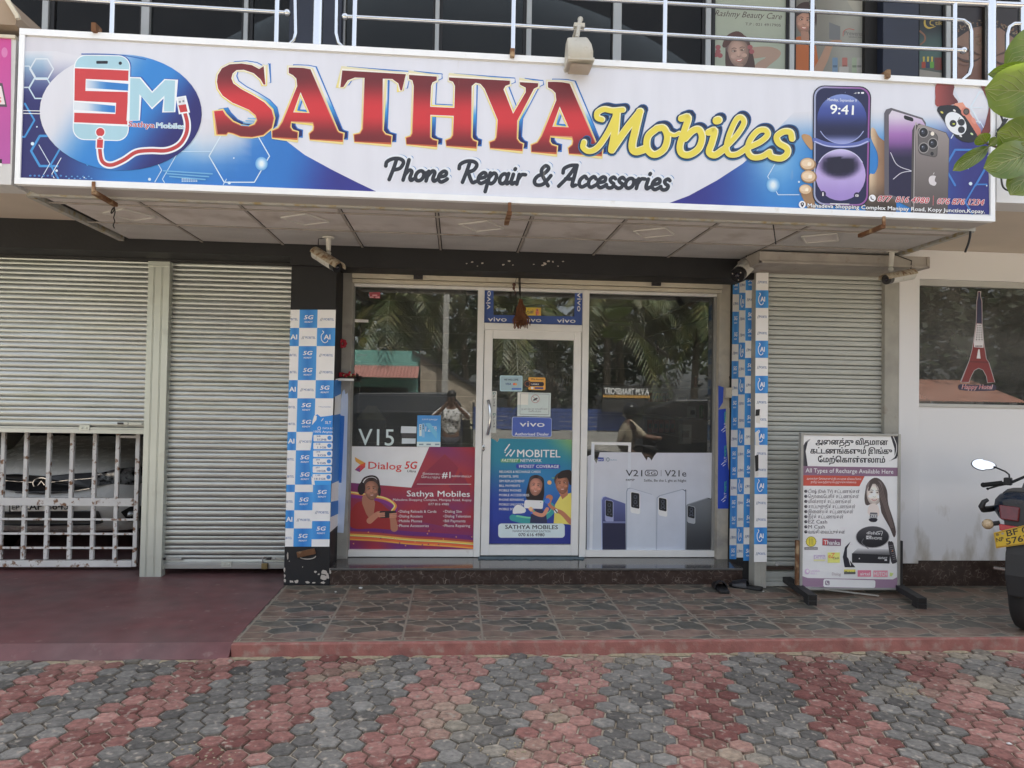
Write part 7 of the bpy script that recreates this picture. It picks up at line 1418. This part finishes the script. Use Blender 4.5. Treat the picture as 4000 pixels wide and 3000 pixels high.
loftb('fuel_tank', [(.68, .1, .85, .98), (.8, .15, .82, 1.07), (.98, .17, .82, 1.12), (1.12, .12, .86, 1.1), (1.18, .07, .9, 1.05)], m_mblue)
loftb('engine', [(.5, .14, .34, .62), (.7, .17, .3, .7), (.95, .16, .32, .72), (1.05, .1, .4, .66)], m_mblk)
tl = MB(); tl.prism([bl(-.062, -.02, .95), bl(-.062, .105, .955), bl(-.085, .09, .86), bl(-.085, -.015, .855)], bd*.05); tl.build('tail_light', mat('dark_red_lens', (.12, .012, .015), .15, var=.3, vs=30), MC, bevel=.008)
rf_ = MB(); rf_.prism([bl(-.115, -.02, .825), bl(-.115, .09, .83), bl(-.12, .086, .79), bl(-.12, -.018, .785)], bd*.03); rf_.build('reflector', mat('red_reflector', (.4, .02, .02), .25), MC, bevel=.004)
MB().prism([bl(-.05, -.08, .97), bl(-.05, .085, .98), bl(-.07, .07, .85), bl(-.085, .06, .76), bl(-.1, .05, .62), bl(-.1, -.05, .62), bl(-.085, -.06, .76), bl(-.07, -.07, .85)], bd*.035).build('tail_bracket', m_mblk, MC, bevel=.006)
MB().loft([[bl(a_, -w_-.035, z), bl(a_, w_-.035, z), bl(a_+.03, w_*.92-.035, z), bl(a_+.03, -w_*.92-.035, z)] for a_, w_, z in ((-.09, .075, .76), (-.105, .092, .64), (-.115, .094, .5), (-.1, .08, .36))]).build('mudguard', m_mblk, MC, bevel=.008)
pt = [(3881, 2081), (3891, 2142), (4040, 2120), (4032, 2044)]; YPl = 4.62
pn = (bl(-.128, 0, .7), -bd); pv_ = [O+ray(*q)*((pn[0]-O).dot(pn[1])/ray(*q).dot(pn[1])) for q in pt]
o_ = MB().prism(pv_, bd*.004).build('number_plate', mat('yellow_plate', (.62, .42, .03), .35, var=.06), MC)
a = Art((pn[0]-bd*.0005, pn[1]), 1.2); a.stroke([(3885, 2085), (3893, 2138), (4036, 2117), (4029, 2048), (3885, 2085)], 2, (150, 110, 30), 0); a.crop(3700, 1750, 2.37)
a.text('BF 04', (556, 818), (800, 768), 54, (34, 32, 30), bold=.016).text('NP', (460, 872), (526, 858), 38, (34, 32, 30), bold=.012).text('5762', (550, 895), (760, 852), 56, (34, 32, 30), bold=.016).ell(465, 802, 16, 13, (120, 100, 50)).ell(513, 792, 14, 10, (150, 140, 120)); a.build('plate_lettering', m_print, o_)
i_ = MB(); c = bl(-.06, .165, .815); i_.ell(c, (.06, .035, .035), rot=Matrix.Rotation(-PH, 3, 'Z') @ Matrix.Rotation(pi/2, 3, 'Z') @ Matrix.Rotation(0, 3, 'X')); i_.build('indicator', mat('clear_amber_lens', (.55, .42, .26), .25, var=.2, vs=40), MC, smooth=True)
MB().tube([bl(-.04, .1, .83), bl(-.055, .14, .82)], .016, 8).build('indicator_stalk', m_mblk, MC)
gbar = MB(); gbar.tube([bl(.3, .16, .9), bl(.12, .19, .9), bl(.0, .205, .905), bl(-.05, .205, .93), bl(-.055, .19, .965), bl(-.04, .17, .98)], [.02, .022, .022, .02, .016, .012], 10); gbar.build('grab_rail', m_mblk, MC, smooth=True)
gbar = MB(); gbar.tube([bl(.3, -.15, .9), bl(.12, -.19, .9), bl(.0, -.2, .905), bl(-.05, -.2, .93), bl(-.055, -.185, .965)], [.02, .022, .022, .02, .016], 10); gbar.build('grab_rail', m_mblk, MC, smooth=True)
hb = MB(); hb.tube([bl(1.02, -.36, 1.0), bl(1.06, -.26, 1.02), bl(1.12, -.12, 1.1), bl(1.12, .12, 1.1), bl(1.06, .25, 1.02), bl(1.02, .43, .985)], .012, 8); hb.build('handlebar', m_mblk, MC, smooth=True)
for s_ in (1, -1):
    g = MB(); g.tube([bl(1.05, s_*.31, 1.01), bl(1.02, s_*.43, .985)], .019, 12); g.ell(bl(1.018, s_*.435, .984), (.021,)*3, nu=10, nv=6); g.build('grip', m_tyre, MC, smooth=True)
    g = MB(); g.tube([bl(1.1, s_*.27, 1.005), bl(1.12, s_*.35, .98), bl(1.09, s_*.42, .95)], .007, 6); g.ell(bl(1.09, s_*.422, .949), (.011,)*3, nu=8, nv=5); g.build('lever', m_mblk, MC, smooth=True)
    g = MB(); g.obox(bl(1.06, s_*.275, 1.025), bd*.028, bn*.026, (0, 0, .03)); g.build('switch_block', m_mblk, MC, bevel=.006)
    g = MB(); g.tube([bl(1.07, s_*.265, 1.03), bl(1.07, s_*.27, 1.08), bl(1.04, s_*.29, 1.105), bl(1.0, s_*.36, 1.14)], .0065, 7); g.build('mirror_stalk', m_mblk, MC, smooth=True)
    mc_ = bl(1.0, s_*.43, 1.15); nrm = (-bd+Vector((0, 0, .334))-bn*.29*s_).normalized(); ex = bn.copy(); ex = (ex-nrm*ex.dot(nrm)).normalized(); ey = nrm.cross(ex)
    egg = [(.086*cos(k)*(1 if cos(k)*s_ > 0 else 1.0), .047*sin(k)*(1.08 if cos(k)*s_ > 0 else .85)) for k in [2*pi*i/28 for i in range(28)]]
    g = MB(); g.loft([[mc_+ex*x*q_+ey*y*q_+nrm*d_ for x, y in egg] for q_, d_ in ((1, .004), (1.03, -.004), (.8, -.03), (.3, -.04))]); mo = g.build('mirror', m_mblk, MC, smooth=True)
    MB().add([mc_+ex*x*.94+ey*y*.93+nrm*.0055 for x, y in egg], [tuple(range(28))]).build('mirror_glass', mat('mirror_silver', (.95, .95, .95), .02, 1), mo)
MB().tube([bl(1.16, 0, 1.08), bl(1.3, 0, .7), bl(1.46, .08, ZF+.3)], .024, 8).build('fork', m_steel, MC); MB().tube([bl(1.16, 0, 1.08), bl(1.3, 0, .7), bl(1.46, -.08, ZF+.3)], .024, 8).build('fork', m_steel, MC)
MB().ell(bl(1.3, 0, .95), (.1, .1, .11)).build('headlight', m_steel, MC, smooth=True)
p = bl(.5, .13, .42); MB().tube([p, p+bn*.12], .011, 8).build('foot_peg', m_steel, MC); MB().tube([bl(.24, .075, ZF+.3), bl(.75, .1, .45)], .03, 6).build('swing_arm', m_mblk, MC); MB().tube([bl(.1, -.16, .48), bl(.75, -.17, .4)], .05, 12).build('exhaust', m_mblk, MC, bevel=.01)
f = MB(); f.obox(bl(.22, .1, .86), bd*.06, bn*.012, (0, 0, .03)); f.build('side_badge', m_steel, MC, bevel=.006)
# ------------------------------------------------------------------ leafy branch at the right edge
def leaf_mat():
    m = bpy.data.materials.new('broad_leaf'); m.use_nodes = True; n = m.node_tree.nodes; L = m.node_tree.links; b = n['Principled BSDF']; out = n['Material Output']
    tc = n.new('ShaderNodeTexCoord'); no = n.new('ShaderNodeTexNoise'); no.inputs['Scale'].default_value = 14; no.inputs['Detail'].default_value = 6; L.new(tc.outputs['Object'], no.inputs[0])
    cr = n.new('ShaderNodeValToRGB'); e = cr.color_ramp.elements; e[0].position = .3; e[0].color = (.075, .14, .02, 1); e[1].position = .72; e[1].color = (.19, .25, .045, 1); L.new(no.outputs[0], cr.inputs[0])
    L.new(cr.outputs[0], b.inputs[0]); b.inputs['Roughness'].default_value = .38
    t = n.new('ShaderNodeBsdfTranslucent'); t.inputs[0].default_value = (.2, .3, .02, 1); mx = n.new('ShaderNodeMixShader'); mx.inputs[0].default_value = .32; L.new(b.outputs[0], mx.inputs[1]); L.new(t.outputs[0], mx.inputs[2]); L.new(mx.outputs[0], out.inputs[0]); return m
m_broad = leaf_mat(); m_vein = mat('leaf_vein', (.26, .3, .1), .5)
TR = thing('tree_branch', 'branch with large round green leaves hanging into view at the right edge', 'branch', at(4100, 500, 2.9))
MB().tube([at(4500, 1000, 2.9), at(4150, 700, 2.9), at(3960, 592, 2.9), at(3880, 570, 2.88), at(3850, 560, 2.85)], [.03, .018, .008, .005, .003], 7).build('twig', m_bark, TR, smooth=True)
MB().tube([at(4150, 700, 2.9), at(4110, 500, 2.85), at(4080, 300, 2.8)], [.018, .01, .006], 7).build('twig', m_bark, TR, smooth=True)
def bleaf(b_, t_, wpx, Y0, Y1, fold=.16, curl=.1, sh=.62, par=TR):
    A_, B_ = at(*b_, Y0), at(*t_, Y1); L_ = (B_-A_); ln = L_.length; d = L_.normalized(); view = ((A_+B_)/2-O).normalized(); s_ = d.cross(view).normalized(); nn = s_.cross(d).normalized()
    if nn.dot(view) > 0: nn = -nn
    W = wpx/F*(Y0+Y1)/2/2; NU, NV = 14, 8; vs = []; mid = []
    for i in range(NU+1):
        t = i/NU; wv = W*(sin(pi*min(1, t**1.4))**.45 if 0 < t < 1 else .02)
        for j in range(NV+1):
            q = -1+2*j/NV; vs.append(A_+d*ln*t+s_*wv*q+nn*(-abs(q)*fold*wv*-1-curl*ln*(t-.5)**2*2+.012*sin(9*t+4*q)*ln*.5*abs(q)))
        mid.append(A_+d*ln*t+nn*(-curl*ln*(t-.5)**2*2+.0015))
    fs = [(i*(NV+1)+j, i*(NV+1)+j+1, (i+1)*(NV+1)+j+1, (i+1)*(NV+1)+j) for i in range(NU) for j in range(NV)]
    m = MB().add(vs, fs); o = m.build('leaf', m_broad, par, smooth=True)
    v = MB(); v.tube(mid, [.0035*(1-.7*k/NU) for k in range(NU+1)], 5)
    for k in range(2, NU-1, 2):
        for sg in (0, NV):
            e = [vs[min(NU, k+int(abs(q_)*2.2))*(NV+1)+(NV//2+(q_ if sg else -q_))]+nn*.0015 for q_ in range(0, NV//2)]; v.tube(e, [.0016, .0013, .001, .0007], 4)
    v.build('veins', m_vein, o); return o
for args in (((4040, 250), (3905, 440), 300, 2.9, 2.75), ((4120, 330), (3955, 205), 170, 2.85, 2.95), ((4030, 470), (3915, 560), 170, 2.9, 2.8), ((3890, 590), (3918, 470), 190, 2.85, 2.75)): pass
bleaf((4130, 362), (3872, 350), 215, 2.85, 2.7, .12, .12)
bleaf((4140, 130), (3955, 250), 190, 2.95, 2.85, .2, .2)
bleaf((4060, 262), (3868, 290), 70, 2.8, 2.78, .5, .1)
bleaf((4090, 560), (3908, 520), 175, 2.85, 2.75, .15, .1)
bleaf((4060, 590), (3862, 652), 150, 2.8, 2.7, .2, .12)
bleaf((4070, 560), (3925, 610), 60, 2.78, 2.76, .5, .1)
bleaf((4060, 640), (3960, 748), 130, 2.85, 2.75, .2, .15)
bleaf((3872, 566), (3733, 660), 62, 2.86, 2.8, .35, .12)
bleaf((3850, 562), (3826, 526), 62, 2.86, 2.84, .3, .1)
bleaf((3862, 572), (3896, 538), 36, 2.86, 2.84, .3, .1)
# ------------------------------------------------------------------ beauty posters behind the balcony
YU = Yu+.017
def bp_(label, name='beauty_poster'): return thing(name, label, 'poster', at(3000, 250, YU))
t = thing('beauty_poster', 'pale green beauty parlour poster with a flower haired woman in the upper window', 'poster', at(2930, 250, YU)); a = Art(YU, 1.9); a.inc = .7; a.crop(2300, 0, 1.843)
a.poly([(885, -40), (1430, -20), (1428, 560), (880, 540)], (122, 128, 116)).poly([(885, -40), (905, -40), (905, 530), (880, 540)], (100, 98, 90)); a.text('Rashmy Beauty Care', (905, 114), (1390, 140), 42, (58, 46, 46), shear=.35).text('T.P : 021 4917905', (1127, 182), (1382, 192), 19, (66, 60, 60), bold=.006)
a.poly([(1150, 350), (1290, 335), (1375, 365), (1372, 410), (1300, 470), (1235, 520), (1160, 520), (1215, 450), (1275, 412), (1160, 420)], (126, 106, 94), smooth=3); portrait(a, 1078, 385, 148, (136, 112, 101), (58, 44, 41), (120, 96, 84), tilt=-.12, longh=True, sh=False); a.poly([(960, 330), (990, 260), (1060, 225), (1110, 245), (1130, 290), (1050, 280), (990, 340)], (64, 44, 40), smooth=3)
for x, y in ((930, 370), (915, 395), (945, 400), (930, 340), (1160, 340), (1172, 372)): a.ell(x, y, 19, 17, (116, 66, 68))
a.build('print', m_print, t)
t = thing('beauty_poster', 'grey skin care poster with a woman in an orange top in the upper window', 'poster', at(3230, 250, YU)); a = Art(YU, 1.9); a.inc = .7; a.crop(3000, 0, 1.843)
a.poly([(165, -40), (685, -20), (680, 570), (160, 550)], lambda x, y: mixc((84, 82, 76), (112, 112, 106), sst(3180, 3300, x)), cut=(4, 1)); a.poly([(440, 160), (520, 190), (520, 300), (440, 280)], (82, 84, 86)).poly([(560, -10), (685, -10), (680, 130), (600, 60)], (122, 120, 112))
a.poly([(165, 330), (190, 275), (250, 262), (310, 290), (345, 330), (350, 540), (165, 540)], (132, 72, 36), smooth=2); a.stroke([(330, 560), (400, 430), (450, 320), (520, 300)], [70, 60, 44, 26], (124, 98, 82)); portrait(a, 262, 160, 122, (132, 100, 86), (44, 32, 30), (124, 98, 82), tilt=.1, longh=False, sh=False); a.poly([(195, 120), (205, 50), (260, 15), (330, 30), (350, 100), (345, 190), (325, 120), (260, 90)], (44, 32, 30), smooth=3); a.poly([(235, 225), (290, 230), (300, 290), (240, 290)], (122, 92, 78), smooth=1)
a.text('Prevens', (548, 252), (676, 258), 30, (78, 74, 76)).text('SKINCAR', (580, 272), (676, 276), 11, (78, 74, 76)).stroke([(540, 260), (545, 225), (580, 208), (620, 215)], 5, (130, 66, 62))
for x, c in ((485, (80, 100, 120)), (555, (126, 80, 74)), (625, (112, 122, 104)), (660, (124, 122, 118))): a.rbox(x-22, 415, x+16, 525, 6, c).rbox(x-18, 470, x+12, 486, 2, tuple(v*.75 for v in c))
a.rbox(512, 480, 580, 525, 6, (128, 126, 122)); a.build('print', m_print, t)
t = thing('beauty_poster', 'dark teal nail polish poster with gold lettering in the upper window', 'poster', at(3640, 200, YU)); a = Art(YU, 1.7); a.inc = .7; a.crop(3450, 0, 4.022)
a.poly([(570, 20), (985, 60), (950, 1260), (565, 1200)], lambda x, y: mixc(mixc((30, 32, 36), (54, 74, 72), sst(90, 190, y)), (60, 66, 62), sst(230, 280, y)), cut=(2, 8)); a.poly([(572, 1090), (945, 1150), (945, 1250), (568, 1225)], (112, 110, 104)); a.stroke([(700, 290), (655, 320), (660, 400), (720, 440), (820, 415)], [8, 26, 34, 26, 6], (146, 124, 56)).stroke([(800, 320), (745, 330), (740, 380), (790, 400)], 16, (140, 120, 60)).text('tik', (815, 392), (930, 394), 66, (130, 112, 64), bold=.01)
a.stroke([(580, 490), (650, 560), (650, 640), (585, 700)], [30, 24, 24, 20], (104, 72, 56))
for x, c in ((635, (120, 50, 36)), (702, (36, 44, 66)), (765, (70, 116, 46))): a.poly([(x-14, 890), (x+18, 890), (x+12, 970), (x-10, 970)], (146, 132, 60)).rbox(x-32, 970, x+30, 1070, 16, c)
for k in range(6): a.rect(805+k*19, 905, 820+k*19, 1100, (80+k*4, 36, 34))
a.build('print', m_print, t)
t = thing('beauty_poster', 'close portrait poster of a bride with pearl forehead jewel in the upper window', 'poster', at(3830, 200, YU)); a = Art(YU, 1.7); a.inc = .7
a.poly([(1160, 90), (1570, 100), (1560, 1280), (1150, 1270)], (40, 36, 38)) if 0 else None; a.crop(3450, 0, 4.022)
a.poly([(1040, 110), (2110, 140), (2100, 1300), (1035, 1270)], (38, 36, 40)); a.poly([(1100, 640), (1250, 540), (1400, 440), (1600, 400), (1850, 450), (2110, 640), (2110, 1300), (1040, 1290)], lambda x, y: mixc((102, 82, 72), (92, 66, 58), sst(200, 300, y)), cut=(1, 8))
q = random.Random(4)
for k in range(90):
    u_ = q.random(); x = 1060+u_*1040; y = 560-170*sin(pi*u_)+q.uniform(-90, 10); a.ell(x, y, q.uniform(8, 16), q.uniform(8, 16), q.choice([(104, 94, 80), (84, 74, 62), (96, 72, 58)]), n=8)
for k in range(120):
    r__ = q.random()**.6*150; an = q.random()*6.28; x, y = 1620+cos(an)*r__*1.15, 610+sin(an)*r__*1.2; a.ell(x, y, 11, 11, q.choice([(110, 98, 82), (98, 68, 57), (86, 76, 64)]), n=7)
a.stroke([(1150, 720), (1250, 760), (1420, 830), (1520, 870)], [30, 44, 36, 14], (66, 51, 47)).stroke([(1740, 890), (1900, 830), (2080, 790)], [12, 36, 30], (66, 51, 47)).stroke([(1150, 900), (1280, 960), (1430, 960), (1520, 910)], [20, 40, 34, 10], (58, 45, 43)).stroke([(1740, 960), (1880, 1010), (2060, 990)], [12, 36, 30], (58, 45, 43)).stroke([(1200, 1010), (1300, 1030), (1420, 1000)], 22, (84, 62, 58))
a.build('print', m_print, t)
MB().box(X(3840, 200, Yu), X(3866, 200, Yu), Yu-.02, Yu+.03, zu0, zu1).build('window_gasket', m_gap, B)
# tower sticker
Yt = Yw+.0585
t = thing('tower_sticker', 'tall blue white and red lattice tower sticker on the side wall window', 'sticker', at(3820, 1300, Yt)); a = Art(Yt, 1.6); a.crop(2900, 850, 1.952)
out = [(1798, 565), (1812, 565), (1814, 600), (1824, 640), (1826, 800), (1838, 950), (1846, 1000), (1858, 1080), (1875, 1100), (1922, 1255), (1870, 1258), (1862, 1210), (1835, 1160), (1800, 1146), (1765, 1165), (1740, 1215), (1725, 1255), (1670, 1252), (1732, 1090), (1755, 1000), (1762, 950), (1785, 790), (1788, 640), (1796, 600)]
a.stroke(out+[out[0], out[1]], 8, (150, 146, 150), 0); a.poly(out, (104, 36, 38))
a.poly([(1799, 570), (1811, 570), (1813, 600), (1822, 640), (1825, 808), (1786, 806), (1790, 640), (1797, 600)], (34, 36, 62)); a.poly([(1786, 808), (1825, 810), (1838, 952), (1764, 948)], (176, 174, 178)).poly([(1764, 948), (1838, 952), (1838, 992), (1766, 988)], (182, 180, 184))
for k in range(3):
    for j in range(7): y = 822+j*18; x = 1805+(k-1)*(11+j*1.6); a.poly([(x, y-7), (x+4+j*.3, y), (x, y+7), (x-4-j*.3, y)], (70, 68, 74))
for k in range(5): a.ell(1780+k*11, 980, 5, 6, (90, 80, 86), n=8)
a.poly([(1797, 1004), (1808, 1004), (1815, 1075), (1785, 1074)], (186, 186, 190)).stroke([(1735, 1098), (1872, 1104)], 10, (84, 30, 34), 0)
a.stroke([(1668, 1292), (1790, 1300), (1912, 1296)], 46, (40, 36, 58), 3).text('Happy Hotel', (1672, 1306), (1908, 1308), 34, (196, 190, 196), bold=.02, shear=.25).text('Happy Hotel', (1674, 1305), (1906, 1306), 32, (150, 46, 46), bold=.0, shear=.25)
a.build('print', m_print, t)
# ------------------------------------------------------------------ inside the shop
q = random.Random(11); m_box = [mat('box_%s' % n_, c, .5, var=.1) for n_, c in (('white', (.5, .5, .5)), ('grey', (.2, .2, .21)), ('black', (.03, .03, .03)), ('red', (.32, .04, .04)), ('green', (.07, .26, .08)), ('blue', (.05, .1, .3)), ('brown', (.16, .1, .06)))]
def ibox(px0, py0, px1, py1, Y, m, label, cat='box', d=.05, name='product_box', group=None, detail=None):
    t = thing(name, label, cat, at((px0+px1)/2, py1, Y), group); p0, p1 = at(px0, py1, Y), at(px1, py0, Y); MB().box(p0.x, p1.x, Y, Y+d, p0.z, p1.z).build('carton', m_box[m], t, bevel=.003)
    dd = MB(); dd.box(p0.x+(p1.x-p0.x)*.2, p0.x+(p1.x-p0.x)*.8, Y-.002, Y-.0005, p0.z+(p1.z-p0.z)*.35, p0.z+(p1.z-p0.z)*.7); dd.build('label_panel', m_box[(m+2) % 3], t); return t
for k, (px, lb) in enumerate(((2155, 'left of two headphone boxes hanging on the back wall behind the door glass'), (2193, 'right of two headphone boxes hanging on the back wall behind the door glass'))):
    t = ibox(px-18, 1405, px+20, 1452, 9.0, 1, lb, name='headphone_box'); c = at(px, 1428, 8.99); MB().tube([c+Vector((.05*cos(a_), 0, .05*sin(a_))) for a_ in [pi*(-.2+1.4*i/12) for i in range(13)]], .012, 6).build('headphones', m_cblack, t)
for k in range(8): ibox(2055+k*9 if k < 5 else 1925+(k-5)*32, 1412, 2062+k*9 if k < 5 else 1950+(k-5)*32, 1450, 9.05, 2 if k < 5 else 1, 'small dark accessory packet hanging behind the door glass', 'packet', .03, 'accessory_packet', 'accessory packets behind the door')
for k in range(7): ibox(2145+k*13, 1466, 2156+k*13, 1508, 9.05, q.choice([0, 1, 6]), 'small pale accessory packet on the shelf behind the door glass', 'packet', .03, 'shelf_packet', 'accessory packets on the shelf')
for k in range(9): ibox(2555+k*13, 1330, 2566+k*13, 1385, 8.6, q.choice([1, 6, 6]), 'brown packet hanging high behind the right window', 'packet', .03, 'hanging_packet', 'packets hanging behind the right window')
for k in range(7): ibox(2535+k*13, 1535, 2546+k*13, 1570, 8.2, 3, 'red tagged packet behind the right window', 'packet', .03, 'tagged_packet', 'red tagged packets behind the right window')
for k in range(5): ibox(2530+k*22, 1640, 2549+k*22, 1690, 7.6, 3, 'red price tag card in the counter behind the right window', 'card', .02, 'price_tag', 'red price tags in the counter')
ibox(2737, 1584, 2774, 1640, 7.0, 4, 'bright green box standing on the shelf behind the right window'); ibox(2690, 1588, 2720, 1637, 7.05, 0, 'white box with blue band on the shelf behind the right window'); ibox(2716, 1473, 2752, 1512, 7.2, 3, 'orange red packet on the slatted wall behind the right window'); ibox(2640, 1542, 2690, 1575, 7.4, 0, 'wide pale box on the shelf behind the right window'); ibox(2656, 1660, 2702, 1735, 7.0, 0, 'torn white carton on the counter behind the right window'); ibox(2645, 1475, 2655, 1508, 7.2, 2, 'narrow black packet on the slatted wall', group=None)
t = thing('shop_counter', 'dark glass topped counter running behind the right shop window', 'counter', at(2560, 2000, 8.0)); p0, p1 = at(2330, 2000, 7.9), at(2800, 1630, 7.9)
MB().box(p0.x, xsw-.01, 7.4, 8.1, .21, 1.02).build('cabinet', mat('counter_green', (.04, .07, .055), .3), t); MB().box(p0.x-.02, xsw-.01, 7.36, 8.12, 1.021, 1.05).build('top', m_box[1], t, bevel=.004)
for k, z in enumerate((1.45, 1.75)): t = thing('wall_shelf', ('lower' if k == 0 else 'upper') + ' glass shelf on the slatted wall behind the right window', 'shelf', (xsw, 7.5, z)); MB().box(xsw-.3, xsw-.001, 6.8, 8.9, z, z+.015).build('plate', m_box[1], t); MB().box(xsw-.302, xsw-.298, 6.8, 8.9, z-.004, z+.02).build('edge', m_alu, t)
t = thing('camera_bag', 'dark tripod shaped bag hanging on the slatted wall behind the right window', 'bag', at(2740, 1330, 6.9)); MB().prism([at(x, y, 6.9) for x, y in ((2723, 1282), (2745, 1276), (2782, 1270), (2785, 1325), (2762, 1328), (2740, 1338), (2712, 1360), (2722, 1320))], (0, .06, 0)).build('body', m_box[2], t, bevel=.006)
t = thing('paper_pagoda', 'pale tiered box standing behind the left window over the V15 lettering', 'box', at(1448, 1700, 6.9)); f = MB()
for k in range(7): w_ = 54-k*6; p0, p1 = at(1448-w_, 1640-k*8, 6.85), at(1448+w_, 1633-k*8, 6.85); f.box(p0.x, p1.x, 6.85+k*.01, 7.0-k*.005, p0.z, p1.z)
f.build('tiers', mat('pale_tier', (.4, .38, .3), .6), t); p0, p1 = at(1396, 1700, 6.86), at(1500, 1642, 6.86); MB().box(p0.x, p1.x, 6.86, 7.0, p0.z, p1.z-.003).build('case', m_box[1], t)
t = thing('hanging_poster', 'dark blue phone leaflet hanging behind the top right of the left window', 'poster', at(1845, 1170, 6.62)); a = Art(6.62, 1.5).crop(1000, 900, 2.0735); a.poly([(1710, 450), (1795, 460), (1790, 650), (1690, 630)], (66, 72, 86)).text('vivo', (1715, 608), (1785, 612), 22, (150, 156, 170), bold=.01).ell(1745, 560, 26, 22, (96, 108, 124)); a.build('print', m_print, t)
t = thing('ceiling_fan', 'grey three bladed ceiling fan inside the dim upper room', 'fan', at(2030, 20, 7.4)); c = at(2030, 14, 7.4)
MB().tube([c, (c.x, c.y, 5.6)], .015, 8).build('rod', m_guide, t); MB().tube([c+Vector((0, 0, .04)), c+Vector((0, 0, -.05))], .1, 18).build('motor', m_guide, t, bevel=.02)
for k in range(3): an = .15+k*2.094; d = Vector((cos(an), sin(an), 0)); MB().obox(c+d*.42, d*.33, d.cross(Vector((0, 0, 1)))*.065, (0, 0, .006)).build('blade', m_guide, t, bevel=.004)
# ------------------------------------------------------------------ cables and litter
t = thing('cable_bundle', 'black cable bundle dangling beside the right end of the signboard', 'cable', at(3910, 520, 4.5)); f = MB(); q = random.Random(9)
for pts in ([(3893, 560), (3910, 520), (3918, 480), (3905, 440), (3890, 415)], [(3890, 530), (3905, 500), (3935, 465), (3900, 520)], [(3892, 520), (3900, 560), (3920, 580), (3915, 640)], [(3910, 690), (3918, 730), (3945, 745), (3985, 735), (4030, 700)], [(3910, 690), (3912, 650), (3918, 600)], [(3950, 680), (3955, 700), (3953, 715)]): f.tube([at(x, y, 4.47) for x, y in crom(pts, 4)], .006, 6)
for k in range(8): f.tube([at(3893+q.random()*10, 500+q.random()*30, 4.47), at(3905+q.random()*20, 480+q.random()*20, 4.46), at(3920+q.random()*14, 462+q.random()*18, 4.47)], .005, 5)
f.build('wires', m_cblack, t)
t = thing('tie_wire', 'thin knotted wire hanging under the left end of the ceiling', 'wire', at(442, 790, 5.0)); f = MB(); f.tube([at(x, y, 4.95) for x, y in crom([(447, 775), (446, 800), (446, 815), (440, 830), (433, 832), (440, 815), (446, 812), (449, 830), (444, 850), (448, 865), (442, 880), (447, 892)], 3)], .004, 5); f.build('strand', m_dark_metal, t)
t = thing('hanging_cable', 'short black cable end hanging from the right end of the ceiling', 'cable', at(3790, 895, 4.72)); MB().tube([at(x, y, 4.72) for x, y in crom([(3788, 890), (3790, 915), (3783, 950), (3770, 985)], 4)], .008, 6).build('strand', m_cblack, t)
t = thing('hanging_cable', 'thin dark wire crossing down over the ceiling tiles near the right diamond panel', 'cable', at(3020, 890, 4.9)); MB().tube([at(x, y, 4.74) for x, y in ((3018, 862), (3024, 900), (3031, 955))], .004, 5).build('strand', m_cblack, t)
def litter(name, label, px, py, r_, m, z=ZF, seed=0, cat='litter'):
    t = thing(name, label, cat, atz(px, py, z)); c = atz(px, py, z); q = random.Random(seed); bm = MB(); bm.ell(c+Vector((0, 0, r_*.25)), (r_, r_*.7, r_*.35), nu=7, nv=5)
    for v in bm.v: v += Vector((q.uniform(-1, 1), q.uniform(-1, 1), q.uniform(-.5, .5)))*r_*.3
    bm.build('scrap', m, t)
m_pap = mat('white_paper', (.7, .7, .68), .8)
litter('paper_scrap', 'white paper scrap on the stone tiles right of the left pillar', 1409, 2298, .016, m_pap, seed=1); litter('paper_scrap', 'tiny white scrap on the tiles just before the left pillar', 1311, 2313, .009, m_pap, seed=2); litter('paper_scrap', 'tiny white crumb on the tiles beside the slanted slipper', 2982, 2311, .008, m_pap, seed=3)
litter('pebble', 'pale grey pebble on the red pavers below the kerb', 3243, 2588, .022, mat('pale_stone', (.34, .32, .3), .9, var=.2), 0, 4, 'stone'); litter('paper_scrap', 'small white scrap on the red pavers near the right edge', 3942, 2907, .012, m_pap, 0, 5)
t = thing('paper_scrap', 'crumpled grey paper stuck in the slats of the grey shutter', 'litter', at(3040, 2205, 5.97)); MB().prism([at(x, y, 5.975) for x, y in ((3027, 2203), (3036, 2194), (3048, 2198), (3057, 2206), (3045, 2207), (3034, 2212))], (0, .012, 0)).build('scrap', mat('grey_paper', (.5, .5, .5), .8, var=.2, vs=30), t)
leafy('weed', 'small green weed growing between the red pavers at lower left', 'plant', *atz(527, 2712, 0).xy, .02, .05, .02, 150, 3, trunk=False, m=mat('weed_leaf', (.05, .1, .025), .6, var=.3), ls=.014)
q = random.Random(21); sp2 = MB()
for k in range(420):
    c_ = q.choice([(2010, 2920, 110, 30), (2150, 2780, 50, 30), (2240, 2960, 70, 20), (2420, 2570, 90, 15), (1420, 2610, 50, 25), (3250, 2560, 120, 20), (3550, 2700, 50, 30), (2300, 2620, 60, 40), (800, 2950, 70, 30), (1900, 2760, 120, 100)])
    p = atz(q.gauss(c_[0], c_[2]), q.gauss(c_[1], c_[3]), 0)
    if p.y < 4.58 and p.y > 2.9: s_ = q.uniform(.003, .009); sp2.ell(p+Vector((0, 0, .001)), (s_, s_, s_*.5), nu=6, nv=3)
setp(sp2.build('gravel', mat('loose_sand', (.36, .3, .2), 1)), kind='stuff')
